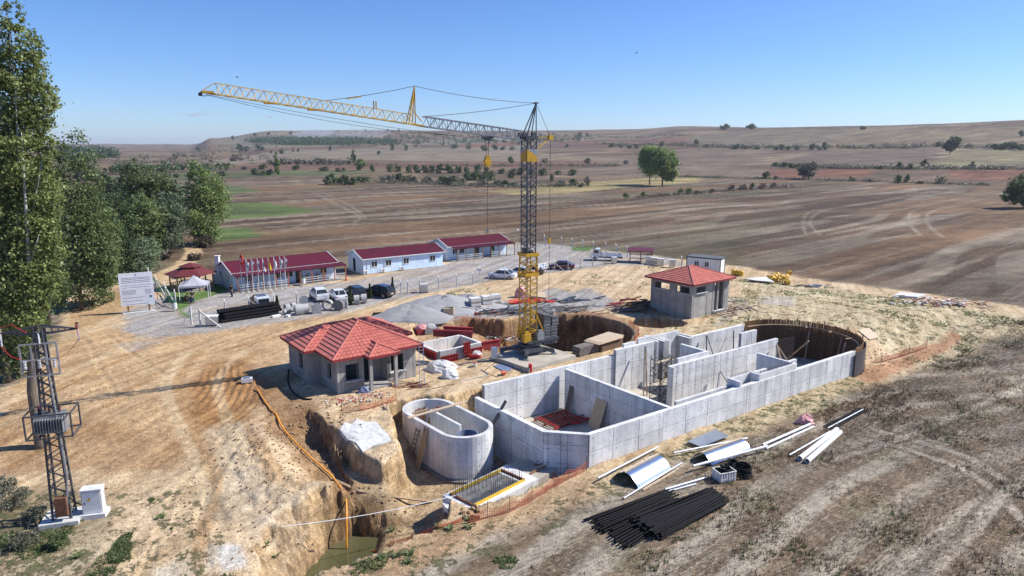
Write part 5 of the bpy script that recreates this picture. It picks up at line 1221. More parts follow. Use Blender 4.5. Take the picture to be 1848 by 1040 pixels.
    q = MB(); q.box(c + n * .31 + Vector((0, 0, .96)), (.94, .02, 1.28), A2); dr = q.build('door', 'white_paint', g)
    q = MB(); o = c + n * .326 - d * .12 + Vector((0, 0, 1.2)); q.add([o - d * .11 - Vector((0, 0, .11)), o + d * .11 - Vector((0, 0, .11)), o + Vector((0, 0, .14))], [(0, 1, 2)]); q.build('warning_sign', 'flag_yellow', dr)
    q = MB(); q.box(c + n * .33 - d * .36 + Vector((0, 0, .95)), (.05, .03, .14), A2); q.build('handle', 'steel_dark', dr)
    q = MB(); q.tube([c - d * .5 + Vector((0, 0, .7)), c - d * .9 + Vector((0, 0, .9)), P(.5, -.5, 1.6)], .035, 6); q.build('conduit', 'black_plastic', g)
mat('gravel_white', (.66, .655, .63), .95, c2=(.46, .455, .44), sc=2.5, bump=1, det=8); mat('ins_brown', (.08, .03, .02), .3); mat('ins_grey', (.5, .5, .52), .3); mat('cab_grey', (.62, .64, .66), .5)
pylon()
# ============================================================ RED FORMWORK AND SMALL TANK
def small_tank():
    ang = R(39); a = Vector((-7.2, 65.0, 0)); d = Vector((math.cos(ang), math.sin(ang), 0)); n = Vector((-d.y, d.x, 0)); L, Wd = 5.0, 3.5; z1 = .45; z0 = -1.1
    t = thing('small_tank', 'small square concrete tank wrapped in red formwork beside the red roofed house', 'tank', a)
    P = lambda x, y, z: a + d * x + n * y + Vector((0, 0, z))
    for (x0, y0, x1, y1, s) in ((0, 0, L, 0, 1), (L, 0, L, Wd, 1), (0, Wd, L, Wd, -1), (0, 0, 0, Wd, -1)):
        wall_panels(t, P(x0, y0, 0), P(x1, y1, 0), z0, z1 - (.05 if x0 == x1 else 0), .22, s, 3, 1, holes=False)
    q = MB(); q.box(P(L / 2, Wd / 2, z0), (L, Wd, .1), ang); q.build('floor_slab', FLOORM, t)
    def form(x0, y0, x1, y1, za, zb, off, rz):
        p = P(x0, y0, 0); k = P(x1, y1, 0); dd = (k - p).normalized(); nn = Vector((dd.y, -dd.x, 0)) * off
        q = MB(); c = (p + k) / 2 + nn * .3; q.box((c.x, c.y, (za + zb) / 2), ((k - p).length - .02, .03, zb - za), math.atan2(dd.y, dd.x)); f = q.build('form_panel', 'red_form', t)
        q = MB(); LL = (k - p).length; K = max(1, round(LL / .3))
        for i in range(K + 1): c = p + dd * (LL - .06) * i / K + dd * .03 + nn * .36; q.box((c.x, c.y, (za + zb) / 2), (.04, .1, zb - za), math.atan2(dd.y, dd.x))
        M = max(2, round((zb - za) / .35))
        for i in range(M + 1): c = (p + k) / 2 + nn * .37; q.box((c.x, c.y, za + .03 + (zb - za - .06) * i / M), (LL - .02, .07, .04), math.atan2(dd.y, dd.x))
        q.build('ribs', 'red_steel', f)
    for i in range(4): form(0, Wd * i / 4, 0, Wd * (i + 1) / 4, z0 + .1, z1 - .1, -1, 0)
    for i in range(5):
        if i == 2: continue
        form(L * i / 5, 0, L * (i + 1) / 5, 0, z0 + .3, z1 - .5 + (.15 if i > 2 else 0), 1, 0)
    form(L * .52, -.2, L * .68, -.2, -.3, .95, 1, 0)
    zz = 0
    # spare channels standing behind
    for i, (x0, y0, x1, y1, zt_, lab) in enumerate([(3.3, 6.2, 6.2, 3.0, .75, 'long red steel form beam behind the small tank, nearer one'), (4.9, 6.6, 7.0, 4.0, .8, 'long red steel form beam behind the small tank, farther one'), (L, 1.5, L + 3.4, 1.0, -.1, 'row of dark red form panels right of the small tank')]):
        p, k = P(x0, y0, 0), P(x1, y1, 0); g = thing('form_beam', lab, 'formwork', (p + k) / 2)
        q = MB(); q.beam(p + Vector((0, 0, zt_ - .35)), k + Vector((0, 0, zt_ - .35)), .08, .75); q.build('web', 'red_form', g); q = MB(); q.beam(p + Vector((0, 0, zt_ + .04)), k + Vector((0, 0, zt_ + .04)), .3, .05); q.build('flange', 'red_steel', g)
        for f in (.1, .9):
            c = p.lerp(k, f); q = MB(); q.beam(c + Vector((0, 0, zt_ - .6)), Vector((c.x, c.y, -1.6)), .1); q.build('stand', 'steel_grey', g)
small_tank()
def heap_mesh(c, rx, ry, h, rz, seed, n=40, rough=.12, pk=1.4):
    rs = np.random.RandomState(seed); q = MB(); K = 14; vs = []
    ca, sa = math.cos(rz), math.sin(rz); lob = rs.rand(5) * 6.28
    for i in range(K + 1):
        f = i / K
        for k in range(n):
            a = 2 * math.pi * k / n; rad = (1 + .10 * math.sin(2 * a + lob[0]) + .07 * math.sin(3 * a + lob[1]) + .04 * math.sin(7 * a + lob[2]))
            z = h * (1 - f ** 1.3) * (1 + .12 * math.sin(a * 2 + lob[3]) * (f > 0) * (1 - f))
            x = rx * rad * f * math.cos(a); y = ry * rad * f * math.sin(a); z = z + rs.uniform(-1, 1) * rough * h * .35 * (0 < i < K)
            X, Y = c.x + ca * x - sa * y, c.y + sa * x + ca * y
            vs.append((X, Y, z + c.z - (.35 if i == K else 0)))
    q.add(vs, [(i * n + k, (i + 1) * n + k, (i + 1) * n + (k + 1) % n, i * n + (k + 1) % n) for i in range(K) for k in range(n)]); return q
def onz(px, py): 
    p = pt(px, py); return hit(px, py)
for (px, py, rx, ry, h, lab, sd) in [(742, 572, 5.2, 3.2, 1.45, 'nearest grey gravel heap, just behind the black corrugated pipes', 1), (800, 560, 7.2, 4.0, 1.95, 'middle and tallest grey gravel heap behind the white stacked pallets', 2), (845, 553, 5.6, 3.5, 1.6, 'right-hand bluish gravel heap tapering behind the white pallets', 3)]:
    c = onz(px, py); c.z -= .05; tag(heap_mesh(c, rx, ry, h, R(20), sd, 48).build('gravel_heap', 'gravel_grey', smooth=True), lab, 'gravel heap')
# ============================================================ PIPES AND SHEETS IN THE FOREGROUND
def pipe_proto(name, L, r, wall, m, n=10):
    q = MB(); q.pipe((0, 0, 0), (L, 0, 0), r, wall, n); o = q.build(name, m, smooth=False); return o
def lay(o, p, d, first, lab, cat, grp=None):
    c = o if first else o.copy()
    if not first: COL.objects.link(c)
    c.location = p; c.rotation_euler = Vector(d).to_track_quat('X', 'Z').to_euler(); tag(c, lab, cat, grp); return c
gz = lambda p: Vector((p.x, p.y, Z(p.x, p.y)))
E1, E2 = hit(1052, 950), hit(1205, 890)
first = True
pp = pipe_proto('black_pipe', 6.6, .062, .012, 'black_plastic')
def bundle(nl, f0, f1, b0, b1, lab, grp, spread, rows):
    """front end line f0->f1, back end line b0->b1"""
    global first
    for rw in range(rows):
        nn = nl - rw
        for i in range(nn):
            f = (i + rw * .5 + .5) / nl; a = f0.lerp(f1, f); b = b0.lerp(b1, f * (1 - spread) + spread * .5 + random.uniform(-.05, .05))
            a = a + (b - a).normalized() * random.uniform(-.45, .3); d = (b - a).normalized(); z = max(Z(a.x, a.y), Z(b.x, b.y)) + .09 + rw * .115 + random.uniform(0, .02)
            a.z = z; d.z = (Z(b.x, b.y) - Z(a.x, a.y)) * .1 + random.uniform(-.005, .005); lay(pp, a, d, first, lab, 'pipe', grp); first = False
bundle(17, gz(hit(1058, 938)), gz(hit(1140, 992)), gz(hit(1198, 880)), gz(hit(1262, 925)), 'slim black plastic pipe in the left-hand bundle on the stubble', 'black pipes of the left foreground bundle', .3, 2)
bundle(18, gz(hit(1136, 942)), gz(hit(1192, 978)), gz(hit(1275, 888)), gz(hit(1322, 912)), 'slim black plastic pipe in the right-hand overlapping bundle', 'black pipes of the right foreground bundle', .15, 4)
def white_pipe(px0, py0, px1, py1, r, lab, m='galvanised', lift=0.0, nm='steel_pipe'):
    a, b = gz(hit(px0, py0)), gz(hit(px1, py1)); a.z += r + lift; b.z += r + lift; q = MB(); q.pipe(a, b, r, r * .12, 14); tag(q.build(nm, m, smooth=False), lab, 'pipe')
W_ = 'white_paint'
white_pipe(1078, 872, 1188, 814, .07, 'long silvery pipe along the far edge of the nearest curved sheet', lift=.28)
white_pipe(1125, 902, 1230, 838, .07, 'silvery pipe along the near edge of the nearest curved sheet', lift=.02)
white_pipe(1215, 824, 1348, 797, .075, 'silvery pipe on the far edge of the second curved sheet', lift=.2)
white_pipe(1250, 852, 1384, 815, .09, 'long white pipe resting on the near edge of the second curved sheet', W_, .35)
white_pipe(1200, 886, 1275, 864, .09, 'short silver pipe above the black pipe bundle, upper one'); white_pipe(1203, 890, 1255, 876, .08, 'short silver pipe above the black pipe bundle, lower one')
white_pipe(1376, 808, 1462, 770, .10, 'upper white pipe of the pair ending at the pink bag', W_, .12); white_pipe(1382, 812, 1468, 772, .09, 'lower white pipe of the pair ending at the pink bag', W_); white_pipe(1380, 806, 1455, 769, .06, 'thin dark pipe beside the pair ending at the pink bag', 'black_plastic', .02)
white_pipe(1424, 824, 1498, 781, .085, 'slim silver pipe lying left of the two wide white pipes')
white_pipe(1443, 832, 1510, 779, .19, 'left of the two wide white pipes on the stubble', W_); white_pipe(1456, 837, 1516, 784, .19, 'right of the two wide white pipes on the stubble', W_)
for i in range(5): white_pipe(1486 + i * 4, 771 + i * 1.5, 1553 + i * 2, 737 + i * 1.6, .055, ['thin black pipe at the top of the small bundle on the right', 'second black pipe down in the small bundle on the right', 'silvery pipe in the middle of the small bundle on the right', 'fourth pipe down, black, in the small bundle on the right', 'lowest black pipe of the small bundle on the right'][i], 'galvanised' if i == 2 else 'black_plastic', .02 * (i % 2))
def curved_sheet(pa, pb, pc, lab, arch, wdt):
    """pa near-left corner, pb near-right corner, pc direction far"""
    a, b, c = gz(hit(*pa)), gz(hit(*pb)), gz(hit(*pc)); d = (b - a); L = d.length; d.normalize(); n = (c - a); n = (n - d * n.dot(d)); n.z = 0; Wd = n.length; n.normalize()
    q = MB(); K = 18; vs = []
    for i in range(K + 1):
        f = i / K; z = arch * math.sin(math.pi * f) ** .8 + .08
        for x in (0, L / 2, L): vs.append(a + d * x + n * Wd * f + Vector((0, 0, z)))
    vs2 = [v - Vector((0, 0, .012)) for v in vs]; o = len(vs)
    q.add(vs + vs2, [(3 * i + j, 3 * i + j + 1, 3 * i + j + 4, 3 * i + j + 3) for i in range(K) for j in range(2)] + [(o + 3 * i + j + 3, o + 3 * i + j + 4, o + 3 * i + j + 1, o + 3 * i + j) for i in range(K) for j in range(2)])
    tag(q.build('curved_sheet', 'sheet_steel', smooth=True), lab, 'metal sheet')
    q = MB(); f = .55; z = arch + .13; q.beam(a + n * Wd * f + d * -.05 + Vector((0, 0, z)), a + n * Wd * f + d * (L + .05) + Vector((0, 0, z)), .16, .05); return q
qb = curved_sheet((1152, 884), (1212, 850), (1108, 862), 'nearest arched shiny steel sheet with a batten along its crown', .75, 2)
tag(qb.build('batten', 'timber_pale'), 'wooden batten lying along the crown of the nearest arched sheet', 'batten')
qb = curved_sheet((1284, 842), (1356, 815), (1262, 822), 'second arched shiny steel sheet under the long white pipe', .6, 2)
tag(qb.build('batten', 'timber_pale'), 'wooden batten across the top of the second arched sheet', 'batten')
c = [gz(hit(*p)) + Vector((0, 0, .25)) for p in ((1240, 802), (1265, 812), (1316, 792), (1290, 780))]
q = MB(); q.add(c + [v - Vector((0, 0, .02)) for v in c], [(0, 1, 2, 3), (7, 6, 5, 4), (0, 4, 5, 1), (1, 5, 6, 2), (2, 6, 7, 3), (3, 7, 4, 0)]); tag(q.build('flat_sheet', 'sheet_steel'), 'flat blue-grey steel sheet on the grass beyond the arched sheets', 'metal sheet')
a, b = gz(hit(1160, 886)), gz(hit(1218, 852)); q = MB(); q.beam(a + Vector((0, 0, .06)), b + Vector((0, 0, .06)), .12, .08); tag(q.build('batten', 'timber_pale'), 'wooden batten on the ground below the nearest arched sheet', 'batten')
def crate_and_coil():
    c = gz(hit(1306, 866)); A = R(20); t = thing('fittings_crate', 'white slatted crate full of black pipe fittings', 'crate', c)
    d = Vector((math.cos(A), math.sin(A), 0)); n = Vector((-d.y, d.x, 0))
    q = MB(); q.box(c + Vector((0, 0, .12)), (1.25, .95, .12), A); q.build('base', 'pallet_white', t)
    for s, (v, w_, l_) in enumerate(((n, d, 1.25), (-n, d, 1.25), (d, n, .95), (-d, n, .95))):
        h_ = (.95 if s < 2 else 1.25) / 2
        for k in range(6):
            q = MB(); o = c + v * h_ + w_ * (l_ * (k + .5) / 6 - l_ / 2) + Vector((0, 0, .45)); q.box(o, (.12, .03, .6), A + (0 if s < 2 else math.pi / 2)); q.build('slat', 'pallet_white', t)
        q = MB(); q.box(c + v * h_ + Vector((0, 0, .74)), (l_, .06, .05), A + (0 if s < 2 else math.pi / 2)); q.build('rail', 'pallet_white', t)
    for k in range(14):
        o = c + d * random.uniform(-.45, .45) + n * random.uniform(-.32, .32) + Vector((0, 0, random.uniform(.55, .95))); q = MB()
        e = Vector((random.uniform(-1, 1), random.uniform(-1, 1), random.uniform(-.2, 1))).normalized(); q.pipe(o - e * .18, o + e * .12, .11, .02, 10); q.tube([o, o + e.cross(Vector((0, 0, 1))) * .25], .08, 8)
        tag(q.build('pipe_fitting', 'black_plastic'), 'black plastic pipe fitting heaped in the white crate', 'pipe fitting', 'black pipe fittings in the white crate')
    for (px, py, r0, lab, h) in ((1338, 858, .62, 'large coil of black hose standing beside the white crate', .75), (1322, 846, .35, 'small coil of black hose behind the white crate', .5)):
        c2 = gz(hit(px, py)); t2 = thing('hose_coil', lab, 'hose coil', c2)
        for k in range(7):
            q = MB(); rr = r0 * random.uniform(.92, 1.03); z = .1 + k * .1 * h / .75; o = Vector((random.uniform(-.05, .05), random.uniform(-.05, .05), 0)); q.tube([c2 + o + Vector((rr * math.cos(a * math.pi / 10), rr * math.sin(a * math.pi / 10), z + .03 * math.sin(a * .6))) for a in range(20)] + [c2 + o + Vector((rr, 0, z))], .05, 6); q.build('loop', 'black_plastic', t2)
crate_and_coil()
def blob(c, sx, sy, sz, seed, amp=.25, n=10):
    rs = np.random.RandomState(seed); q = MB(); vs = []; ph = rs.rand(8) * 6.28
    for i in range(n + 1):
        th = math.pi * .56 * i / n
        for k in range(16):
            a = 2 * math.pi * k / 16; f = 1 + amp * (.5 * math.sin(3 * a + ph[0] + th * 2) + .35 * math.sin(5 * a + ph[1] - th * 4) + rs.uniform(-.4, .4))
            vs.append((c.x + sx * f * math.sin(th) * math.cos(a), c.y + sy * f * math.sin(th) * math.sin(a), c.z + sz * math.cos(th) * (1 + amp * .3 * math.sin(2 * a + ph[2]))))
    q.add(vs, [(i * 16 + k, (i + 1) * 16 + k, (i + 1) * 16 + (k + 1) % 16, i * 16 + (k + 1) % 16) for i in range(n) for k in range(16)]); return q
c = gz(hit(1453, 764)); tag(blob(c, .62, .5, .75, 5, .4).build('plastic_bag', 'pink_wrap'), 'crumpled pink plastic bag at the end of the white pipes', 'bag')
# ============================================================ REBAR FOOTING
def footing():
    c0, c1, c2, c3 = (pt(*p, -2.2) for p in ((822, 890), (858, 920), (955, 870), (925, 850)))
    d = (c2 - c1); L = d.length; d.normalize(); n = Vector((-d.y, d.x, 0)); Wd = 3.0; ang = math.atan2(d.y, d.x); Wd = 2.55; P = lambda x, y, z: c1 + d * x + n * y + Vector((0, 0, z))
    t = thing('rebar_footing', 'low white concrete footing bristling with upright rebar and edged in yellow', 'footing', c1)
    q = MB(); q.box(P(L / 2 + .3, Wd / 2 + .1, -.7), (L + 1.0, Wd + .5, 1.4), ang); q.build('block', CONC, t)
    q = MB(); q.box(P(L / 2 - .1, Wd / 2 + .15, .005), (L - .7, Wd - .5, .04), ang); q.build('core_concrete', CONCD, t)
    for (x0, y0, x1, y1) in ((.2, .35, L * .98, .35), (.2, Wd, L * .98, Wd), (.2, .35, .2, Wd), (L * .98, .35, L * .98, Wd)):
        q = MB(); q.beam(P(x0, y0, .06), P(x1, y1, .06), .14, .13); q.build('edge_form', 'yellow_form' if y0 == y1 else 'rust', t)
    q = MB()
    for i in range(26):
        for j in (0, 1, 6, 10, 11):
            if j in (3, 6) and i % 2: continue
            x = .35 + (L - .6) * i / 25; y = .5 + (Wd - .65) * j / 11; q.beam(P(x, y, 0), P(x + random.uniform(-.03, .03), y, random.uniform(.75, 1.05)), .025)
    tag(q.build('rebar', 'rebar', t), kind='stuff')
    q = MB()
    for k in range(0): q.beam(P(.3, .45 + k * .3, .12), P(L - .2, .45 + k * .3, .12), .03)
    g = thing('concrete_apron', 'rough white concrete spill between the footing and the tank corner', 'concrete apron', P(L, 0, 0))
    q = MB(); q.prism([P(L + .8, -.1, 0), P(L + 2.6, 0, 0), P(L + 4.0, .6, 0), P(L + 4.4, 1.8, 0), P(L + 2.4, 2.7, 0), P(L + .8, 3.2, 0)], -3.8, -2.32); q.build('slab', FLOORM, g)
    for k in range(5):
        q = MB(); a = P(L + 1.0 + k * .5, .8 + k * .25, -2.2 + 2.2); a.z = -2.2 + .03 * k; a2 = a + d * 1.6 - n * .3 * (k % 3); q.beam(a, a2, .12, .05); tag(q.build('plank', 'timber_pale' if k % 2 else 'timber_brown'), ['brown board lying on the concrete spill, left-most', 'pale board second from the left on the concrete spill', 'brown board in the middle of the concrete spill', 'pale board fourth along on the concrete spill', 'brown board nearest the chamfered tank corner'][k], 'plank')
footing()
# slab of white membrane below the footing's left end
c = [pt(*p, z) for p, z in (((798, 908), -2.5), ((820, 935), -2.1), ((850, 928), -2.2), ((832, 905), -2.6))]
q = MB(); q.add(c + [v - Vector((0, 0, .3)) for v in c], [(0, 1, 2, 3), (0, 4, 5, 1), (1, 5, 6, 2), (2, 6, 7, 3), (3, 7, 4, 0)]); tag(q.build('membrane', 'plastic_sheet'), 'white plastic membrane folded over the soil left of the rebar footing', 'plastic sheet')
# orange hose
pts = [hit(*p) for p in ((462, 703), (486, 738), (512, 778), (545, 815), (580, 846), (606, 872), (622, 896))]; pts = smooth_line(pts, 4); pts = [Vector((p.x, p.y, max(Z(p.x, p.y), Z(p.x + .25, p.y), Z(p.x - .25, p.y)) + .09)) for p in pts]
e = pts[-1]; pts += [Vector((e.x + .3, e.y - .8, max(Z(e.x + .3, e.y - .8), e.z - .5) + .1)), Vector((e.x + .5, e.y - 1.7, e.z - 1.0)), Vector((e.x + .55, e.y - 2.1, e.z - 2.0)), Vector((e.x + .55, e.y - 2.3, -4.9))]
q = MB(); q.tube(smooth_line(pts, 2), .06, 8); tag(q.build('orange_hose', 'orange_hose', smooth=True), 'bright orange discharge hose running down the bank into the green pond', 'hose')
pts = [hit(600, 866), hit(650, 888), hit(715, 899), hit(780, 907)]
q = MB()
for a, b in zip(pts, pts[1:]): q.beam(a + Vector((0, 0, .05)), b + Vector((0, 0, .05)), .22, .08)
tag(q.build('pit_edge_plank', 'timber'), 'long brown plank along the lip of the pond pit', 'plank')
# rope over the pond
q = MB(); a = pt(490, 953, -1.6); b = pt(828, 893, -2.0); q.tube([a.lerp(b, i / 8) - Vector((0, 0, .25 * math.sin(math.pi * i / 8))) for i in range(9)], .025, 5); tag(q.build('guide_rope', 'white_paint'), 'white rope stretched across above the green pond', 'rope')
q = MB(); P = [pt(x, y, -1) for x, y in ((614, 791), (622, 782), (636, 783), (645, 775), (662, 779), (680, 778), (688, 788), (700, 797), (706, 806), (688, 811), (672, 814), (655, 823), (643, 812), (628, 803))]; cn = sum(P, Vector()) / len(P); V = [Vector((cn.x, cn.y, 0))]
for f in (.35, .7, 1, 1.03): V += [Vector((cn.x + (p.x - cn.x) * f, cn.y + (p.y - cn.y) * f, 0)) for p in P]
for i, v in enumerate(V): v.z = Z(v.x, v.y) + (.07 if i < 43 else -.15)
q.add(V, [(0, 1 + i, 1 + (i + 1) % 14) for i in range(14)] + [(1 + 14 * k + i, 15 + 14 * k + i, 15 + 14 * k + (i + 1) % 14, 1 + 14 * k + (i + 1) % 14) for k in range(3) for i in range(14)]); tag(q.build('concrete_patch', 'gravel_white'), 'ragged whitish patch of lean concrete on the block of soil left of the oval tank', 'concrete patch')
g = gz(hit(446, 690)); t = thing('pump_box', 'small pale pump box at the head of the orange hose', 'pump', g, R(20)); MB().box((0, 0, .2), (.9, .5, .35)).build('body', 'white_paint', t, local=True); MB().box((0, 0, .42), (.5, .3, .12)).build('motor', 'tarp_blue', t, local=True)
# ============================================================ VEHICLES
def car(name, label, px, py, head, paint, kind='sedan', cat='car', L=4.5, Wd=1.8, Hh=1.45):
    g = gz(hit(px, py)); t = thing(name, label, cat, g, R(head))
    hw = Wd / 2
    if kind == 'sedan': top = [(-.47, .62), (-.36, .66), (-.20, .98), (.02, 1.0), (.13, .98), (.29, .66), (.46, .60)]
    elif kind == 'suv': top = [(-.49, .70), (-.455, .74), (-.36, .97), (-.05, 1.0), (.10, .97), (.26, .70), (.46, .60)]
    else: top = [(-.49, .62), (-.42, .64), (-.30, .96), (-.02, 1.0), (.10, .97), (.27, .64), (.46, .56)]
    # lower body: stations along x (front = +x)
    st = [(-.5, .30, .52, .86), (-.485, .22, .63, .94), (-.40, .17, .66, 1.0), (-.2, .16, .66, 1.0), (.1, .16, .65, 1.0), (.28, .16, .64, 1.0), (.42, .17, .58, .95), (.485, .2, .52, .86), (.5, .28, .44, .78)]
    if kind == 'suv': st = [(x, a, b + .06, w_) for x, a, b, w_ in st]
    vs = []; n = 8
    for x, a, b, w_ in st:
        za, zb = a * Hh, b * Hh; zm = za + (zb - za) * .45
        for y, z in ((-hw * w_ * .86, za), (-hw * w_, zm * .8 + za * .2), (-hw * w_, zb * .82), (-hw * w_ * .88, zb), (hw * w_ * .88, zb), (hw * w_, zb * .82), (hw * w_, zm * .8 + za * .2), (hw * w_ * .86, za)): vs.append((x * L, y, z))
    K = len(st); q = MB(); q.add(vs, [(i * n + k, i * n + (k + 1) % n, (i + 1) * n + (k + 1) % n, (i + 1) * n + k) for i in range(K - 1) for k in range(n)] + [tuple(reversed(range(n))), tuple((K - 1) * n + k for k in range(n))])
    q.build('body', paint, t, local=True)
    # greenhouse (glass) and roof
    vs = []; zb = .62 * Hh
    g0, g1, g2, g3 = top[1], top[2], top[4], top[5]
    P = [(g0[0], g0[1] * Hh - .02, .84), (g1[0], g1[1] * Hh, .68), (g2[0], g2[1] * Hh, .68), (g3[0], g3[1] * Hh - .02, .84)]
    for x, z, w_ in P: vs += [(x * L, -hw * w_, z), (x * L, hw * w_, z)]
    base = [(P[0][0] * L, -hw * .86, zb), (P[0][0] * L, hw * .86, zb), (P[3][0] * L, -hw * .86, zb), (P[3][0] * L, hw * .86, zb)]
    vs += base
    q = MB(); q.add(vs, [(0, 1, 3, 2), (2, 3, 5, 4), (4, 5, 7, 6), (0, 2, 4, 6, 10, 8), (1, 9, 11, 7, 5, 3), (8, 9, 1, 0), (6, 7, 11, 10)]); q.build('glass', 'dark_glass', t, local=True)
    q = MB(); xa, za = g1[0] * L, g1[1] * Hh; xb, zb2 = g2[0] * L, g2[1] * Hh; xm = top[3][0] * L; w_ = hw * .70
    q.add([(xa, -w_, za), (xm, -w_, Hh + .01), (xb, -w_, zb2), (xa, w_, za), (xm, w_, Hh + .01), (xb, w_, zb2), (xa, -w_ * .98, za + .035), (xm, -w_ * .9, Hh + .05), (xb, -w_ * .98, zb2 + .035), (xa, w_ * .98, za + .035), (xm, w_ * .9, Hh + .05), (xb, w_ * .98, zb2 + .035)],
          [(6, 7, 10, 9), (7, 8, 11, 10), (0, 1, 7, 6), (1, 2, 8, 7), (3, 9, 10, 4), (4, 10, 11, 5), (0, 6, 9, 3), (2, 5, 11, 8)]); q.build('roof', paint, t, local=True)
    q = MB()
    for s in (-1, 1):
        for a, b in ((0, 1), (2, 3)): q.beam((P[a][0] * L, s * hw * P[a][2] * 1.0, P[a][1]), (P[b][0] * L, s * hw * P[b][2] * 1.01, P[b][1]), .07, .05)
        q.beam(((g1[0] + g2[0]) / 2 * L, s * hw * .70, (za + zb2) / 2), ((g1[0] + g2[0]) / 2 * L, s * hw * .86, .62 * Hh), .05, .08)
    q.build('pillars', paint, t, local=True)
    wr = .33 if kind != 'suv' else .36
    for x in (-.31, .31):
        for s in (-1, 1):
            q = MB(); q.tube([(x * L, s * (hw - .2), wr), (x * L, s * (hw + .015), wr)], wr, 14); wh = q.build('wheel', 'black_rubber', t, local=True)
            q = MB(); q.tube([(x * L, s * (hw + .0), wr), (x * L, s * (hw + .03), wr)], wr * .62, 10); q.build('rim', 'rim', wh, local=True)
    for s in (-1, 1):
        q = MB(); q.box((-.488 * L, s * hw * .68, .55 * Hh), (.1, .36, .14)); q.build('tail_light', 'lamp_red', t, local=True)
        q = MB(); q.box((.482 * L, s * hw * .62, .46 * Hh), (.1, .4, .13)); q.build('headlight', 'lamp_clear', t, local=True)
        q = MB(); q.box((.2 * L, s * (hw + .07), .66 * Hh), (.14, .16, .12)); q.build('mirror', paint, t, local=True)
    q = MB(); q.box((-.502 * L, 0, .38 * Hh), (.03, .5, .12)); q.build('number_plate', 'white_paint', t, local=True)
    return t
car('parked_car', 'white sedan parked furthest left of the pair by the fence, seen from its side', 907, 503, 162, 'paint_white_car')
car('parked_car', 'white saloon just right of the other white sedan, partly behind the mast', 939, 498, 160, 'paint_white_car')
car('parked_car', 'dark grey hatchback parked behind the crane mast', 962, 494, 158, 'paint_grey_car', 'hatch', L=4.2)
car('parked_car', 'dark maroon old saloon parked alone in the yard', 1014, 486, 170, 'paint_maroon_car', L=4.4)
car('parked_car', 'tall white van-like car behind the stacked concrete rings', 576, 541, 118, 'paint_white_car', 'suv', Hh=1.7, Wd=1.85)
car('parked_car', 'white sedan between the tall white car and the black car', 610, 541, 118, 'paint_white_car')
car('parked_car', 'black sport utility car with rounded roof, left of the two black cars', 641, 538, 125, 'paint_black_car', 'suv', Hh=1.75)
car('parked_car', 'black hatchback at the right end of the row by the fence', 685, 535, 150, 'paint_black_car', 'suv', Hh=1.65)
pk = car('parked_car', 'dark pickup with a pale hard top behind the black pipe stack', 470, 556, 122, 'paint_grey_car', 'suv', 'pickup', Hh=1.75, L=4.9)
q = MB(); q.box((-1.45, 0, 1.4), (1.9, 1.55, .7)); q.build('hard_top', 'paint_white_car', pk, local=True); q = MB(); q.box((-2.42, 0, 1.42), (.04, 1.25, .45)); q.build('rear_window', 'dark_glass', pk, local=True)
def truck():
    g = gz(hit(1092, 470)); t = thing('flatbed_truck', 'white dropside truck with cab to the left on the yard edge', 'truck', g, R(168))
    B = lambda nm, m, c, s, M=None: MB().box(c, s).build(nm, m, t, local=True)
    q = MB(); prof = [(1.0, .45), (2.55, .45), (2.6, 1.05), (2.25, 1.35), (1.85, 2.05), (1.7, 2.15), (1.0, 2.15)]
    vs = [(x, y, z) for y in (-.92, .92) for x, z in prof]; n = len(prof); q.add(vs, [tuple(range(n)), tuple(reversed(range(n, 2 * n)))] + [(i, n + i, n + (i + 1) % n, (i + 1) % n) for i in range(n)]); q.build('cab', 'paint_white_car', t, local=True)
    q = MB(); q.add([(2.24, -.8, 1.39), (2.24, .8, 1.39), (1.88, .75, 2.03), (1.88, -.75, 2.03)], [(0, 1, 2, 3)]); q.add([(2.22 + .03, -.8, 1.40), (2.22 + .03, .8, 1.40), (1.9, .75, 2.05), (1.9, -.75, 2.05)], [(0, 1, 2, 3)]); q.build('windscreen', 'dark_glass', t, local=True)
    for s in (-1, 1):
        q = MB(); q.box((1.55, s * .925, 1.68), (.75, .02, .55)); q.build('side_window', 'dark_glass', t, local=True); B('mirror', 'steel_dark', (2.0, s * 1.08, 1.7), (.08, .14, .35))
    B('rear_window', 'dark_glass', (.99, 0, 1.7), (.03, 1.2, .45)); B('chassis', 'steel_dark', (-.9, 0, .6), (4.4, .8, .22)); B('bed', 'steel_grey', (-1.1, 0, .82), (3.7, 1.95, .1))
    for s in (-1, 1): B('side_board', 'paint_white_car', (-1.1, s * .97, 1.06), (3.7, .05, .4))
    B('tail_board', 'paint_white_car', (-2.95, 0, 1.06), (.05, 1.9, .4)); B('head_board', 'steel_dark', (.78, 0, 1.35), (.06, 1.95, 1.0))
    for x in (1.85, -1.75):
        for s in (-1, 1):
            q = MB(); q.tube([(x, s * .68, .38), (x, s * .96, .38)], .38, 14); wh = q.build('wheel', 'black_rubber', t, local=True); q = MB(); q.tube([(x, s * .95, .38), (x, s * .98, .38)], .2, 10); q.build('rim', 'rim', wh, local=True)
    for s in (-1, 1): B('headlight', 'lamp_clear', (2.58, s * .68, .8), (.06, .3, .18)); B('tail_light', 'lamp_red', (-2.99, s * .85, .75), (.04, .2, .12))
truck()
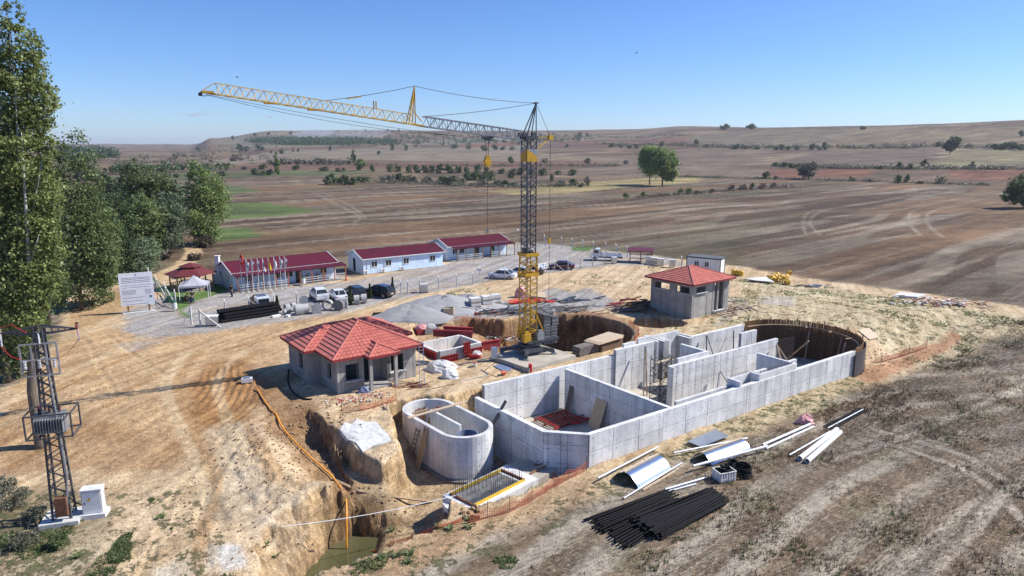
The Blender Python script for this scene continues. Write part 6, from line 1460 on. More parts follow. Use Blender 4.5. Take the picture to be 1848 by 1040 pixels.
# ============================================================ PEOPLE
def person(label, g, rz, pose='stand', top='cloth_dark', legs='cloth_blue', hm='hair', sit=.5):
    t = thing('person', label, 'person', g, R(rz))
    if pose == 'stand':
        hp = .92; J = dict(pel=(0, 0, hp), ch=(0, 0, 1.32), nk=(.01, 0, 1.52), hd=(.02, 0, 1.66), lk=(.03, .10, .50), la=(0, .12, .09), lt=(.16, .13, .05), rk=(.08, -.10, .50), ra=(-.06, -.12, .09), rt=(.12, -.13, .05),
                 ls=(0, .19, 1.42), le=(.02, .25, 1.14), lh=(.12, .24, .90), rs=(0, -.19, 1.42), re=(.05, -.26, 1.14), rh=(.24, -.18, .98))
    else:
        hp = sit; J = dict(pel=(0, 0, hp), ch=(.03, 0, hp + .38), nk=(.07, 0, hp + .57), hd=(.12, 0, hp + .71), lk=(.44, .12, hp + .03), la=(.48, .13, .09), lt=(.62, .14, .05), rk=(.44, -.12, hp + .03), ra=(.42, -.13, .09), rt=(.56, -.14, .05),
                 ls=(.04, .19, hp + .5), le=(.14, .25, hp + .22), lh=(.36, .15, hp + .14), rs=(.04, -.19, hp + .5), re=(.16, -.25, hp + .22), rh=(.38, -.14, hp + .16))
    def skin(nm, verts, edges, rad, m, lv=1):
        me = bpy.data.meshes.new(nm); me.from_pydata([Vector(v) for v in verts], edges, []); o = bpy.data.objects.new(nm, me); COL.objects.link(o); o.parent = t
        md = o.modifiers.new('skin', 'SKIN'); 
        if not me.skin_vertices: 
            import bmesh as _b
            bm = _b.new(); bm.from_mesh(me); bm.verts.layers.skin.verify(); bm.to_mesh(me); bm.free()
        for i, r_ in enumerate(rad): me.skin_vertices[0].data[i].radius = (r_, r_)
        me.skin_vertices[0].data[0].use_root = True
        s = o.modifiers.new('sub', 'SUBSURF'); s.levels = lv; s.render_levels = lv; me.materials.append(MATS[m]); return o
    ks = ['pel', 'ch', 'nk', 'hd', 'lk', 'la', 'lt', 'rk', 'ra', 'rt', 'ls', 'le', 'lh', 'rs', 're', 'rh']; V = [J[k] for k in ks]; ix = {k: i for i, k in enumerate(ks)}
    E_ = [('pel', 'ch'), ('ch', 'nk'), ('nk', 'hd'), ('pel', 'lk'), ('lk', 'la'), ('la', 'lt'), ('pel', 'rk'), ('rk', 'ra'), ('ra', 'rt'), ('ch', 'ls'), ('ls', 'le'), ('le', 'lh'), ('ch', 'rs'), ('rs', 're'), ('re', 'rh')]
    rd = dict(pel=.15, ch=.155, nk=.06, hd=.10, lk=.08, la=.055, lt=.04, rk=.08, ra=.055, rt=.04, ls=.075, le=.05, lh=.038, rs=.075, re=.05, rh=.038)
    skin('body', V, [(ix[a], ix[b]) for a, b in E_], [rd[k] for k in ks], 'skin')
    skin('shirt', [J['pel'], J['ch'], J['ls'], J['le'], J['rs'], J['re']], [(0, 1), (1, 2), (2, 3), (1, 4), (4, 5)], [.165, .172, .09, .066, .09, .066], top)
    skin('trousers', [J['pel'], J['lk'], J['la'], J['rk'], J['ra']], [(0, 1), (1, 2), (0, 3), (3, 4)], [.172, .097, .074, .097, .074], legs)
    h = Vector(J['hd']); q = MB(); q.lathe(h + Vector((-.015, 0, -.02)), [(.112, 0), (.125, .05), (.11, .10), (.06, .145), (.01, .155)], 10); q.build('hair', hm, t, local=True)
    for s in (-1, 1):
        f = Vector(J['lt' if s > 0 else 'rt']); q = MB(); q.box((f.x - .07, f.y, .045), (.28, .1, .09)); q.build('shoe', 'black_rubber', t, local=True)
    return t
zp = lambda px, py: gz(hit(px, py))
person('man in dark clothes standing at the corner of the nearest site office', zp(419, 536), -120)
person('man in black standing beneath the grey canopy tent', zp(348, 547), -60, top='cloth_dark')
def chair(p, rz, label):
    t = thing('chair', label, 'chair', p, R(rz)); q = MB(); q.box((0, 0, .44), (.42, .42, .05)); q.build('seat', 'timber_brown', t, local=True); q = MB(); q.box((-.2, 0, .75), (.04, .42, .5)); q.build('backrest', 'timber_brown', t, local=True)
    for x in (-.18, .18):
        for y in (-.18, .18): q = MB(); q.box((x, y, .21), (.04, .04, .42)); q.build('leg', 'timber_brown', t, local=True)
p = zp(338, 547); chair(p, -20, 'dark chair under the grey canopy tent'); person('person in dark clothes sitting under the grey canopy tent', p, -20, 'sit')
gc = Vector((-46.5, 98.0, .1))
for i, (dx, dy, rz, la, lb) in enumerate([(-1.5, -.2, 10, 'person sitting at the left side inside the gazebo', 'chair at the left side inside the gazebo'), (-.2, -1.3, 90, 'person sitting with back to the camera inside the gazebo', 'chair on the near side inside the gazebo')]):
    p = gc + Vector((dx, dy, 0)); chair(p, rz, lb); person(la, p, rz, 'sit')
for i, (x, nm) in enumerate(((10.6, 'leftmost'), (12.1, 'middle'), (13.2, 'rightmost'))):
    p = PA(x, -1.1, .12); chair(p, -51, nm + ' chair on the shaded veranda of the nearest office'); person(nm + ' of the three people sitting on the shaded office veranda', p, -51, 'sit')
# ============================================================ FLAGS
def flag(i, px, py, m, label):
    g = gz(hit(px, py)); Hh = 5.8 if i == 0 else 4.8; t = thing('flagpole', label, 'flag', g)
    q = MB(); q.tube([(0, 0, 0), (0, 0, Hh)], .04, 6, r2=.028); q.build('pole', 'white_paint' if i else 'steel_grey', t, local=True)
    q = MB(); q.box((0, 0, .02), (.28, .28, .16)); q.build('base', 'post_white', t, local=True)
    q = MB(); K, M = 12, 6; w_ = .95 if i == 0 else .75; hh = 1.6; vs = []
    for a in range(K + 1):
        for b in range(M + 1):
            fb = b / M; fa = a / K; x = w_ * fb * (.42 + .12 * math.sin(fa * 3 + i)); z = Hh - .1 - hh * fa * (1 - .12 * fb) - fb * .55; y = .12 * math.sin(fb * 7 + fa * 3 + i) * fb + .04
            vs.append((x, y, z))
    q.add(vs, [(a * (M + 1) + b, a * (M + 1) + b + 1, (a + 1) * (M + 1) + b + 1, (a + 1) * (M + 1) + b) for a in range(K) for b in range(M)]); f = q.build('flag', m, t, local=True, smooth=True)
    if i == 0:   # white crescent and star
        q = MB(); cx, cz = .26, Hh - 1.1; n = 14
        o = [(cx + .2 * math.cos(a), -.05, cz + .26 * math.sin(a)) for a in [R(40 + 280 * k / n) for k in range(n + 1)]]; ii = [(cx + .05 + .15 * math.cos(a), -.05, cz + .2 * math.sin(a)) for a in [R(40 + 280 * k / n) for k in range(n + 1)]]
        q.add(o + ii, [(k, k + 1, n + 2 + k, n + 1 + k) for k in range(n)]); st = []
        for k in range(10): r_ = .09 if k % 2 == 0 else .04; st.append((cx + .2 + r_ * math.cos(R(36 * k)), -.05, cz + r_ * 1.2 * math.sin(R(36 * k))))
        q.add(st, [tuple(range(10))]); q.build('crescent_and_star', 'flag_white', f, local=True)
    elif m != 'flag_yellow':
        q = MB(); q.box((.2, -.06, Hh - 1.1), (.16, .01, .4)); q.build('emblem', ['', 'print_blue', 'pink_wrap', 'print_blue', 'print_ink', '', 'flag_blue', 'print_ink', 'timber_brown'][i], f, local=True)
fl = ['tallest flagpole with a drooping red flag with white crescent and star', 'white drooping flag immediately right of the red flag', 'second white flag from the red flag, with a reddish mark', 'third white flag from the red flag', 'white flag directly left of the yellow flag', 'yellow drooping flag, the only yellow one in the row', 'white flag with a blue mark directly right of the yellow flag', 'white flag second from the right-hand end of the row', 'white flag at the right-hand end of the flag row']
for i in range(9):
    px = 437.5 + [0, 10.5, 20, 30.5, 40, 50, 60, 70.5, 79][i]; flag(i, px, 528.5 - [0, .8, 1.6, 2.4, 3.3, 4.4, 5.5, 6.8, 8][i], 'flag_red' if i == 0 else ('flag_yellow' if i == 5 else 'flag_white'), fl[i])
# ============================================================ BILLBOARD
def billboard():
    a, b = pt(236, 566), pt(267, 563); L = 4.0; d = (b - a).normalized(); c = (a + b) / 2; n = Vector((d.y, -d.x, 0)); A = math.atan2(d.y, d.x); zg = Z(c.x, c.y)
    t = thing('project_board', 'large white project information board on two dark posts beside the dirt road', 'billboard', Vector((c.x, c.y, zg)))
    for s in (-1.15, 1.15):
        q = MB(); q.box(c + d * s + Vector((0, 0, zg + 2.3)), (.2, .2, 4.7), A); q.build('post', 'timber_brown', t)
    q = MB(); q.box(c + Vector((0, 0, zg + .05)), (3.6, .9, .2), A); q.build('footing', 'post_white', t)
    zs = [(3.05, 5.05), (2.2, 3.02), (1.8, 2.17), (1.35, 1.77), (.98, 1.32)]
    for k, (z0, z1) in enumerate(zs):
        q = MB(); q.box(c + n * .14 + Vector((0, 0, zg + (z0 + z1) / 2)), (3.7, .05, z1 - z0), A); p = q.build('board', 'board_white', t)
        q = MB(); o = c + n * .172
        def line(z, x0, x1, h=.05):
            x = x0
            while x < x1 - .05:
                w_ = random.uniform(.08, .3); w_ = min(w_, x1 - x); q.box(o + d * (x + w_ / 2) + Vector((0, 0, zg + z)), (w_, .006, h), A); x += w_ + .045
        if k == 0:
            for z in (4.45, 4.27, 4.06, 3.86): line(z, -1.55, 1.55, .06)
            line(3.25, -1.5, 1.5, .05)
        elif k == 1:
            for z in (2.87, 2.72, 2.57, 2.42): line(z, -1.6, -.1, .045); line(z, .85, 1.55, .045)
        elif k == 2: line(1.98, -1.6, .9, .045)
        elif k == 3: line(1.56, -1.6, .6, .05)
        else: line(1.14, -1.5, 1.2, .05)
        tag(q.build('lettering', 'print_ink', p), kind='stuff')
        if k == 0:
            q = MB(); o2 = c + n * .172 + Vector((0, 0, zg + 4.8)); m_ = 14; vs = [o2 + d * (.14 * math.cos(R(i * 360 / m_))) + Vector((0, 0, .14 * math.sin(R(i * 360 / m_)))) for i in range(m_)] + [o2 + d * (.08 * math.cos(R(i * 360 / m_))) + Vector((0, 0, .08 * math.sin(R(i * 360 / m_)))) for i in range(m_)]
            q.add(vs, [(i, (i + 1) % m_, m_ + (i + 1) % m_, m_ + i) for i in range(m_)]); q.build('emblem', 'print_blue', p)
            q = MB(); q.box(o + Vector((0, 0, zg + 3.52)), (3.3, .005, .09), A); q.build('stripe', 'flag_blue', p)
        if k == 2:
            q = MB(); q.box(o + d * 1.45 + Vector((0, 0, zg + 1.98)), (.28, .006, .26), A); q.build('emblem', 'print_blue', p)
mat('board_white', (.76, .79, .84), .4, c2=(.70, .73, .79))
billboard()
# ============================================================ CONCRETE RINGS AND MANHOLES
def ring_(px, py, r, l, ang, lab, tilt=0, m='ring_conc', nm='concrete_ring', th=.13):
    g = gz(hit(px, py)); g.z += r; d = Vector((math.cos(R(ang)), math.sin(R(ang)), 0)); q = MB(); q.pipe(g - d * l / 2, g + d * l / 2, r, th, 22); tag(q.build(nm, m, smooth=False), lab, 'concrete ring')
concrete('ring_conc', (.50, .50, .50), (.36, .36, .36), 1.2, .3); concrete('octagon_dark', (.20, .20, .20), (.14, .14, .14), 1.2, .3)
ring_(519, 566, .60, .55, -140, 'open concrete ring on edge at the left end of the ring row'); ring_(530, 562, .55, .5, -140, 'small concrete ring on edge tucked behind the left-most ring')
ring_(540, 568, .66, .9, -155, 'wide concrete ring lying on its side with its dark mouth to the left'); ring_(551, 566, .62, .8, -155, 'smooth concrete pipe ring directly right of the wide dark-mouthed one')
ring_(592, 560, .68, .6, -95, 'concrete ring facing the camera with a hole showing through')
ring_(644, 549, .60, .7, -165, 'left ring of the pair in front of the black cars'); ring_(657, 547, .60, .7, -165, 'right ring of the pair in front of the black cars', m='ring_conc')
def box_(px, py, s, rz, lab, m='ring_conc', nm='manhole_box', zz=0, hole=True):
    g = gz(hit(px, py)); g.z += zz; t = thing(nm, lab, 'manhole box', g, R(rz)); w_, l_, h_ = s
    for (x, y, a, b) in ((-w_ / 2 + .06, 0, .12, l_), (w_ / 2 - .06, 0, .12, l_), (0, -l_ / 2 + .06, w_ - .24, .12), (0, l_ / 2 - .06, w_ - .24, .12)):
        q = MB(); q.box((x, y, h_ / 2), (a, b, h_)); q.build('side', m, t, local=True)
box_(572, 565, (1.15, 1.1, 1.15), 20, 'square concrete manhole box between the rings'); box_(549, 553, (1.0, 1.0, 1.3), 20, 'taller narrow concrete box behind the lying rings'); box_(560, 560, (.7, .7, .9), 35, 'small concrete box with a square hole left of the manhole box')
g = gz(hit(612, 560)); q = MB(); n = Vector((math.cos(R(-100)), math.sin(R(-100)), 0)); s_ = Vector((-n.y, n.x, 0)); P8 = [(.72 * math.cos(R(22.5 + 45 * k)), .72 * math.sin(R(22.5 + 45 * k))) for k in range(8)]
vs = [g + s_ * x + Vector((0, 0, z + .67)) + n * e for e in (-.3, .3) for x, z in P8]; q.add(vs, [tuple(range(8)), tuple(reversed(range(8, 16)))] + [(i, (i + 1) % 8, 8 + (i + 1) % 8, 8 + i) for i in range(8)]); tag(q.build('octagonal_cover', 'octagon_dark'), 'dark octagonal concrete cover standing on edge', 'concrete cover')
box_(622, 556, (.8, .8, .9), 10, 'pale concrete box hidden half behind the dark octagonal cover')
for i, (px, py, lab) in enumerate([(492, 566, 'white broken kerb piece at the end of the corrugated pipes'), (498, 572, 'small white kerb block in front of the left-most ring'), (521, 571, 'flat white slab lying near the lying rings')]):
    g = gz(hit(px, py)); tag(MB().box(g + Vector((0, 0, .12)), (1.1, .45, .22), R(20 + 30 * i)).build('kerb_block', 'pallet_white'), lab, 'kerb block')
# corrugated pipe stacks
def corr(name, a, b, r, lab, cat='pipe', grp=None, bend=0):
    d = (b - a); L = d.length; K = int(L / .16); pts = [a + d * (i / K) + Vector((0, 0, bend * math.sin(math.pi * i / K))) for i in range(K + 1)]; q = MB(); q.tube(pts, lambda t, K=K: r * (1 if int(round(t * K)) % 2 else .86), 10)
    q.v = [tuple(v) for v in q.v]; tag(q.build(name, 'black_plastic'), lab, cat, grp)
a0, b0 = pt(405, 583), pt(508, 567); dd = (b0 - a0).normalized(); nn = Vector((-dd.y, dd.x, 0))
for rw in range(4):
    for k in range(6 - rw):
        o = nn * (.05 + k * .42 + rw * .21) + Vector((0, 0, .2 + rw * .32)) + dd * random.uniform(-.5, .3) + (Vector((0, 0, .05)) if rw == 3 else Vector())
        corr('corrugated_pipe', a0 + o, b0 + o, .19, 'black corrugated pipe in the big stack beside the pickup', grp='black corrugated pipes stacked beside the pickup')
a0, b0 = pt(672, 577), pt(760, 573); dd = (b0 - a0).normalized(); nn = Vector((-dd.y, dd.x, 0))
for rw in range(2):
    for k in range(4 - rw):
        o = nn * (k * .36 + rw * .18) + Vector((0, 0, .17 + rw * .3)) + dd * random.uniform(-.3, .3); corr('corrugated_pipe', a0 + o, b0 + o, .17, 'slim black corrugated pipe lying in front of the gravel heaps', grp='black corrugated pipes in front of the gravel', bend=.06)
# ============================================================ FENCES AND POSTS
def fence(name, label, pts, hgt, m='post_white', bent=True, wires=True, mw='steel_grey', lean=None):
    P = [gz(hit(*p)) for p in pts]; t = thing(name, label, 'fence', P[0])
    for p in P:
        q = MB(); q.beam(p + Vector((0, 0, -.1)), p + Vector((0, 0, hgt)), .13)
        if bent: q.beam(p + Vector((0, 0, hgt - .02)), p + Vector((-.16, .28, hgt + .33)), .11)
        q.build('post', m, t)
    if wires:
        for z in (.35, .9, 1.45):
            q = MB()
            for a, b in zip(P, P[1:]): q.beam(a + Vector((0, 0, z)), b + Vector((0, 0, z)), .02)
            tag(q.build('wire', mw, t), kind='stuff')
    return t, P
t, P = fence('yard_fence', 'line of white bent-top concrete posts and wire along the near edge of the yard', [(724, 531), (736, 529.5), (758, 527), (792, 521), (824, 518), (853, 513.5), (881, 508), (911, 505), (938, 499), (1001, 491), (1025, 488), (1047, 484.5), (1069, 482), (1091, 478), (1112, 475)], 1.65)
for a, b in ((0, -1.9), (9, 1.8), (1, 1.5)):
    q = MB(); p = P[a]; q.beam(p + Vector((0, 0, 1.5)), p + Vector((b, -.1 * b, 0)), .1); q.build('brace', 'post_white', t)
fence('yard_fence', 'bent-top posts and wire along the far edge of the yard before the field', [(946, 440), (983, 443), (1014, 447.5), (1033, 450), (1052, 453), (1071, 456), (1093, 458), (1112, 461), (1132, 465), (1230, 486)], 1.9)
fence('yard_fence', 'few short posts by the black corrugated pipes and rings', [(407, 566), (450, 560), (495, 554), (536, 550), (612, 545), (657, 541)], 1.5)
t, P = fence('lawn_fence', 'green mesh fence with white raking posts between the road and the lawn', [(270, 512), (283, 526), (300, 542), (318, 557)], 2.1, bent=True, wires=False)
for a, b in zip(P, P[1:]):
    q = MB(); q.beam(a + Vector((0, 0, 1.9)), b + Vector((0, 0, .5)), .13); q.build('brace', 'post_white', t)
    q = MB(); L = (b - a).length
    for k in range(13): q.beam(a.lerp(b, k / 13) + Vector((0, 0, .05)), a.lerp(b, k / 13) + Vector((0, 0, 1.8)), .035)
    for z in (.1, .6, 1.2, 1.75): q.beam(a + Vector((0, 0, z)), b + Vector((0, 0, z)), .035)
    tag(q.build('mesh_panel', 'green_wire', t), kind='stuff')
for (px, py, dx, lab) in ((346, 586, -.6, 'white raking gate post at the left of the yard entrance'), (362, 590, 1.5, 'white gate post with a long brace beside the skip')):
    g = gz(hit(px, py)); t = thing('gate_post', lab, 'post', g); q = MB(); q.beam(g, g + Vector((0, 0, 2.1)), .15); q.build('post', 'post_white', t); q = MB(); q.beam(g + Vector((0, 0, 1.9)), g + Vector((dx * 1.6, -.3, 0)), .12); q.build('brace', 'post_white', t)
# small things around the yard
def skip(px, py, lab, rz=10, s=(1.3, 1.0, 1.1), cat='waste bin', m='galvanised'):
    g = gz(hit(px, py)); t = thing('waste_container', lab, cat, g, R(rz)); w_, d_, h_ = s; q = MB(); q.add([(-w_ / 2 * .88, -d_ / 2 * .85, .18), (w_ / 2 * .88, -d_ / 2 * .85, .18), (w_ / 2 * .88, d_ / 2 * .85, .18), (-w_ / 2 * .88, d_ / 2 * .85, .18), (-w_ / 2, -d_ / 2, h_), (w_ / 2, -d_ / 2, h_), (w_ / 2, d_ / 2, h_), (-w_ / 2, d_ / 2, h_)], [(0, 3, 2, 1), (0, 1, 5, 4), (1, 2, 6, 5), (2, 3, 7, 6), (3, 0, 4, 7), (4, 5, 6, 7)]); q.build('body', m, t, local=True)
    q = MB(); q.box((0, 0, h_ + .05), (w_ * 1.04, d_ * 1.04, .1)); q.build('lid', 'white_paint', t, local=True)
    for x in (-1, 1):
        for y in (-1, 1): MB().tube([(x * w_ * .38 - .03, y * d_ * .35, .09), (x * w_ * .38 + .03, y * d_ * .35, .09)], .09, 8).build('wheel', 'black_rubber', t, local=True)
    for k in range(4): MB().box((-w_ * .35 + k * w_ * .233, -d_ * .47, h_ * .6), (.05, .05, h_ * .7)).build('rib', m, t, local=True)
skip(383, 588, 'grey wheeled waste container beside the gate brace'); skip(1108, 476, 'small grey waste container in front of the truck', s=(.9, .7, 1.1))
for i, (px, py) in enumerate(((1170, 476), (1181, 478), (1192, 480))): skip(px, py, ['first of the three waste containers joined in a row, by the shed', 'middle one of the three waste containers in a row', 'last waste container of the row of three, nearest the pump house'][i], s=(1.1, .9, 1.2), rz=-12)
skip(1213, 483, 'lone grey waste container right of the row of three', s=(1.1, .9, 1.3), rz=-12)
def ibc(px, py, lab, s=(1.1, .95, 1.15)):
    g = gz(hit(px, py)); t = thing('caged_tank', lab, 'caged tank', g, R(15)); w_, d_, h_ = s; MB().box((0, 0, .08), (w_, d_, .16)).build('pallet', 'timber_grey', t, local=True); MB().box((0, 0, h_ / 2 + .1), (w_ * .93, d_ * .93, h_)).build('bottle', 'pallet_white', t, local=True)
    q = MB()
    for k in range(6):
        x = -w_ / 2 + w_ * k / 5
        for y in (-1, 1): q.beam((x, y * d_ / 2, .1), (x, y * d_ / 2, h_ + .12), .03)
    for z in (.3, .7, 1.2):
        for y in (-1, 1): q.beam((-w_ / 2, y * d_ / 2, z), (w_ / 2, y * d_ / 2, z), .03)
        for x in (-1, 1): q.beam((x * w_ / 2, -d_ / 2, z), (x * w_ / 2, d_ / 2, z), .03)
    tag(q.build('cage', 'galvanised', t, local=True), kind='stuff')
ibc(765, 528, 'white caged liquid tank by the fence, right of the small cypresses')
def shed():
    g = gz(hit(1156, 473)); t = thing('open_shed', 'small open timber shed with dark red sheet roof beside the waste containers', 'shed', g); A = R(-10); P = lambda x, y, z: g + Vector((x * math.cos(A) - y * math.sin(A), x * math.sin(A) + y * math.cos(A), z))
    for x in (-1.9, 0, 1.9):
        for y in (-1.2, 1.2): MB().beam(P(x, y, 0), P(x, y, 2.15 + .1 * y), .13).build('post', 'timber_brown', t)
    corrugated(t, P(-2.3, -1.5, 2.1), P(2.3, -1.5, 2.1), P(2.3, 1.6, 2.4), P(-2.3, 1.6, 2.4), 'roof_maroon')
    for z in (.5, 1.2): MB().beam(P(-1.9, 1.2, z), P(1.9, 1.2, z), .06, .14).build('rail', 'timber_brown', t)
    MB().beam(P(-1.9, -1.2, .1), P(-1.9, 1.2, 1.9), .08).build('brace', 'timber_brown', t); MB().beam(P(1.9, -1.2, 1.9), P(0, -1.2, .5), .08).build('brace', 'timber_brown', t)
shed()
def banner():
    a, b = pt(968, 497), pt(986, 494); zg = Z(a.x, a.y); t = thing('safety_board', 'white safety sign board with small coloured signs by the parked cars', 'sign board', a); d = (b - a).normalized(); n = Vector((d.y, -d.x, 0)); A = math.atan2(d.y, d.x)
    for s in (.2, (b - a).length - .2): MB().box(a + d * s + Vector((0, 0, .9 + zg)), (.08, .08, 1.8), A).build('post', 'steel_grey', t)
    L = (b - a).length; p = MB().box(a + d * L / 2 + n * .06 + Vector((0, 0, 1.2 + zg)), (L, .04, 1.3), A).build('board', 'board_white', t)
    cols = ['flag_yellow', 'print_blue', 'flag_blue', 'flag_red']
    for i in range(4):
        for j in range(3): MB().box(a + d * (.25 + i * (L - .5) / 3) + n * .085 + Vector((0, 0, .75 + j * .42 + zg)), ((L - .5) / 5, .01, .26), A).build('pictogram', cols[0 if i == 0 and j > 0 else (3 if i == 0 else (1 + (i + j) % 2))], p)
banner()
g = pt(865, 497); t = thing('yard_sign', 'small blank white sign on a short stake in the yard', 'sign', g); MB().box(g + Vector((0, 0, .5)), (.05, .05, 1)).build('stake', 'steel_grey', t); MB().box(g + Vector((0, -.04, .9)), (.7, .03, .4)).build('plate', 'white_paint', t)
for (px, py, h, lab) in ((934, 447, 3.4, 'round-headed lamp post right of the farthest office'),):
    g = gz(hit(px, py)); t = thing('lamp_post', lab, 'lamp post', g); MB().tube([(0, 0, 0), (0, 0, h)], .05, 6).build('pole', 'steel_grey', t, local=True); MB().lathe((0, 0, h), [(.05, 0), (.2, .1), (.22, .25), (.12, .4)], 10).build('globe', 'white_paint', t, local=True)
def cypress(px, py, h, lab):
    g = gz(hit(px, py)); t = thing('young_cypress', lab, 'shrub', g); MB().tube([(0, 0, 0), (0, 0, h * .5)], .04, 5).build('trunk', 'bark', t, local=True); q = MB()
    for k in range(260):
        f = random.random(); a = random.random() * 6.28; r_ = .26 * math.sin(math.pi * min(f + .18, 1) ** .8) * random.uniform(.5, 1.1); c = Vector((r_ * math.cos(a), r_ * math.sin(a), .1 + h * f)); u = Vector((random.uniform(-1, 1), random.uniform(-1, 1), random.uniform(.2, 1.4))).normalized() * .14; v = u.cross(Vector((random.random(), random.random(), random.random()))).normalized() * .08; q.quad(c - u - v, c + u - v, c + u + v, c - u + v)
    tag(q.build('crown', 'leaf_dark', t, local=True), kind='stuff')
for px, py, h, lab in ((709, 532, 2.3, 'slim young cypress just right of the two black cars'), (668, 539, 1.9, 'young cypress between the two black cars'), (633, 551, 2.2, 'dark young cypress left of the ring pair'), (501, 560, 1.7, 'young cypress beside the black corrugated pipe stack')): cypress(px, py, h, lab)
def bin_(px, py, lab, m='white_paint'):
    g = gz(hit(px, py)); t = thing('litter_bin', lab, 'bin', g); MB().lathe((0, 0, .35), [(.28, 0), (.28, .75)], 12).build('drum', m, t, local=True); MB().lathe((0, 0, 1.25), [(.32, 0), (.28, .15), (.1, .22)], 12).build('lid', 'green_plastic', t, local=True)
    for s in (-.25, .25): MB().box((s, 0, .7), (.04, .04, 1.4)).build('leg', 'steel_dark', t, local=True)
bin_(316, 562, 'white litter bin with green lid at the end of the lawn fence'); bin_(548, 516, 'white litter bin with green lid before the nearest office'); bin_(887, 465, 'dark green bin before the farthest office', 'green_plastic')
g = gz(hit(625, 506)); t = thing('traffic_cone', 'orange traffic cone at the end of the nearest office veranda', 'traffic cone', g); MB().lathe((0, 0, .05), [(.2, 0), (.05, .7)], 10).build('cone', 'orange_net', t, local=True); MB().box((0, 0, .03), (.5, .5, .06)).build('base', 'orange_net', t, local=True)
# pallets, bags, boards by the gravel
def pallet_stack(px, py, s, n, lab, m='pallet_white', mp='timber', rz=25):
    g = gz(hit(px, py)); t = thing('pallet_stack', lab, 'pallet', g, R(rz)); w_, d_ = s; z = 0
    for k in range(n):
        MB().box((0, 0, z + .07), (w_, d_, .12)).build('pallet', mp, t, local=True); z += .14; hh = .42; 
        for i in range(2):
            for j in range(2): MB().box((w_ * (-.24 + .48 * i), d_ * (-.24 + .48 * j), z + hh / 2), (w_ * .47, d_ * .47, hh - .02)).build('bale', m, t, local=True)
        z += hh
pallet_stack(857, 561, (1.35, 1.1), 3, 'leftmost white wrapped pallet stack by the gravel'); pallet_stack(878, 557, (1.3, 1.1), 3, 'middle white wrapped pallet stack'); pallet_stack(894, 554, (1.2, 1.0), 3, 'rightmost tall white wrapped pallet stack'); pallet_stack(910, 553, (1.0, .8), 1, 'low grey block pile right of the white pallets', 'brick_grey', 'timber_grey')
def pile(px, py, lab, nm, cat, part, mats, n, ext, size, zmax=.5, seed=1, flat=False):
    g = gz(hit(px, py)); t = thing(nm, lab, cat, g); rs = random.Random(seed)
    for k in range(n):
        L = rs.uniform(*size[0]); c = Vector((rs.gauss(0, ext[0]), rs.gauss(0, ext[1]), rs.uniform(.05, zmax))); a = rs.uniform(0, 3.14) if not flat else R(flat) + rs.uniform(-.25, .25); e = Vector((math.cos(a), math.sin(a), rs.uniform(-.15, .25)))
        MB().beam(c - e * L / 2, c + e * L / 2, rs.uniform(*size[1]), rs.uniform(*size[2])).build(part, rs.choice(mats), t, local=True)
pile(822, 562, 'tangle of silver scaffold parts right of the tan box', 'scaffold_pile', 'scaffold pile', 'tube', ['galvanised', 'tarp_blue', 'steel_grey'], 26, (1.5, .7), ((1, 2.2), (.06, .2), (.05, .08)), .8, 3)
pile(850, 568, 'low heap of dark rusty scrap at the edge of the excavation', 'scrap_heap', 'scrap heap', 'scrap', ['rust', 'timber_brown', 'red_form'], 30, (2.2, .5), ((.5, 1.6), (.06, .15), (.04, .08)), .3, 4)
pile(787, 569, 'black and white bagged rubbish left of the tan box', 'rubbish_heap', 'rubbish', 'piece', ['plastic_sheet', 'black_plastic', 'blue_plastic'], 12, (.6, .3), ((.5, 1.0), (.3, .6), (.15, .3)), .45, 5)
pile(1325, 558, 'heap of loose timber offcuts right of the pump house', 'timber_heap', 'timber heap', 'offcut', ['timber', 'timber_pale', 'timber_grey', 'rust'], 34, (1.6, .9), ((.7, 1.9), (.07, .14), (.05, .09)), .7, 6)
pile(1695, 548, 'broken pink-grey rubble heap at the field edge far right', 'rubble_heap', 'rubble heap', 'rubble', ['timber_pale', 'pallet_white', 'pink_wrap', 'timber_brown'], 110, (2.6, 1.2), ((.4, 1.1), (.1, .3), (.06, .16)), .5, 7)
pile(1470, 518, 'crumpled grey scrap sheet beside the yellow cans', 'scrap_heap', 'scrap heap', 'scrap', ['galvanised', 'steel_grey', 'timber_grey'], 14, (1.1, .5), ((.6, 1.6), (.2, .5), (.03, .06)), .35, 8)
pile(965, 561, 'long grey boards spread flat on the gravel behind the crane', 'board_spread', 'boards', 'board', ['timber_grey', 'steel_grey', 'timber_grey'], 60, (5.2, 1.3), ((2, 4.2), (.12, .3), (.04, .07)), .12, 9, flat=25)
pile(905, 564, 'left patch of dark weathered boards spread towards the white pallets', 'board_spread', 'boards', 'board', ['timber_grey', 'steel_dark'], 34, (2.6, .8), ((2, 3.6), (.12, .3), (.04, .07)), .14, 19, flat=25)
pile(1030, 545, 'dark mats lying on the grey ground beyond the round pit', 'mat_pile', 'mats', 'mat', ['timber_grey', 'steel_dark'], 14, (2.4, .9), ((1.4, 2.6), (.4, 1.0), (.04, .07)), .1, 10, flat=10)
pile(1165, 552, 'dark heap of red and brown timbers left of the pump house', 'timber_heap', 'timber heap', 'beam', ['timber_brown', 'red_form', 'timber_grey', 'rust'], 46, (1.7, .9), ((1.2, 2.4), (.12, .25), (.08, .14)), .9, 11, flat=30)
pile(1148, 560, 'second lower stack of dark boards at the foot of the pump house wall', 'board_stack', 'boards', 'board', ['timber_brown', 'timber_grey'], 26, (1.4, .6), ((1.4, 2.4), (.15, .3), (.06, .1)), .5, 21, flat=30)
pile(950, 545, 'bright red sheets lying behind the crane mast', 'red_sheets', 'sheets', 'sheet', ['flag_red', 'orange_net'], 5, (1.3, .5), ((1.2, 2.2), (.6, 1.0), (.1, .25)), .3, 12, flat=35)
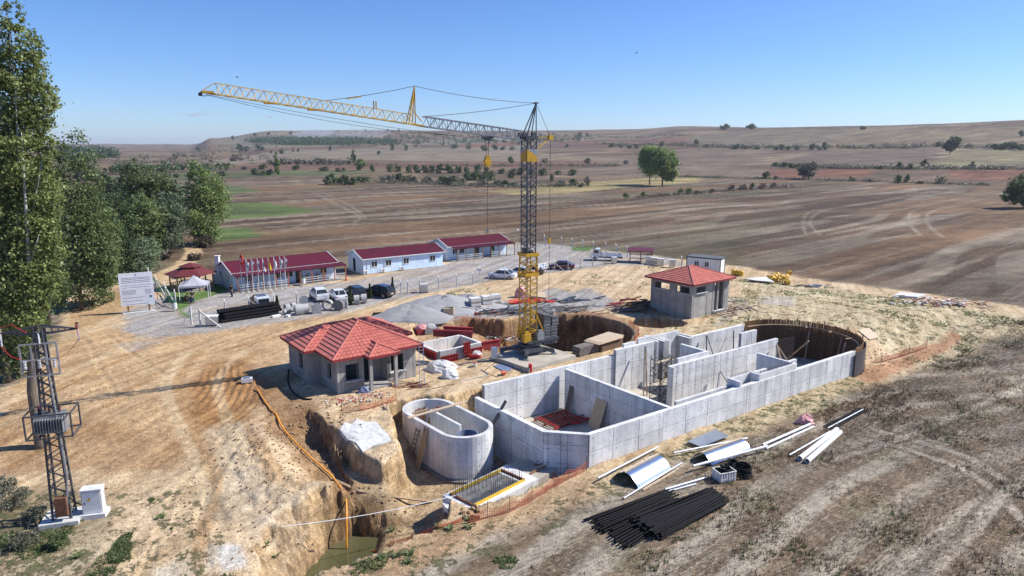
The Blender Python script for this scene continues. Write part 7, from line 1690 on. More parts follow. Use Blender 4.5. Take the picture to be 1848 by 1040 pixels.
pile(925, 548, 'orange-red sheets left of the crane mast on the boards', 'red_sheets', 'sheets', 'sheet', ['orange_net', 'flag_red'], 5, (1.0, .4), ((1.2, 2.2), (.6, 1.0), (.1, .25)), .3, 13, flat=35)
for px, py, sx, sy, sz, m_, lab, sd in ((940, 536, .85, .75, 1.5, 'pink_wrap', 'big pink and white bulk bag seen past the crane mast', 1), ):
    tag(blob(gz(hit(px, py)), sx, sy, sz, sd, .12).build('bulk_bag', m_), lab, 'bulk bag')
t = thing('tan_box', 'open tan plywood crate in front of the gravel heap', 'crate', gz(hit(810, 570))); 
for x, y, a, b in ((-.6, 0, .05, 1), (.6, 0, .05, 1), (0, -.5, 1.2, .05), (0, .5, 1.2, .05)): MB().box((x, y, .5), (a, b, 1)).build('side', 'plywood', t, local=True)
# plywood sheet pile near the mast, red bucket things
def sheet(p4, z, th, m, nm, lab, cat='sheet'):
    c = [pt(*p) for p in p4]; c = [Vector((v.x, v.y, Z(v.x, v.y) + z)) for v in c]; q = MB(); q.add(c + [v - Vector((0, 0, th)) for v in c], [(0, 1, 2, 3), (7, 6, 5, 4), (0, 4, 5, 1), (1, 5, 6, 2), (2, 6, 7, 3), (3, 7, 4, 0)]); tag(q.build(nm, m), lab, cat)
sheet([(957, 540), (985, 543), (984, 533), (962, 532)], .45, .3, 'plywood', 'plywood_stack', 'tan plywood stack on the ground right of the mast')
sheet([(1362, 510), (1398, 514), (1382, 503), (1345, 507)], .35, .05, 'pallet_white', 'white_sheet', 'large white curved sheet lying before the yellow cans')
sheet([(1548, 597), (1570, 603), (1588, 598), (1568, 591)], .15, .05, 'timber_pale', 'pale_board', 'pale square board on the bank right of the round basin')
sheet([(1612, 537), (1655, 540), (1672, 535), (1625, 531)], .3, .25, 'pallet_white', 'white_slab', 'long pale slab stack beside the rubble heap')
sheet([(890, 661), (912, 672), (929, 664), (905, 657)], .06, .05, 'tarp_blue', 'blue_sheet', 'flat blue-grey sheet on the sand left of the crane pad')
def lumber():
    for (pa, pb, hh, ww, m_, top_, lab, n) in (((1046, 645), (1084, 634), .95, 1.0, 'timber_grey', 'timber_grey', 'dark grey stacked beams beside the crane pad', 6), ((1086, 636), (1124, 624), 1.0, 1.5, 'plywood_brown', 'plywood', 'brown plywood stack topped with pale sheets behind the tank wall', 7)):
        a, b = pt(*pa), pt(*pb); d = (b - a); L = d.length; d.normalize(); n_ = Vector((-d.y, d.x, 0)); g = thing('lumber_stack', lab, 'lumber stack', a); A = math.atan2(d.y, d.x); zg = min(Z(a.x, a.y), Z(b.x, b.y)) 
        for k in range(n): MB().box(a + d * L / 2 + n_ * ww / 2 + d * random.uniform(-.08, .08) + Vector((0, 0, zg + hh * (k + .5) / n)), (L, ww, hh / n - .03), A).build('layer', m_, g)
        if m_ != 'timber_grey':
            for k in range(3): MB().box(a + d * (L / 2 + .25 * k - .5) + n_ * (ww / 2 + .1 * k) + Vector((0, 0, zg + hh + .03 + k * .035)), (L + .5, ww + .5, .03), A + R(2 * k)).build('top_sheet', 'timber_pale', g)
lumber()
def yellow_cans():
    P = [(1388, 504), (1394, 505), (1400, 503), (1406, 504), (1412, 503), (1419, 502), (1425, 500), (1392, 509), (1399, 509), (1406, 508), (1413, 509), (1420, 511), (1403, 499), (1396, 500), (1424, 496), (1415, 513), (1422, 514)]
    for i, (px, py) in enumerate(P):
        g = gz(hit(px, py)); g.z += random.choice((0, 0, .35)); a = random.random() * 6; t = None
        q = MB(); d = Vector((math.cos(a), math.sin(a), 0)); c = g + Vector((0, 0, .3)); q.pipe(c - d * .3, c + d * .3, .33, .07, 14); tag(q.build('yellow_ring', 'yellow_can'), 'yellow plastic ring in the heap beyond the white sheet', 'plastic ring', 'yellow plastic rings heaped on the sand')
    for i, (px, py) in enumerate(((1324, 496), (1331, 497), (1337, 498))):
        g = gz(hit(px, py)); tag(MB().lathe(g, [(.3, 0), (.4, .1), (.4, .75), (.3, .85)], 12).build('yellow_drum', 'yellow_can'), ['yellow drum closest to the container cabin', 'middle yellow drum beside the container cabin', 'yellow drum farthest from the container cabin'][i], 'drum')
yellow_cans()
# wrapped bales of red steel behind house A
for i, (px, py, m_, lab) in enumerate(((762, 602, 'pink_wrap', 'pink wrapped bale on the red steel rack behind the near house'), (776, 601, 'brick_grey', 'grey netted bale right of the pink wrapped bale'))):
    g = gz(hit(px, py)); t = thing('wrapped_bale', lab, 'bale', g, R(30)); MB().box((0, 0, .35), (1.7, 1.3, .6)).build('rack', 'red_form' if i == 0 else 'steel_grey', t, local=True); b = blob(Vector((0, 0, .6)), .8, .6, .5, i, .1); b.build('wrap', m_, t, local=True)
# plastic covered piles in front
for px, py, sx, sy, sz, lab, sd in ((797, 668, 1.35, .95, .95, 'big translucent plastic sheet thrown over a sand pile by the ladder', 3), (812, 681, .75, .6, .8, 'smaller blue-white plastic bag pile below the big plastic sheet', 4), (860, 643, .6, .5, .6, 'white sacks heaped on the red cylinder near the red formwork', 5)):
    g = gz(hit(px, py)); tag(blob(g, sx, sy, sz, sd, .22).build('covered_pile', 'plastic_sheet'), lab, 'covered pile')
g = gz(hit(857, 648)); tag(MB().tube([g + Vector((-.5, .1, .25)), g + Vector((.6, -.3, .25))], .24, 12).build('red_cylinder', 'red_steel'), 'red steel cylinder lying below the white sacks', 'cylinder')
g = gz(hit(892, 652)); t = thing('control_cabinet', 'upright white switch cabinet on legs between the formwork and the crane pad', 'cabinet', g, R(10)); MB().box((0, 0, .85), (.55, .4, 1.1)).build('body', 'white_paint', t, local=True)
for x in (-.22, .22): MB().box((x, 0, .15), (.05, .3, .3)).build('leg', 'steel_dark', t, local=True)
MB().box((0, -.205, .85), (.47, .02, 1.0)).build('door', 'cab_grey', t, local=True)
g = gz(hit(857, 661)); t = thing('bucket', 'small white bucket with orange rim on the sand', 'bucket', g); MB().lathe((0, 0, 0), [(.17, 0), (.22, .35)], 12).build('tub', 'white_paint', t, local=True); MB().lathe((0, 0, .35), [(.23, 0), (.23, .06)], 12).build('rim', 'post_orange', t, local=True)
g = gz(hit(909, 677)); tag(MB().lathe(g, [(.12, 0), (.3, .25), (.32, .3), (.05, .3)], 12).build('orange_basin', 'orange_net'), 'orange builder\'s basin below the blue-grey sheet', 'basin')
g = gz(hit(957, 672)); tag(MB().lathe(g, [(.17, 0), (.17, .75), (.12, .8)], 12).build('red_cylinder', 'flag_red'), 'upright red gas cylinder at the corner of the crane pad', 'gas cylinder')
# aluminium ladder at house A
t = thing('aluminium_ladder', 'long aluminium ladder leaning on the right corner of the near house', 'ladder', WA(8.0, -.9, 0)); a, b = gz(hit(762, 697)), WA(8.2, .1, 3.3); s = Vector((.19, .12, 0))
for k in (-1, 1): MB().beam(a + s * k, b + s * k, .05, .08).build('rail', 'galvanised', t)
for i in range(13): p = a.lerp(b, (i + .5) / 13); MB().beam(p - s, p + s, .04).build('rung', 'galvanised', t)
# hoses and cables on the sand
def cable(pts, r, m, lab, nm='cable'):
    P = [gz(hit(*p)) + Vector((0, 0, r)) for p in pts]; q = MB(); q.tube(smooth_line(P, 5), r, 5); tag(q.build(nm, m), lab, 'cable')
cable([(521, 668), (520, 690), (528, 708), (545, 720), (562, 722)], .07, 'black_plastic', 'thick black hose curving through the shadow beside the near house', 'black_hose')
cable([(895, 655), (880, 665), (876, 672), (895, 680), (912, 676)], .03, 'black_rubber', 'black cable looping from the white switch cabinet')
cable([(830, 690), (855, 684), (872, 680), (880, 676), (868, 668)], .035, 'tarp_blue', 'blue-grey hose lying across the sand before the tank wall', 'blue_hose')
cable([(768, 706), (790, 700), (820, 694)], .03, 'black_rubber', 'dark cable lying on the sand behind the oval tank')
pile(745, 697, 'scatter of thin red bars on the ground before the ladder', 'red_bars', 'steel bars', 'bar', ['red_form', 'rust'], 22, (1.2, .5), ((.8, 1.8), (.03, .05), (.03, .05)), .08, 31, flat=15)
pile(628, 722, 'scattered red tile fragments below the near house corner', 'tile_fragments', 'tile fragments', 'fragment', ['tile_red', 'pallet_white'], 60, (1.0, .45), ((.1, .25), (.06, .15), (.03, .05)), .05, 32)
pile(675, 712, 'scattered white and pink gravel by the porch posts', 'tile_fragments', 'tile fragments', 'fragment', ['pallet_white', 'tile_pale'], 50, (.7, .35), ((.08, .2), (.06, .12), (.03, .05)), .05, 33)
tag(blob(WA(2.4, -.45, 0), .5, .35, .6, 9, .2).build('covered_pile', 'tarp_blue'), 'blue-green tarp bundle against the near house wall by the porch', 'covered pile')
pile(1030, 562, 'dark brush heap on the grey ground above the round pit', 'brush_heap', 'brush heap', 'branch', ['rebar', 'timber_grey'], 50, (1.0, .5), ((.5, 1.3), (.03, .06), (.03, .06)), .5, 34)
# ============================================================ INSIDE THE TANK
zf = -3.57
def at_floor(px, py): return pt(px, py, zf)
t = thing('red_grid', 'red steel ladder-like formwork frames lying on the tank floor', 'formwork', at_floor(1025, 765)); a, b, c = at_floor(983, 776), at_floor(1040, 757), at_floor(1010, 753); ax_ = (b - a).normalized(); up_ = Vector((-ax_.y, ax_.x, 0))
P0 = at_floor(1000, 778)
for k in range(3): MB().beam(P0 + up_ * (k * 1.3) + Vector((0, 0, .15)), P0 + up_ * (k * 1.3) + ax_ * 3.6 + Vector((0, 0, .15)), .1, .12).build('rail', 'red_steel', t)
for k in range(12): MB().beam(P0 + ax_ * (k * .3 + .1) + Vector((0, 0, .25)), P0 + ax_ * (k * .3 + .1) + up_ * 2.7 + Vector((0, 0, .25)), .1, .08).build('bar', 'red_steel' if k % 3 else 'rust', t)
def red_tubes():
    t = thing('red_props', 'loose red and grey steel props scattered in the tank shadow', 'props', at_floor(1040, 762)); rs = random.Random(3); o = at_floor(1042, 764)
    for k in range(16):
        c = o + Vector((rs.uniform(-1.3, 1.8), rs.uniform(-.6, 1.6), rs.uniform(.1, .3))); a = rs.uniform(-.4, .9); e = Vector((math.cos(a), math.sin(a), 0)) * rs.uniform(.5, 1.1); MB().tube([c - e, c + e], .05, 6).build('prop', rs.choice(['red_steel', 'flag_red', 'steel_grey']), t)
red_tubes()
def lean(u0, u1, n0, n1, h_, m, nm, lab):
    V = [un(u0, n0, zf), un(u0, n1, zf), un(u1, n1, zf + h_), un(u1, n0, zf + h_)]; th = un(.04, 0); q = MB(); q.add(V + [v + th for v in V], [(0, 1, 2, 3), (7, 6, 5, 4), (0, 4, 5, 1), (1, 5, 6, 2), (2, 6, 7, 3), (3, 7, 4, 0)]); tag(q.build(nm, m), lab, 'board')
lean(37.75, 38.68, 41.95, 40.6, 2.35, 'plywood', 'plywood_sheet', 'tan plywood sheet leaning on the cross wall inside the tank')
lean(37.95, 38.5, 45.35, 44.85, 2.5, 'timber_grey', 'dark_board', 'narrow dark board leaning in the shaded inner corner of the tank')
t = thing('scaffold_tower', 'dark scaffold tower with a pale plank beside the middle wall', 'scaffold', at_floor(1190, 724)); o = at_floor(1190, 726); da = un(1, 0) - un(0, 0); dn = un(0, 1) - un(0, 0); Hs = 4.6
K4 = [o - da * .75 - dn * .6, o + da * .75 - dn * .6, o + da * .75 + dn * .6, o - da * .75 + dn * .6]
for p in K4: MB().beam(p, p + Vector((0, 0, Hs)), .06).build('upright', 'rebar', t)
for z in (.3, 1.0, 1.8, 2.6, 3.4, 4.2):
    for a, b in zip(K4, K4[1:] + K4[:1]): MB().beam(a + Vector((0, 0, z)), b + Vector((0, 0, z)), .045).build('ledger', 'rebar', t)
for z in (.3, 1.8, 3.0):
    for a, b in ((K4[0], K4[1]), (K4[2], K4[3]), (K4[1], K4[2])): MB().beam(a + Vector((0, 0, z)), b + Vector((0, 0, z + 1.4)), .04).build('brace', 'rebar', t); MB().beam(b + Vector((0, 0, z)), a + Vector((0, 0, z + 1.4)), .04).build('brace', 'rebar', t)
MB().beam(K4[0] + Vector((0, 0, 4.05)) + dn * .5, K4[1] + Vector((0, 0, 4.05)) + dn * .5 + da * .6, .45, .05).build('plank', 'timber_pale', t)
for k, (pa, pb, m_, lab) in enumerate([(((46.9, 44.2, zf)), (48.3, 45.6, .9), 'timber_pale', 'pale timber prop standing against the raised far wall pocket'), ((47.4, 44.2, zf), (48.4, 45.6, .9), 'timber', 'brown timber prop beside the pale prop at the far wall'), ((57.2, 44.9, zf), (58.3, 46.2, .3), 'timber_grey', 'grey timber prop leaning on the far wall, left leg'), ((59.1, 44.9, zf), (58.4, 46.2, .3), 'timber_grey', 'grey timber prop leaning on the far wall, right leg'),
        ((64.0, 38.5, zf), (62.6, 40.5, -.1), 'timber_pale', 'pale timber prop at the far end of the middle wall'), ((61.6, 38.5, zf), (62.5, 40.5, -.1), 'timber_grey', 'dark timber prop at the far end of the middle wall'), ((61.9, 38.4, zf), (62.6, 40.5, -.1), 'timber', 'second dark prop beside the one at the end of the middle wall'),
        ((51.0, 38.9, zf), (53.1, 40.3, -1.3), 'steel_grey', 'left thin prop with rail against the middle wall'), ((54.2, 38.9, zf), (53.3, 40.3, -1.2), 'steel_grey', 'right thin prop with rail against the middle wall'),
        ((61.5, 44.9, zf), (63.0, 46.2, .1), 'timber_grey', 'long dark prop leaning on the far wall near the round basin')]):
    tag(MB().beam(un(*pa), un(*pb), .12, .09).build('timber_prop', m_), lab, 'prop')
tag(MB().beam(un(27.2, 41.4, -1.2), un(28.6, 41.2, .95), .35, .07).build('leaning_board', 'timber_grey'), 'dark board leaning over the chamfered side wall beside the oval tank', 'board')
# ============================================================ SAFETY NET AND PINS
def net(name, lab, pts, h, m='orange_net', step=.14):
    P = [Vector((v.x, v.y, Z(v.x, v.y))) for v in pts]; t = thing(name, lab, 'safety net', P[0])
    for p in P: MB().beam(p, p + Vector((0, 0, h + .35)), .035).build('pin', 'rust', t)
    q = MB()
    for a, b in zip(P, P[1:]):
        L = (b - a).length; K = max(2, int(L / step))
        for k in range(K): 
            c = a.lerp(b, k / K); sg = h * (1 - .35 * math.sin(math.pi * k / K)); q.beam(c, c + Vector((0, 0, sg)), .018)
        for j in range(6):
            for k in range(8):
                s0, s1 = (1 - .35 * math.sin(math.pi * k / 8)), (1 - .35 * math.sin(math.pi * (k + 1) / 8)); q.beam(a.lerp(b, k / 8) + Vector((0, 0, h * j / 5 * s0)), a.lerp(b, (k + 1) / 8) + Vector((0, 0, h * j / 5 * s1)), .02)
    tag(q.build('mesh', m, t), kind='stuff')
ev = lambda L: [hit(*p) for p in L]
net('safety_net', 'sagging orange net in front of the chamfered tank corner and footing', ev([(1058, 850), (1025, 866), (1000, 880), (960, 905), (920, 925), (880, 935), (845, 945)]), .75)
net('safety_net', 'orange net along the foot of the long field-side wall', ev([(1072, 842), (1130, 815), (1182, 795), (1262, 765), (1325, 742)]), .35)
net('safety_net', 'orange net round the rim of the big circular pit', [Vector((CP[0] + 8.6 * math.cos(R(a)), CP[1] + 8.6 * math.sin(R(a)), 0)) for a in (70, 45, 20, 0, -15, -30)], .6)
net('safety_net', 'orange net on the bank right of the round basin', ev([(1553, 668), (1590, 655), (1640, 640), (1672, 628)]), .8)
net('safety_net', 'orange net pegged below the near house towards the dug trench', ev([(617, 745), (650, 742), (690, 732), (715, 722)]), .6)
net('safety_net', 'orange net trailing along the near rim of the pond pit', ev([(650, 1008), (710, 985), (790, 955), (835, 942)]), .3)
for i, (px, py) in enumerate([(1065, 848), (1182, 795), (1262, 762), (1325, 740), (1380, 715), (1435, 700), (1478, 690), (1523, 675)]):
    g = gz(hit(px, py)); tag(MB().beam(g, g + Vector((.03, 0, 1.05)), .045).build('survey_pin', 'rust'), 'rusty steel pin driven beside the long field-side wall', 'pin', 'steel pins along the field-side wall')
pile(880, 628, 'loose red formwork pieces and laths strewn left of the crane pad', 'form_scatter', 'formwork', 'piece', ['red_steel', 'red_form', 'timber_pale', 'steel_grey'], 34, (2.0, .9), ((.5, 1.8), (.06, .14), (.05, .09)), .25, 41, flat=-20)
pile(900, 612, 'grey and pink rubble slope between the red form beams and the crane', 'rubble_heap', 'rubble', 'rubble', ['brick_grey', 'pallet_white', 'timber_grey', 'red_form'], 70, (2.2, 1.0), ((.2, .7), (.08, .25), (.05, .12)), .35, 42)
pile(1160, 668, 'short offcuts scattered on the floor beside the scaffold tower', 'offcuts', 'offcuts', 'offcut', ['timber', 'timber_grey'], 8, (.8, .3), ((.3, .9), (.06, .12), (.04, .06)), .1, 43)
# ============================================================ TREES AND SHRUBS
def leaf_mesh(name, blobs, n, size, seed, m, flat=.35, clump=24, spread=.16):
    """blobs: (cx,cy,cz,rx,ry,rz). leaf quads in clumps through the outer part of every blob"""
    rs = np.random.RandomState(seed); B = np.array(blobs, float); vol = (B[:, 3] * B[:, 4] * B[:, 5]) ** .75; pr = vol / vol.sum()
    nc = max(6, n // clump); bi = rs.choice(len(B), nc, p=pr); d = rs.normal(size=(nc, 3)); d /= np.linalg.norm(d, axis=1)[:, None]
    rad = (.35 + .68 * rs.rand(nc) ** .45)[:, None]; cc = B[bi, :3] + d * rad * B[bi, 3:6]
    k = rs.choice(nc, n); sp = spread * B[bi][:, 3:6].mean(1)[k][:, None] * np.array([1, 1, .8]); p = cc[k] + rs.normal(size=(n, 3)) * np.maximum(sp, size * .9)
    nr = rs.normal(size=(n, 3)) + np.array([0, 0, flat * 2]) + d[k] * .7; nr /= np.linalg.norm(nr, axis=1)[:, None]
    t = np.cross(nr, rs.normal(size=(n, 3))); t /= np.linalg.norm(t, axis=1)[:, None] + 1e-9; b = np.cross(nr, t)
    s = (size * (.6 + .8 * rs.rand(n)))[:, None]; co = np.stack([p - t * s, p - b * s * .62, p + t * s, p + b * s * .62], 1).reshape(-1, 3).astype(np.float32)
    me = bpy.data.meshes.new(name); me.vertices.add(4 * n); me.vertices.foreach_set('co', co.ravel()); me.loops.add(4 * n); me.loops.foreach_set('vertex_index', np.arange(4 * n, dtype=np.int32)); me.polygons.add(n); me.polygons.foreach_set('loop_start', np.arange(0, 4 * n, 4, dtype=np.int32)); me.polygons.foreach_set('loop_total', np.full(n, 4, np.int32)); me.update(); me.materials.append(MATS[m]); return me
def limbs(t, trunk, limbs_):
    q = MB(); q.tube(trunk[0], lambda f: trunk[1] + (trunk[2] - trunk[1]) * f, 10); q.build('trunk', 'bark', t, local=True, smooth=True)
    for L, r0, r1 in limbs_: q = MB(); q.tube(L, lambda f, a=r0, b=r1: a + (b - a) * f, 6); q.build('limb', 'bark', t, local=True, smooth=True)
def tree(name, label, base, blobs, n, size, m, tr, ndl=5, seed=1, cat='tree', lean=(0, 0), group=None, dense=.0):
    t = thing(name, label, cat, base, 0, group); rs = random.Random(seed); top = max(b[2] + b[5] for b in blobs); cz = min(b[2] for b in blobs)
    tp = [Vector((0, 0, -.4)), Vector((lean[0] * .3, lean[1] * .3, top * .3)), Vector((lean[0] * .7, lean[1] * .7, top * .6)), Vector((lean[0], lean[1], top * .88))]
    L = []
    for i in range(ndl):
        b = blobs[rs.randrange(len(blobs))]; f = rs.uniform(.25, .6); o = tp[1].lerp(tp[2], rs.random()) if f > .3 else tp[1]; e = Vector(b[:3]) + Vector((rs.uniform(-.6, .6) * b[3], rs.uniform(-.6, .6) * b[4], rs.uniform(0, .6) * b[5]))
        if e.z < o.z + .5: e.z = o.z + 1
        L.append(([o, o.lerp(e, .5) + Vector((0, 0, -.06 * (e - o).length)), e], tr * .38, tr * .08))
    limbs(t, (tp, tr, tr * .18), L)
    me = leaf_mesh('crown', blobs, n, size, seed, m); o = bpy.data.objects.new('crown', me); COL.objects.link(o); o.parent = t; tag(o, kind='stuff'); return t
def column_blobs(H, z0, r, n, seed, wob=.25):
    rs = random.Random(seed); B = []
    for i in range(n):
        f = (i + .5) / n; rr = r * (math.sin(math.pi * min(.12 + f * .86, 1)) ** .6) * rs.uniform(.8, 1.1); B.append((rs.uniform(-wob, wob) * r, rs.uniform(-wob, wob) * r, z0 + (H - z0) * f, rr, rr, (H - z0) / n * .95))
        for k in range(2): a = rs.random() * 6.28; B.append((rr * .65 * math.cos(a), rr * .65 * math.sin(a), z0 + (H - z0) * (f + rs.uniform(-.04, .07)), rr * .55, rr * .55, rr * .9))
    return B
def round_blobs(H, z0, r, seed, n=9):
    rs = random.Random(seed); B = [(0, 0, (H + z0) / 2, r * .75, r * .75, (H - z0) / 2 * .85)]
    for k in range(n):
        a = rs.random() * 6.28; f = rs.random(); zz = z0 + (H - z0) * (.15 + .7 * f); rr = r * (.75 - .5 * abs(f - .4)); B.append((rr * .75 * math.cos(a), rr * .75 * math.sin(a), zz, r * rs.uniform(.3, .5), r * rs.uniform(.3, .5), (H - z0) * rs.uniform(.12, .24)))
    return B
# the big poplar in the left foreground: two leaders, clumpy crown
b = gz(hit(75, 806)); H = 29.5
def P_(px, py): v = ptd(px, py, b.y); return (v.x - b.x, v.z - b.z)
B = []; rs = random.Random(5)
prof = [(20, 30, 24), (30, 80, 36), (25, 130, 44), (40, 180, 50), (20, 230, 52), (52, 215, 36), (45, 280, 50), (18, 320, 52), (60, 350, 44), (30, 400, 54), (45, 450, 56), (20, 500, 54), (55, 520, 48), (40, 565, 46), (70, 500, 40), (-30, 120, 40), (-40, 250, 50), (-40, 400, 55), (-30, 520, 50), (82, 262, 16), (84, 180, 14), (74, 150, 16), (60, 110, 16), (92, 300, 14), (85, 420, 28), (60, 610, 26)]
for px, py, r in prof:
    x, z = P_(px, py); rr = r * b.y / 1240 * .88; B.append((x, rs.uniform(-.5, .5), z, rr, rr * 1.1, rr * 1.15))
t = thing('poplar_tree', 'huge poplar with grey trunk and pale limbs filling the left edge', 'tree', b)
x1, z1 = P_(58, 600); x2, z2 = P_(30, 330); x3, z3 = P_(15, 60)
Lm = []
for (pa, pb, r0) in (((58, 600), (62, 240), .2), ((50, 520), (10, 200), .18), ((55, 560), (-30, 300), .2), ((35, 400), (48, 150), .12), ((30, 300), (28, 60), .1), ((40, 450), (85, 290), .1), ((45, 500), (88, 420), .1), ((30, 380), (-10, 120), .12)):
    a_, c_ = P_(*pa), P_(*pb); o1 = rs.uniform(-.4, .4); Lm.append(([Vector((a_[0], 0, a_[1])), Vector(((a_[0] + c_[0]) / 2 + .15, o1 * .7 - .5, (a_[1] + c_[1]) / 2)), Vector((c_[0], o1 - .8, c_[1]))], r0, .03))
limbs(t, ([Vector((0, 0, -.5)), Vector((-.02, 0, .3)), Vector((-.1, 0, z1 * .5)), Vector((x1, 0, z1)), Vector((x2, 0, z2)), Vector((x3, 0, z3))], .50, .05), Lm)
MATS['bark_pale'] = mat('bark_pale', (.42, .40, .36), .8, c2=(.28, .26, .23), sc=6)
for o in t.children:
    if o.name.startswith('limb'): o.data.materials[0] = MATS['bark_pale']
o = bpy.data.objects.new('crown', leaf_mesh('crown', B, 62000, .105, 3, 'leaf_poplar', .2, 34, .15)); COL.objects.link(o); o.parent = t; tag(o, kind='stuff')
by = [(x, y, z, rx * .5, ry * .5, rz * .4) for (x, y, z, rx, ry, rz) in (B[12],)]
# trees on the left bank
def T(px, py, hpx, rpx, kind, label, n=7000, size=.22, m='leaf_ash', seed=1, z0=.12, name='broadleaf_tree', Y=None, tr=.28):
    g = hit(px, py) if Y is None else None
    if g is None: v = pt(px, py, -1.0) if Y is None else None; g = gz(Vector(((px - 924) / 1265 * Y, Y, 0)))
    D = math.hypot(g.x, g.y); H = hpx * D / 1240; r = rpx * D / 1240
    n = int(n * 1.45); size *= .82
    B = column_blobs(H, H * z0, r, 6, seed, .3) if kind == 'col' else round_blobs(H, H * z0, r, seed, 11)
    return tree(name, label, g, B, n, size, m, tr, 5, seed)
T(148, 560, 255, 52, 'col', 'tall green ash tree right behind the big poplar', 15000, .20, 'leaf_ash', 11, .06)
T(185, 540, 165, 40, 'round', 'leaning green tree between the tall ash and the billboard', 9000, .2, 'leaf_ash', 12, .03)
T(90, 590, 230, 46, 'round', 'dark bushy tree behind the poplar trunk', 9000, .2, 'leaf_dark', 13, .04)
T(15, 690, 200, 55, 'round', 'dark thicket tree at the left edge behind the poplar', 8000, .18, 'leaf_dark', 14, .02)
T(20, 620, 250, 60, 'round', 'shadowy tall tree at the far left edge', 7000, .2, 'leaf_dark', 15, .04)
T(275, 445, 132, 50, 'round', 'rounded dark willow tree topping the group by the track', 12000, .28, 'leaf_ash', 16, .05)
T(318, 440, 108, 24, 'round', 'pale tipped willow at the right of the rounded tree', 4500, .26, 'leaf_willow', 17, .05)
T(374, 442, 128, 34, 'col', 'upright green poplar standing alone right of the dirt track', 10000, .26, 'leaf_light', 18, .05)
T(262, 465, 100, 33, 'col', 'conical green tree in front of the rounded willow', 7000, .24, 'leaf_ash', 19, .02)
T(310, 458, 92, 36, 'round', 'grey green willow beside the dirt track', 7500, .24, 'leaf_willow', 20, .02)
T(255, 498, 62, 40, 'round', 'low silvery willow bush behind the billboard', 6000, .18, 'leaf_willow', 21, .0, 'willow_bush')
T(215, 455, 92, 36, 'round', 'dark tree filling the gap left of the rounded willow', 7000, .26, 'leaf_dark', 22, .02)
T(188, 470, 104, 38, 'round', 'dark green tree behind the tall ash', 7000, .26, 'leaf_dark', 23, .02)
T(214, 505, 90, 34, 'round', 'shadowed shrub mass left of the billboard top', 5000, .2, 'leaf_dark', 24, .0, 'shrub')
T(155, 328, 42, 24, 'round', 'dark round tree on the plain left of the far hedge', 1500, .7, 'leaf_dark', 25, .05)
T(180, 370, 60, 26, 'round', 'dark tree peeping over the left bank trees', 3000, .4, 'leaf_dark', 26, .05); T(215, 372, 48, 20, 'round', 'small dark tree right of the one over the bank trees', 2400, .4, 'leaf_dark', 27, .05)
T(372, 446, 22, 16, 'round', 'brownish scrub at the foot of the lone poplar', 1500, .2, 'leaf_brown', 28, 0, 'shrub'); T(340, 500, 18, 18, 'round', 'dry brown scrub behind the gazebo', 1500, .16, 'leaf_brown', 29, 0, 'shrub'); T(300, 468, 14, 14, 'round', 'dry grey scrub beside the track bend', 1200, .16, 'leaf_brown', 30, 0, 'shrub')
T(352, 470, 12, 14, 'round', 'low brown thorn scrub on the field side of the track', 1200, .16, 'leaf_brown', 31, 0, 'shrub')
for i, (px, py, h, r, lab) in enumerate([(25, 915, 30, 30, 'grey leafed bush at the left edge below the pylon'), (62, 938, 20, 20, 'grey green bush at the pylon foot, left side'), (45, 985, 26, 30, 'grassy grey bush in the bottom left corner'), (110, 985, 22, 18, 'small green bush below the pylon footing'), (10, 885, 24, 20, 'low bush above the grey bush on the left edge')]): T(px, py, h, r, 'round', lab, 1500, .06, 'leaf_grey' if i != 3 else 'weed', 40 + i, 0, 'shrub', tr=.03)
# lone trees in the fields
T(1172, 334, 66, 24, 'round', 'left and slightly lower of the twin light green trees in the field', 6500, .62, 'leaf_bright', 51, .16, tr=.4)
T(1195, 336, 70, 29, 'round', 'right and broader of the twin light green trees in the field', 8000, .62, 'leaf_bright', 52, .16, tr=.45)
T(1846, 376, 48, 30, 'round', 'dark green bush cut by the right edge of the field', 4000, .42, 'leaf_ash', 53, 0, 'shrub', tr=.2)
T(1715, 279, 26, 12, 'round', 'single dark tree on the upper right slope with its shadow', 900, 1.4, 'leaf_dark', 54, .12); T(1458, 324, 30, 19, 'round', 'grey green thorny tree right of the middle red field', 1800, .7, 'leaf_grey', 55, .05)
T(1306, 234, 10, 9, 'round', 'left of the two dark trees on the right skyline', 400, 1.6, 'leaf_dark', 56, .05); T(1355, 234, 9, 10, 'round', 'right of the two dark trees on the right skyline', 400, 1.6, 'leaf_dark', 57, .05); T(1558, 234, 5, 4, 'round', 'tiny lone tree on the right skyline', 150, 1.5, 'leaf_dark', 58, .1)
T(500, 316, 38, 5, 'col', 'slim columnar poplar on the plain, taller one', 900, .6, 'leaf_light', 59, .02, 'columnar_poplar'); T(638, 294, 22, 4, 'col', 'slim columnar poplar behind the long hedge, smaller one', 500, .9, 'leaf_ash', 60, .02, 'columnar_poplar')
T(651, 308, 20, 10, 'round', 'bright green round tree in the hedgerow left of centre', 900, .7, 'leaf_light', 61, .08)
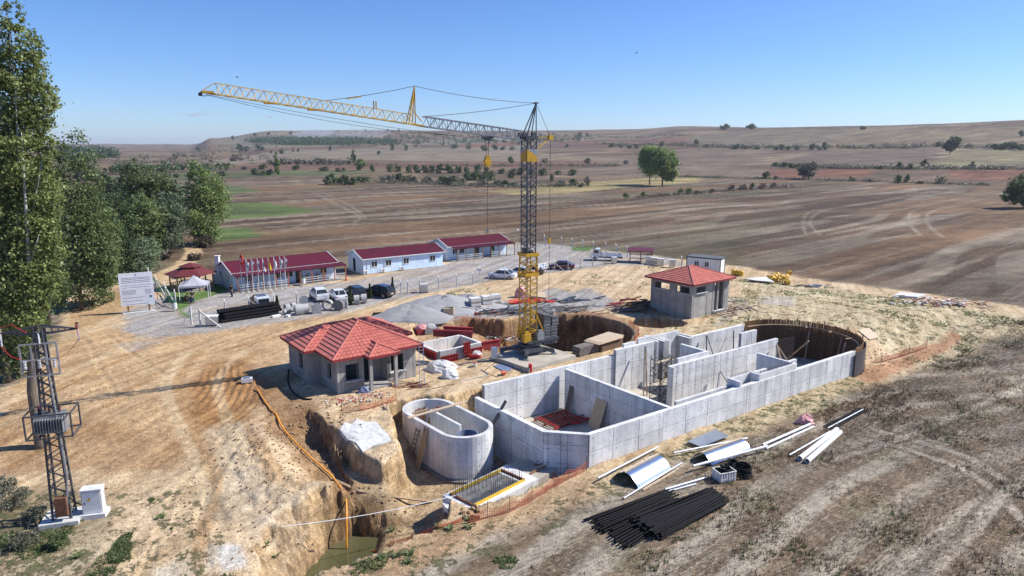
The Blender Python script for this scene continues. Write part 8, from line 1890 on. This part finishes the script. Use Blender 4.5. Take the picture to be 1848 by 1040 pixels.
# repeated shrubs: shared meshes
SH = []
for k, (m_, sd) in enumerate((('leaf_dark', 71), ('leaf_ash', 72), ('leaf_grey', 73), ('leaf_brown', 74), ('leaf_dark', 75))):
    SH.append(leaf_mesh('crown', round_blobs(1.0, 0.0, .62, sd, 8), 520, .075, sd, m_, .3, 14, .12))
ks = 0
def shrub(px, py, h, w_, k, label, group):
    g = hit(px, py)
    if g is None: return
    D = math.hypot(g.x, g.y); o = bpy.data.objects.new('field_shrub', SH[k]); COL.objects.link(o); o.location = g - Vector((0, 0, h * D / 1240 * .06)); s = D / 1240; o.scale = (w_ * s * .8, w_ * s * .8, h * s); o.rotation_euler = (0, 0, random.random() * 6.28); tag(o, label, 'shrub', group)
A = [('dark green shrub in the nearest hedge line crossing the plain', 'shrubs of the nearer hedge on the plain', [(596, 333, 20, 30, 0), (610, 334, 17, 26, 1), (622, 334, 19, 22, 0), (636, 334, 14, 24, 0), (650, 330, 15, 20, 1), (662, 330, 14, 20, 1), (691, 327, 11, 16, 2), (706, 329, 15, 22, 2), (722, 330, 18, 26, 0), (738, 330, 16, 22, 2), (748, 331, 13, 16, 0), (770, 331, 13, 26, 2), (798, 333, 16, 26, 0), (815, 334, 17, 34, 0), (832, 333, 13, 24, 2), (845, 326, 15, 26, 0), (859, 326, 18, 26, 0), (873, 328, 17, 28, 0), (886, 326, 18, 24, 0), (870, 336, 12, 26, 2), (900, 336, 11, 30, 0), (913, 337, 13, 22, 0), (930, 337, 9, 22, 2), (1011, 337, 12, 22, 2), (1035, 335, 13, 24, 0), (1059, 334, 17, 14, 2), (996, 328, 14, 10, 0), (1049, 338, 8, 14, 3)]),
     ('dark shrub in the long middle hedge across the plain', 'shrubs of the long middle hedge', [(586, 309, 8, 24, 0), (610, 310, 7, 14, 0), (620, 310, 9, 10, 1), (672, 310, 13, 12, 0), (704, 310, 12, 18, 0), (718, 311, 13, 18, 0), (738, 312, 14, 16, 0), (752, 312, 15, 18, 0), (766, 312, 14, 18, 0), (779, 312, 15, 18, 0), (794, 313, 18, 20, 0), (810, 313, 16, 22, 0), (827, 313, 14, 20, 0), (842, 312, 11, 16, 0), (863, 310, 14, 18, 0), (878, 312, 13, 14, 0), (925, 322, 18, 22, 0), (939, 316, 14, 20, 0), (906, 314, 10, 18, 0), (958, 316, 12, 20, 0), (980, 317, 13, 24, 0), (1008, 316, 10, 16, 1), (1033, 317, 12, 22, 0), (460, 316, 12, 18, 0), (475, 317, 11, 16, 1), (487, 316, 10, 18, 0), (475, 306, 10, 18, 0), (535, 307, 9, 18, 0), (440, 306, 5, 14, 0)]),
     ('far dark shrub in the back hedge below the hill', 'shrubs of the back hedge', [(x, 297 - .006 * (x - 480), 8 + (x * 7) % 5, 16, (0, 0, 2)[x % 3]) for x in list(range(488, 640, 12)) + [922, 983, 1060]]),
     ('distant hedge shrub left of the lone poplar', 'shrubs left of the lone poplar', [(190, 312, 8, 10, 0), (204, 313, 12, 16, 0), (218, 314, 13, 20, 0), (232, 314, 14, 22, 0), (246, 313, 13, 20, 0), (258, 312, 12, 18, 0), (270, 311, 12, 14, 0), (292, 310, 10, 18, 0), (328, 308, 10, 10, 0), (348, 308, 10, 13, 0), (367, 303, 8, 8, 0), (302, 321, 8, 16, 2), (318, 321, 7, 14, 0), (342, 321, 8, 18, 2), (375, 318, 7, 14, 0), (400, 318, 8, 22, 0), (360, 274, 6, 10, 0), (318, 286, 9, 14, 2), (332, 284, 6, 8, 0), (423, 291, 11, 20, 3), (434, 290, 9, 14, 3), (402, 318, 6, 9, 1), (358, 272, 6, 12, 0)]),
     ('small tree or shrub scattered on the middle slopes', 'scattered slope shrubs', [(433, 273, 13, 16, 0), (446, 273, 9, 12, 2), (466, 272, 9, 14, 0), (474, 272, 7, 10, 0), (490, 277, 5, 6, 0), (508, 278, 7, 12, 0), (529, 274, 5, 5, 0), (538, 274, 6, 6, 0), (596, 272, 8, 7, 0), (708, 272, 14, 10, 0), (706, 264, 7, 8, 0), (733, 272, 11, 9, 0), (684, 279, 7, 9, 0), (751, 266, 5, 8, 0), (800, 263, 6, 6, 0), (874, 272, 10, 20, 0), (820, 268, 8, 18, 0), (845, 269, 8, 14, 2), (893, 270, 9, 16, 0), (908, 271, 7, 14, 0), (925, 271, 7, 14, 2), (1023, 266, 6, 10, 0), (1047, 247, 9, 10, 0), (1060, 247, 7, 8, 0), (1038, 250, 6, 4, 0), (1060, 296, 8, 10, 2), (525, 243, 6, 6, 0), (560, 241, 4, 5, 0), (660, 238, 5, 6, 0), (720, 238, 5, 5, 0), (580, 240, 4, 4, 0), (610, 239, 4, 5, 0), (700, 237, 4, 6, 0), (460, 246, 6, 8, 0), (420, 252, 7, 6, 0), (485, 244, 5, 8, 0)]),
     ('shrub in the hedge bank on the upper right slope', 'shrubs on the upper right bank', [(1104, 266, 8, 14, 0), (1120, 267, 8, 14, 2), (1135, 268, 6, 14, 0), (1148, 268, 9, 14, 0), (1165, 266, 6, 12, 2), (1195, 264, 9, 10, 0), (1256, 263, 11, 12, 0), (1275, 266, 6, 8, 2), (1329, 269, 9, 18, 0), (1345, 269, 6, 12, 2), (1366, 270, 5, 14, 0), (1400, 271, 6, 12, 0), (1410, 271, 10, 12, 0), (1422, 271, 7, 12, 0), (1438, 271, 7, 12, 0), (1466, 270, 10, 13, 0), (1488, 270, 13, 12, 0), (1480, 271, 7, 12, 2), (1574, 267, 7, 12, 2), (1693, 265, 8, 11, 0), (1748, 266, 6, 10, 0), (1796, 270, 9, 20, 0), (1810, 270, 11, 20, 0), (1824, 270, 12, 22, 0), (1842, 271, 9, 24, 0), (1843, 246, 9, 10, 0), (1130, 296, 7, 14, 2)]),
     ('shrub in the middle right hedge bank', 'shrubs of the middle right bank', [(1400, 301, 8, 12, 0), (1414, 302, 9, 16, 0), (1428, 303, 8, 16, 0), (1442, 303, 7, 16, 0), (1456, 303, 7, 14, 2), (1470, 303, 7, 12, 0), (1500, 304, 5, 14, 2), (1530, 304, 5, 16, 0), (1560, 304, 5, 14, 2), (1590, 305, 5, 16, 0), (1623, 305, 12, 12, 0), (1642, 306, 10, 12, 0), (1667, 300, 11, 13, 0), (1755, 305, 11, 9, 3), (1780, 305, 5, 14, 0), (1620, 331, 14, 16, 0), (1636, 330, 14, 12, 0), (1697, 332, 13, 18, 2), (1535, 326, 7, 8, 0), (1383, 323, 13, 18, 0), (1400, 324, 7, 12, 2), (1219, 319, 13, 13, 0), (1540, 327, 5, 16, 0), (1570, 328, 6, 20, 2), (1660, 332, 5, 16, 0), (1770, 334, 4, 16, 0)]),
     ('green bush on the low bank in the middle of the near field', 'bushes on the low bank of the near field', [(1130, 359, 14, 13, 1), (1160, 356, 13, 9, 1), (1228, 350, 12, 14, 1), (1242, 350, 13, 14, 1), (1257, 350, 6, 16, 3), (1285, 348, 7, 14, 3), (1320, 344, 10, 16, 3), (1340, 343, 10, 18, 3), (1357, 341, 11, 12, 0), (1375, 340, 9, 18, 3), (1395, 339, 9, 14, 3)])]
for lab, grp, L in A:
    for a in L: shrub(*a, lab, grp)
# woodland: too far and dense to count
def woodland(name, label, poly, n, h, m, seed, cat='woodland'):
    P = [hit(*p) for p in poly]; P = [p for p in P if p]; rs = np.random.RandomState(seed); xs = [p.x for p in P]; ys = [p.y for p in P]
    X = rs.uniform(min(xs), max(xs), n * 14); Y = rs.uniform(min(ys), max(ys), n * 14); k = sdpoly(X, Y, P, 50) > 0; X, Y = X[k][:n], Y[k][:n]; Zg = height(X, Y); V = []; Fc = []
    co = []
    for x, y, z in zip(X, Y, Zg):
        hh = h * rs.uniform(.7, 1.2)
        for j in range(26):
            c = np.array([x, y, z]) + rs.normal(size=3) * np.array([hh * .28, hh * .28, hh * .2]) + np.array([0, 0, hh * .5]); u = rs.normal(size=3); u /= np.linalg.norm(u); v = np.cross(u, rs.normal(size=3)); v /= np.linalg.norm(v); s = hh * .13; co += [c - u * s, c - v * s, c + u * s, c + v * s]
    nn = len(co) // 4; me = bpy.data.meshes.new(name); me.from_pydata([tuple(c) for c in co], [], [(4 * i, 4 * i + 1, 4 * i + 2, 4 * i + 3) for i in range(nn)]); me.materials.append(MATS[m]); o = bpy.data.objects.new(name, me); COL.objects.link(o); tag(o, label, cat, kind='stuff')
woodland('valley_woodland', 'long dark woodland in the far valley on the left', [(88, 292), (205, 290), (208, 279), (160, 273), (95, 272)], 420, 14, 'leaf_dark', 1)
woodland('hillside_woodland', 'dark conifer plantation on the far hill under the smoke', [(430, 258), (510, 262), (640, 263), (720, 258), (640, 252), (500, 252)], 620, 11, 'leaf_dark', 2)
woodland('hillside_scrub', 'scattered scrub over the far hill crest behind the jib', [(450, 268), (900, 262), (1080, 256), (1000, 242), (700, 240), (520, 244)], 420, 9, 'leaf_dark', 3)
woodland('hillside_scrub', 'thin scrub dotted over the left far slopes', [(200, 300), (480, 300), (520, 270), (420, 262), (330, 276), (210, 284)], 90, 7, 'leaf_grey', 4)
woodland('valley_hedge', 'thin dark field hedges in the left valley', [(210, 316), (420, 310), (420, 306), (210, 309)], 60, 7, 'leaf_dark', 5)
def bank(L, n, h, m, seed, label, wd=2.5):
    P = [hit(*p) for p in L]; P = [p for p in P if p]; rs = np.random.RandomState(seed); Q = [P[i].lerp(P[i + 1], f) for i, f in zip(rs.randint(0, len(P) - 1, n), rs.rand(n))]; X = np.array([q.x for q in Q]) + rs.normal(size=n) * wd; Y = np.array([q.y for q in Q]) + rs.normal(size=n) * wd; Zg = height(X, Y); co = []
    for x, y, z in zip(X, Y, Zg):
        hh = h * rs.uniform(.4, 1.3)
        for j in range(12):
            c = np.array([x, y, z]) + rs.normal(size=3) * np.array([hh * .5, hh * .5, hh * .22]) + np.array([0, 0, hh * .35]); u = rs.normal(size=3); u /= np.linalg.norm(u); v = np.cross(u, rs.normal(size=3)); v /= np.linalg.norm(v); s = hh * .2; co += [c - u * s, c - v * s, c + u * s, c + v * s]
    nn = len(co) // 4; me = bpy.data.meshes.new('bank_scrub'); me.from_pydata([tuple(c) for c in co], [], [(4 * i, 4 * i + 1, 4 * i + 2, 4 * i + 3) for i in range(nn)]); me.materials.append(MATS[m]); o = bpy.data.objects.new('bank_scrub', me); COL.objects.link(o); tag(o, label, 'scrub', kind='stuff')
bank([(1080, 260), (1180, 263), (1330, 267), (1500, 267), (1700, 264), (1900, 271)], 420, 5, 'leaf_grey', 1, 'brushy bank crossing the upper right slope', 4)
bank([(1395, 299), (1500, 304), (1640, 305), (1900, 306)], 330, 3, 'leaf_grey', 2, 'brushy bank above the red fields on the right')
bank([(1230, 320), (1300, 321), (1450, 325), (1600, 329), (1780, 335)], 330, 1.6, 'leaf_grey', 3, 'low scrubby bank below the red fields on the right', 1.6)
bank([(1150, 357), (1240, 351), (1330, 344), (1440, 337)], 200, 1.2, 'leaf_brown', 4, 'brown dry bank in the middle of the near field', 1.2)
bank([(560, 299), (760, 300), (950, 300), (1120, 300)], 300, 2.5, 'leaf_grey', 5, 'low brush line beyond the middle hedge', 3)
bank([(690, 330), (800, 334), (900, 338), (1060, 336)], 240, 2, 'leaf_grey', 6, 'low brush at the foot of the nearer hedge', 3)
bank([(940, 250), (1100, 248), (1240, 245)], 160, 4, 'leaf_grey', 7, 'brush line under the right skyline', 5)
# ---- grass and weeds in the near ground
def tufts(name, label, polys, dens, m, hgt, seed, blades=5, w_=.03):
    rs = np.random.RandomState(seed); XX = []; YY = []
    for poly, z, n in polys:
        P = [pt(*p, z) for p in poly]; xs = [p.x for p in P]; ys = [p.y for p in P]; X = rs.uniform(min(xs), max(xs), int(n * 2.2)); Y = rs.uniform(min(ys), max(ys), int(n * 2.2)); k = (sdpoly(X, Y, P, 5) > 0) & (fbm(X, Y, 2.6, 3, 1) > dens); XX.append(X[k][:n]); YY.append(Y[k][:n])
    X = np.concatenate(XX); Y = np.concatenate(YY); Zg = height(X, Y); N_ = len(X); rep = blades
    X = np.repeat(X, rep); Y = np.repeat(Y, rep); Zg = np.repeat(Zg, rep); M = len(X); a = rs.rand(M) * 6.28; h = hgt * (.5 + rs.rand(M)); l = h * rs.uniform(.2, .9, M); off = rs.normal(size=(M, 2)) * hgt * .3
    bx, by_ = X + off[:, 0], Y + off[:, 1]; wv = w_ * (.6 + .8 * rs.rand(M)); co = np.stack([np.stack([bx - wv * np.sin(a), by_ + wv * np.cos(a), Zg - .03], 1), np.stack([bx + wv * np.sin(a), by_ - wv * np.cos(a), Zg - .03], 1), np.stack([bx + l * np.cos(a), by_ + l * np.sin(a), Zg + h], 1)], 1).reshape(-1, 3).astype(np.float32)
    me = bpy.data.meshes.new(name); me.vertices.add(3 * M); me.vertices.foreach_set('co', co.ravel()); me.loops.add(3 * M); me.loops.foreach_set('vertex_index', np.arange(3 * M, dtype=np.int32)); me.polygons.add(M); me.polygons.foreach_set('loop_start', np.arange(0, 3 * M, 3, dtype=np.int32)); me.polygons.foreach_set('loop_total', np.full(M, 3, np.int32)); me.update(); me.materials.append(MATS[m]); o = bpy.data.objects.new(name, me); COL.objects.link(o); tag(o, label, 'grass', kind='stuff')
FLD = [(1860, 600), (1660, 665), (1480, 740), (1340, 800), (1200, 890), (1050, 960), (900, 1060), (1860, 1060)]
tufts('stubble_straw', 'pale broken straw stubble over the near right field', [(FLD, -2.1, 26000)], -.35, 'straw', .13, 1, 3, .02)
leafmat('dry_brown', (.20, .13, .07), (.09, .06, .035), .15)
tufts('dry_weeds', 'brown dry weeds in dark bands over the near right field', [(FLD, -2.1, 15000), ([(1340, 800), (1480, 735), (1640, 655), (1860, 575), (1860, 610), (1680, 680), (1540, 760), (1380, 860), (1260, 880)], -1.9, 9000)], .12, 'dry_brown', .22, 2, 4, .022)
tufts('green_weeds', 'green weed tufts along the tank side strip and pond rim', [([(1080, 850), (1300, 760), (1550, 680), (1640, 650), (1480, 740), (1300, 800), (1180, 880), (1000, 960), (880, 960), (1000, 890)], -2.1, 5200), ([(420, 1060), (560, 1040), (850, 950), (1000, 920), (900, 1060)], -2.1, 2600), ([(1200, 900), (1500, 760), (1860, 700), (1860, 1060), (1000, 1060)], -2.1, 2600)], .28, 'weed', .17, 3, 6, .035)
tufts('left_weeds', 'green weed patches in the bottom left corner and by the pylon', [([(-20, 880), (130, 950), (200, 925), (240, 1000), (190, 1060), (-60, 1060)], -1.4, 3600), ([(270, 905), (320, 905), (310, 960), (275, 950)], -1.3, 1100), ([(370, 900), (420, 890), (440, 960), (520, 1040), (400, 1040)], -1.6, 2600), ([(200, 975), (240, 970), (235, 1040), (195, 1040)], -1.5, 700)], .14, 'weed', .12, 4, 5, .03)
tufts('plateau_weeds', 'sparse weeds over the sandy ground beyond the tank', [([(1320, 500), (1500, 515), (1850, 570), (1850, 600), (1700, 635), (1600, 600), (1500, 580), (1380, 580), (1200, 600)], 0, 9000), ([(1000, 500), (1180, 480), (1180, 520), (1000, 535)], 0, 1200), ([(740, 535), (900, 512), (920, 520), (760, 545)], 0, 900)], .22, 'weed', .13, 5, 5, .04)
# rosette weeds at the pond rim
for i, (px, py) in enumerate([(706, 958), (628, 986), (716, 1004), (690, 1008), (738, 1000), (812, 955), (735, 1015), (846, 952), (480, 985), (498, 1004), (665, 1012), (845, 938), (792, 952), (140, 1005), (290, 935), (215, 1010)]):
    g = gz(hit(px, py)); q = MB()
    for k in range(26):
        a = random.random() * 6.28; l = random.uniform(.2, .42); u = Vector((math.cos(a), math.sin(a), random.uniform(.3, .9))); s = Vector((-math.sin(a), math.cos(a), 0)) * .05; q.add([g, g + u * l * .5 + s, g + u * l - Vector((0, 0, .06)), g + u * l * .5 - s], [(0, 1, 2, 3)])
    tag(q.build('thistle', 'weed'), 'leafy green thistle rosette on the bare soil near the pond and pylon', 'weed', 'thistle rosettes on bare soil')
# clods and stones
q = MB(); rs = random.Random(4)
for (px, py, n, sp, s0) in ((450, 880, 260, 3.2, .09), (500, 800, 200, 2.2, .10), (560, 800, 160, 1.6, .12), (870, 905, 26, .5, .16), (845, 930, 18, .5, .2), (760, 890, 90, 1.6, .07), (690, 930, 60, 1.5, .1), (420, 745, 120, 2.6, .07), (120, 720, 90, 3, .09), (1330, 585, 160, 5, .06), (1600, 640, 160, 3.5, .10), (840, 612, 160, 3, .10), (640, 735, 120, 2, .06), (240, 850, 120, 4, .05)):
    g = hit(px, py)
    for k in range(n):
        x, y = g.x + rs.gauss(0, sp), g.y + rs.gauss(0, sp); s = s0 * rs.uniform(.4, 1.5); z = Z(x, y) if k % 1 == 0 else 0; e = Euler((rs.random() * 3, rs.random() * 3, rs.random() * 3)).to_matrix(); q.box((x, y, z + s * .25), (s, s * rs.uniform(.6, 1), s * .7), M=e)
tag(q.build('clods', 'clay'), 'loose clay clods and stones strewn over the dug ground', 'clods', kind='stuff')
# birds
for i, (px, py, D) in enumerate([(428, 141, 60), (407, 154, 90), (1149, 97, 70), (367, 175, 60), (1412, 107, 160)]):
    p = ptd(px, py, D); t = thing('bird', ['small dark bird above the jib tip', 'tiny bird just above the outer jib', 'lone bird high in the sky right of the crane', 'bird directly under the jib nose', 'far bird high over the right-hand hill'][i], 'bird', p, random.random() * 6)
    q = MB(); q.lathe((0, 0, 0), [(.01, -.0), (.05, .04), (.05, .1), (.01, .16)], 6); q.build('body', 'rebar', t, local=True)
    for s in (-1, 1): MB().add([(0, 0, .08), (.05, s * .2, .14), (-.02, s * .36, .05), (-.08, s * .12, .08)], [(0, 1, 2, 3)]).build('wing', 'rebar', t, local=True)
# smoke over the far hill
def smoke(px, py, w_, h_, dens, lab, tilt=.2):
    g = hit(px, py); 
    if g is None: return
    D = math.hypot(g.x, g.y); me = bpy.data.meshes.new('smoke'); import bmesh as _b; bm = _b.new(); _b.ops.create_icosphere(bm, subdivisions=3, radius=1); bm.to_mesh(me); bm.free()
    o = bpy.data.objects.new('smoke', me); COL.objects.link(o); o.location = g + Vector((0, 0, h_ * D / 1240 * .55)); o.scale = (w_ * D / 2480, 90, h_ * D / 2480 * 1.1); o.rotation_euler = (0, -tilt, 0)
    m = bpy.data.materials.new('smoke'); m.use_nodes = True; N = m.node_tree.nodes; N.remove(N['Principled BSDF']); v = N.new('ShaderNodeVolumePrincipled'); v.inputs['Color'].default_value = (.85, .87, .92, 1); v.inputs['Density'].default_value = dens; m.node_tree.links.new(v.outputs[0], N['Material Output'].inputs['Volume']); me.materials.append(m); tag(o, lab, 'smoke', kind='stuff')
smoke(562, 250, 74, 12, .0075, 'thin white smoke drifting off the far hillside plantation', .12); smoke(640, 253, 130, 18, .003, 'faint smoke veil spreading right over the far hill', .05)
# distant haze
q = MB(); q.box((0, 0, 75), (25200, 25200, 168)); hz = q.build('haze', newmat('haze')[0]); N = hz.data.materials[0].node_tree.nodes; N.remove(N['Principled BSDF'])
v = N.new('ShaderNodeVolumePrincipled'); v.inputs['Color'].default_value = (.82, .88, 1, 1); v.inputs['Density'].default_value = HAZE; v.inputs['Anisotropy'].default_value = .2
hz.data.materials[0].node_tree.links.new(v.outputs[0], N['Material Output'].inputs['Volume']); tag(hz, 'pale blue haze filling the air over the valley', 'haze', kind='stuff')
# small far clouds, outside the haze
for i, (px, py, w_, h_) in enumerate([(343, 208, 34, 9), (388, 207, 42, 8), (206, 202, 14, 5), (485, 211, 11, 6), (160, 208, 8, 3)]):
    Dc = 11000; c = ptd(px, py, Dc); me = bpy.data.meshes.new('cloud'); import bmesh as _b; bm = _b.new(); rs_ = random.Random(i)
    for k in range(9):
        r_ = rs_.uniform(.25, .5) * h_ * Dc / 1240 * .8; mtx = Matrix.Translation((rs_.uniform(-.42, .42) * w_ * Dc / 1240, rs_.uniform(-100, 100), rs_.uniform(-.15, .3) * h_ * Dc / 1240)) @ Matrix.Diagonal((1.9, 1.5, .62, 1)); _b.ops.create_icosphere(bm, subdivisions=2, radius=r_, matrix=mtx)
    bm.to_mesh(me); bm.free(); o = bpy.data.objects.new('cloud', me); COL.objects.link(o); o.location = c
    m = bpy.data.materials.new('cloud'); m.use_nodes = True; N = m.node_tree.nodes; N.remove(N['Principled BSDF']); v = N.new('ShaderNodeVolumePrincipled'); v.inputs['Color'].default_value = (1, 1, 1, 1); v.inputs['Density'].default_value = .012; m.node_tree.links.new(v.outputs[0], N['Material Output'].inputs['Volume']); me.materials.append(m)
    tag(o, ['larger left cloudlet of the pair low over the left horizon', 'right cloudlet of the pair low over the left horizon', 'tiny cloudlet far left beside the poplar', 'tiny cloudlet low behind the jib', 'faint cloudlet closest to the poplar'][i], 'cloud')
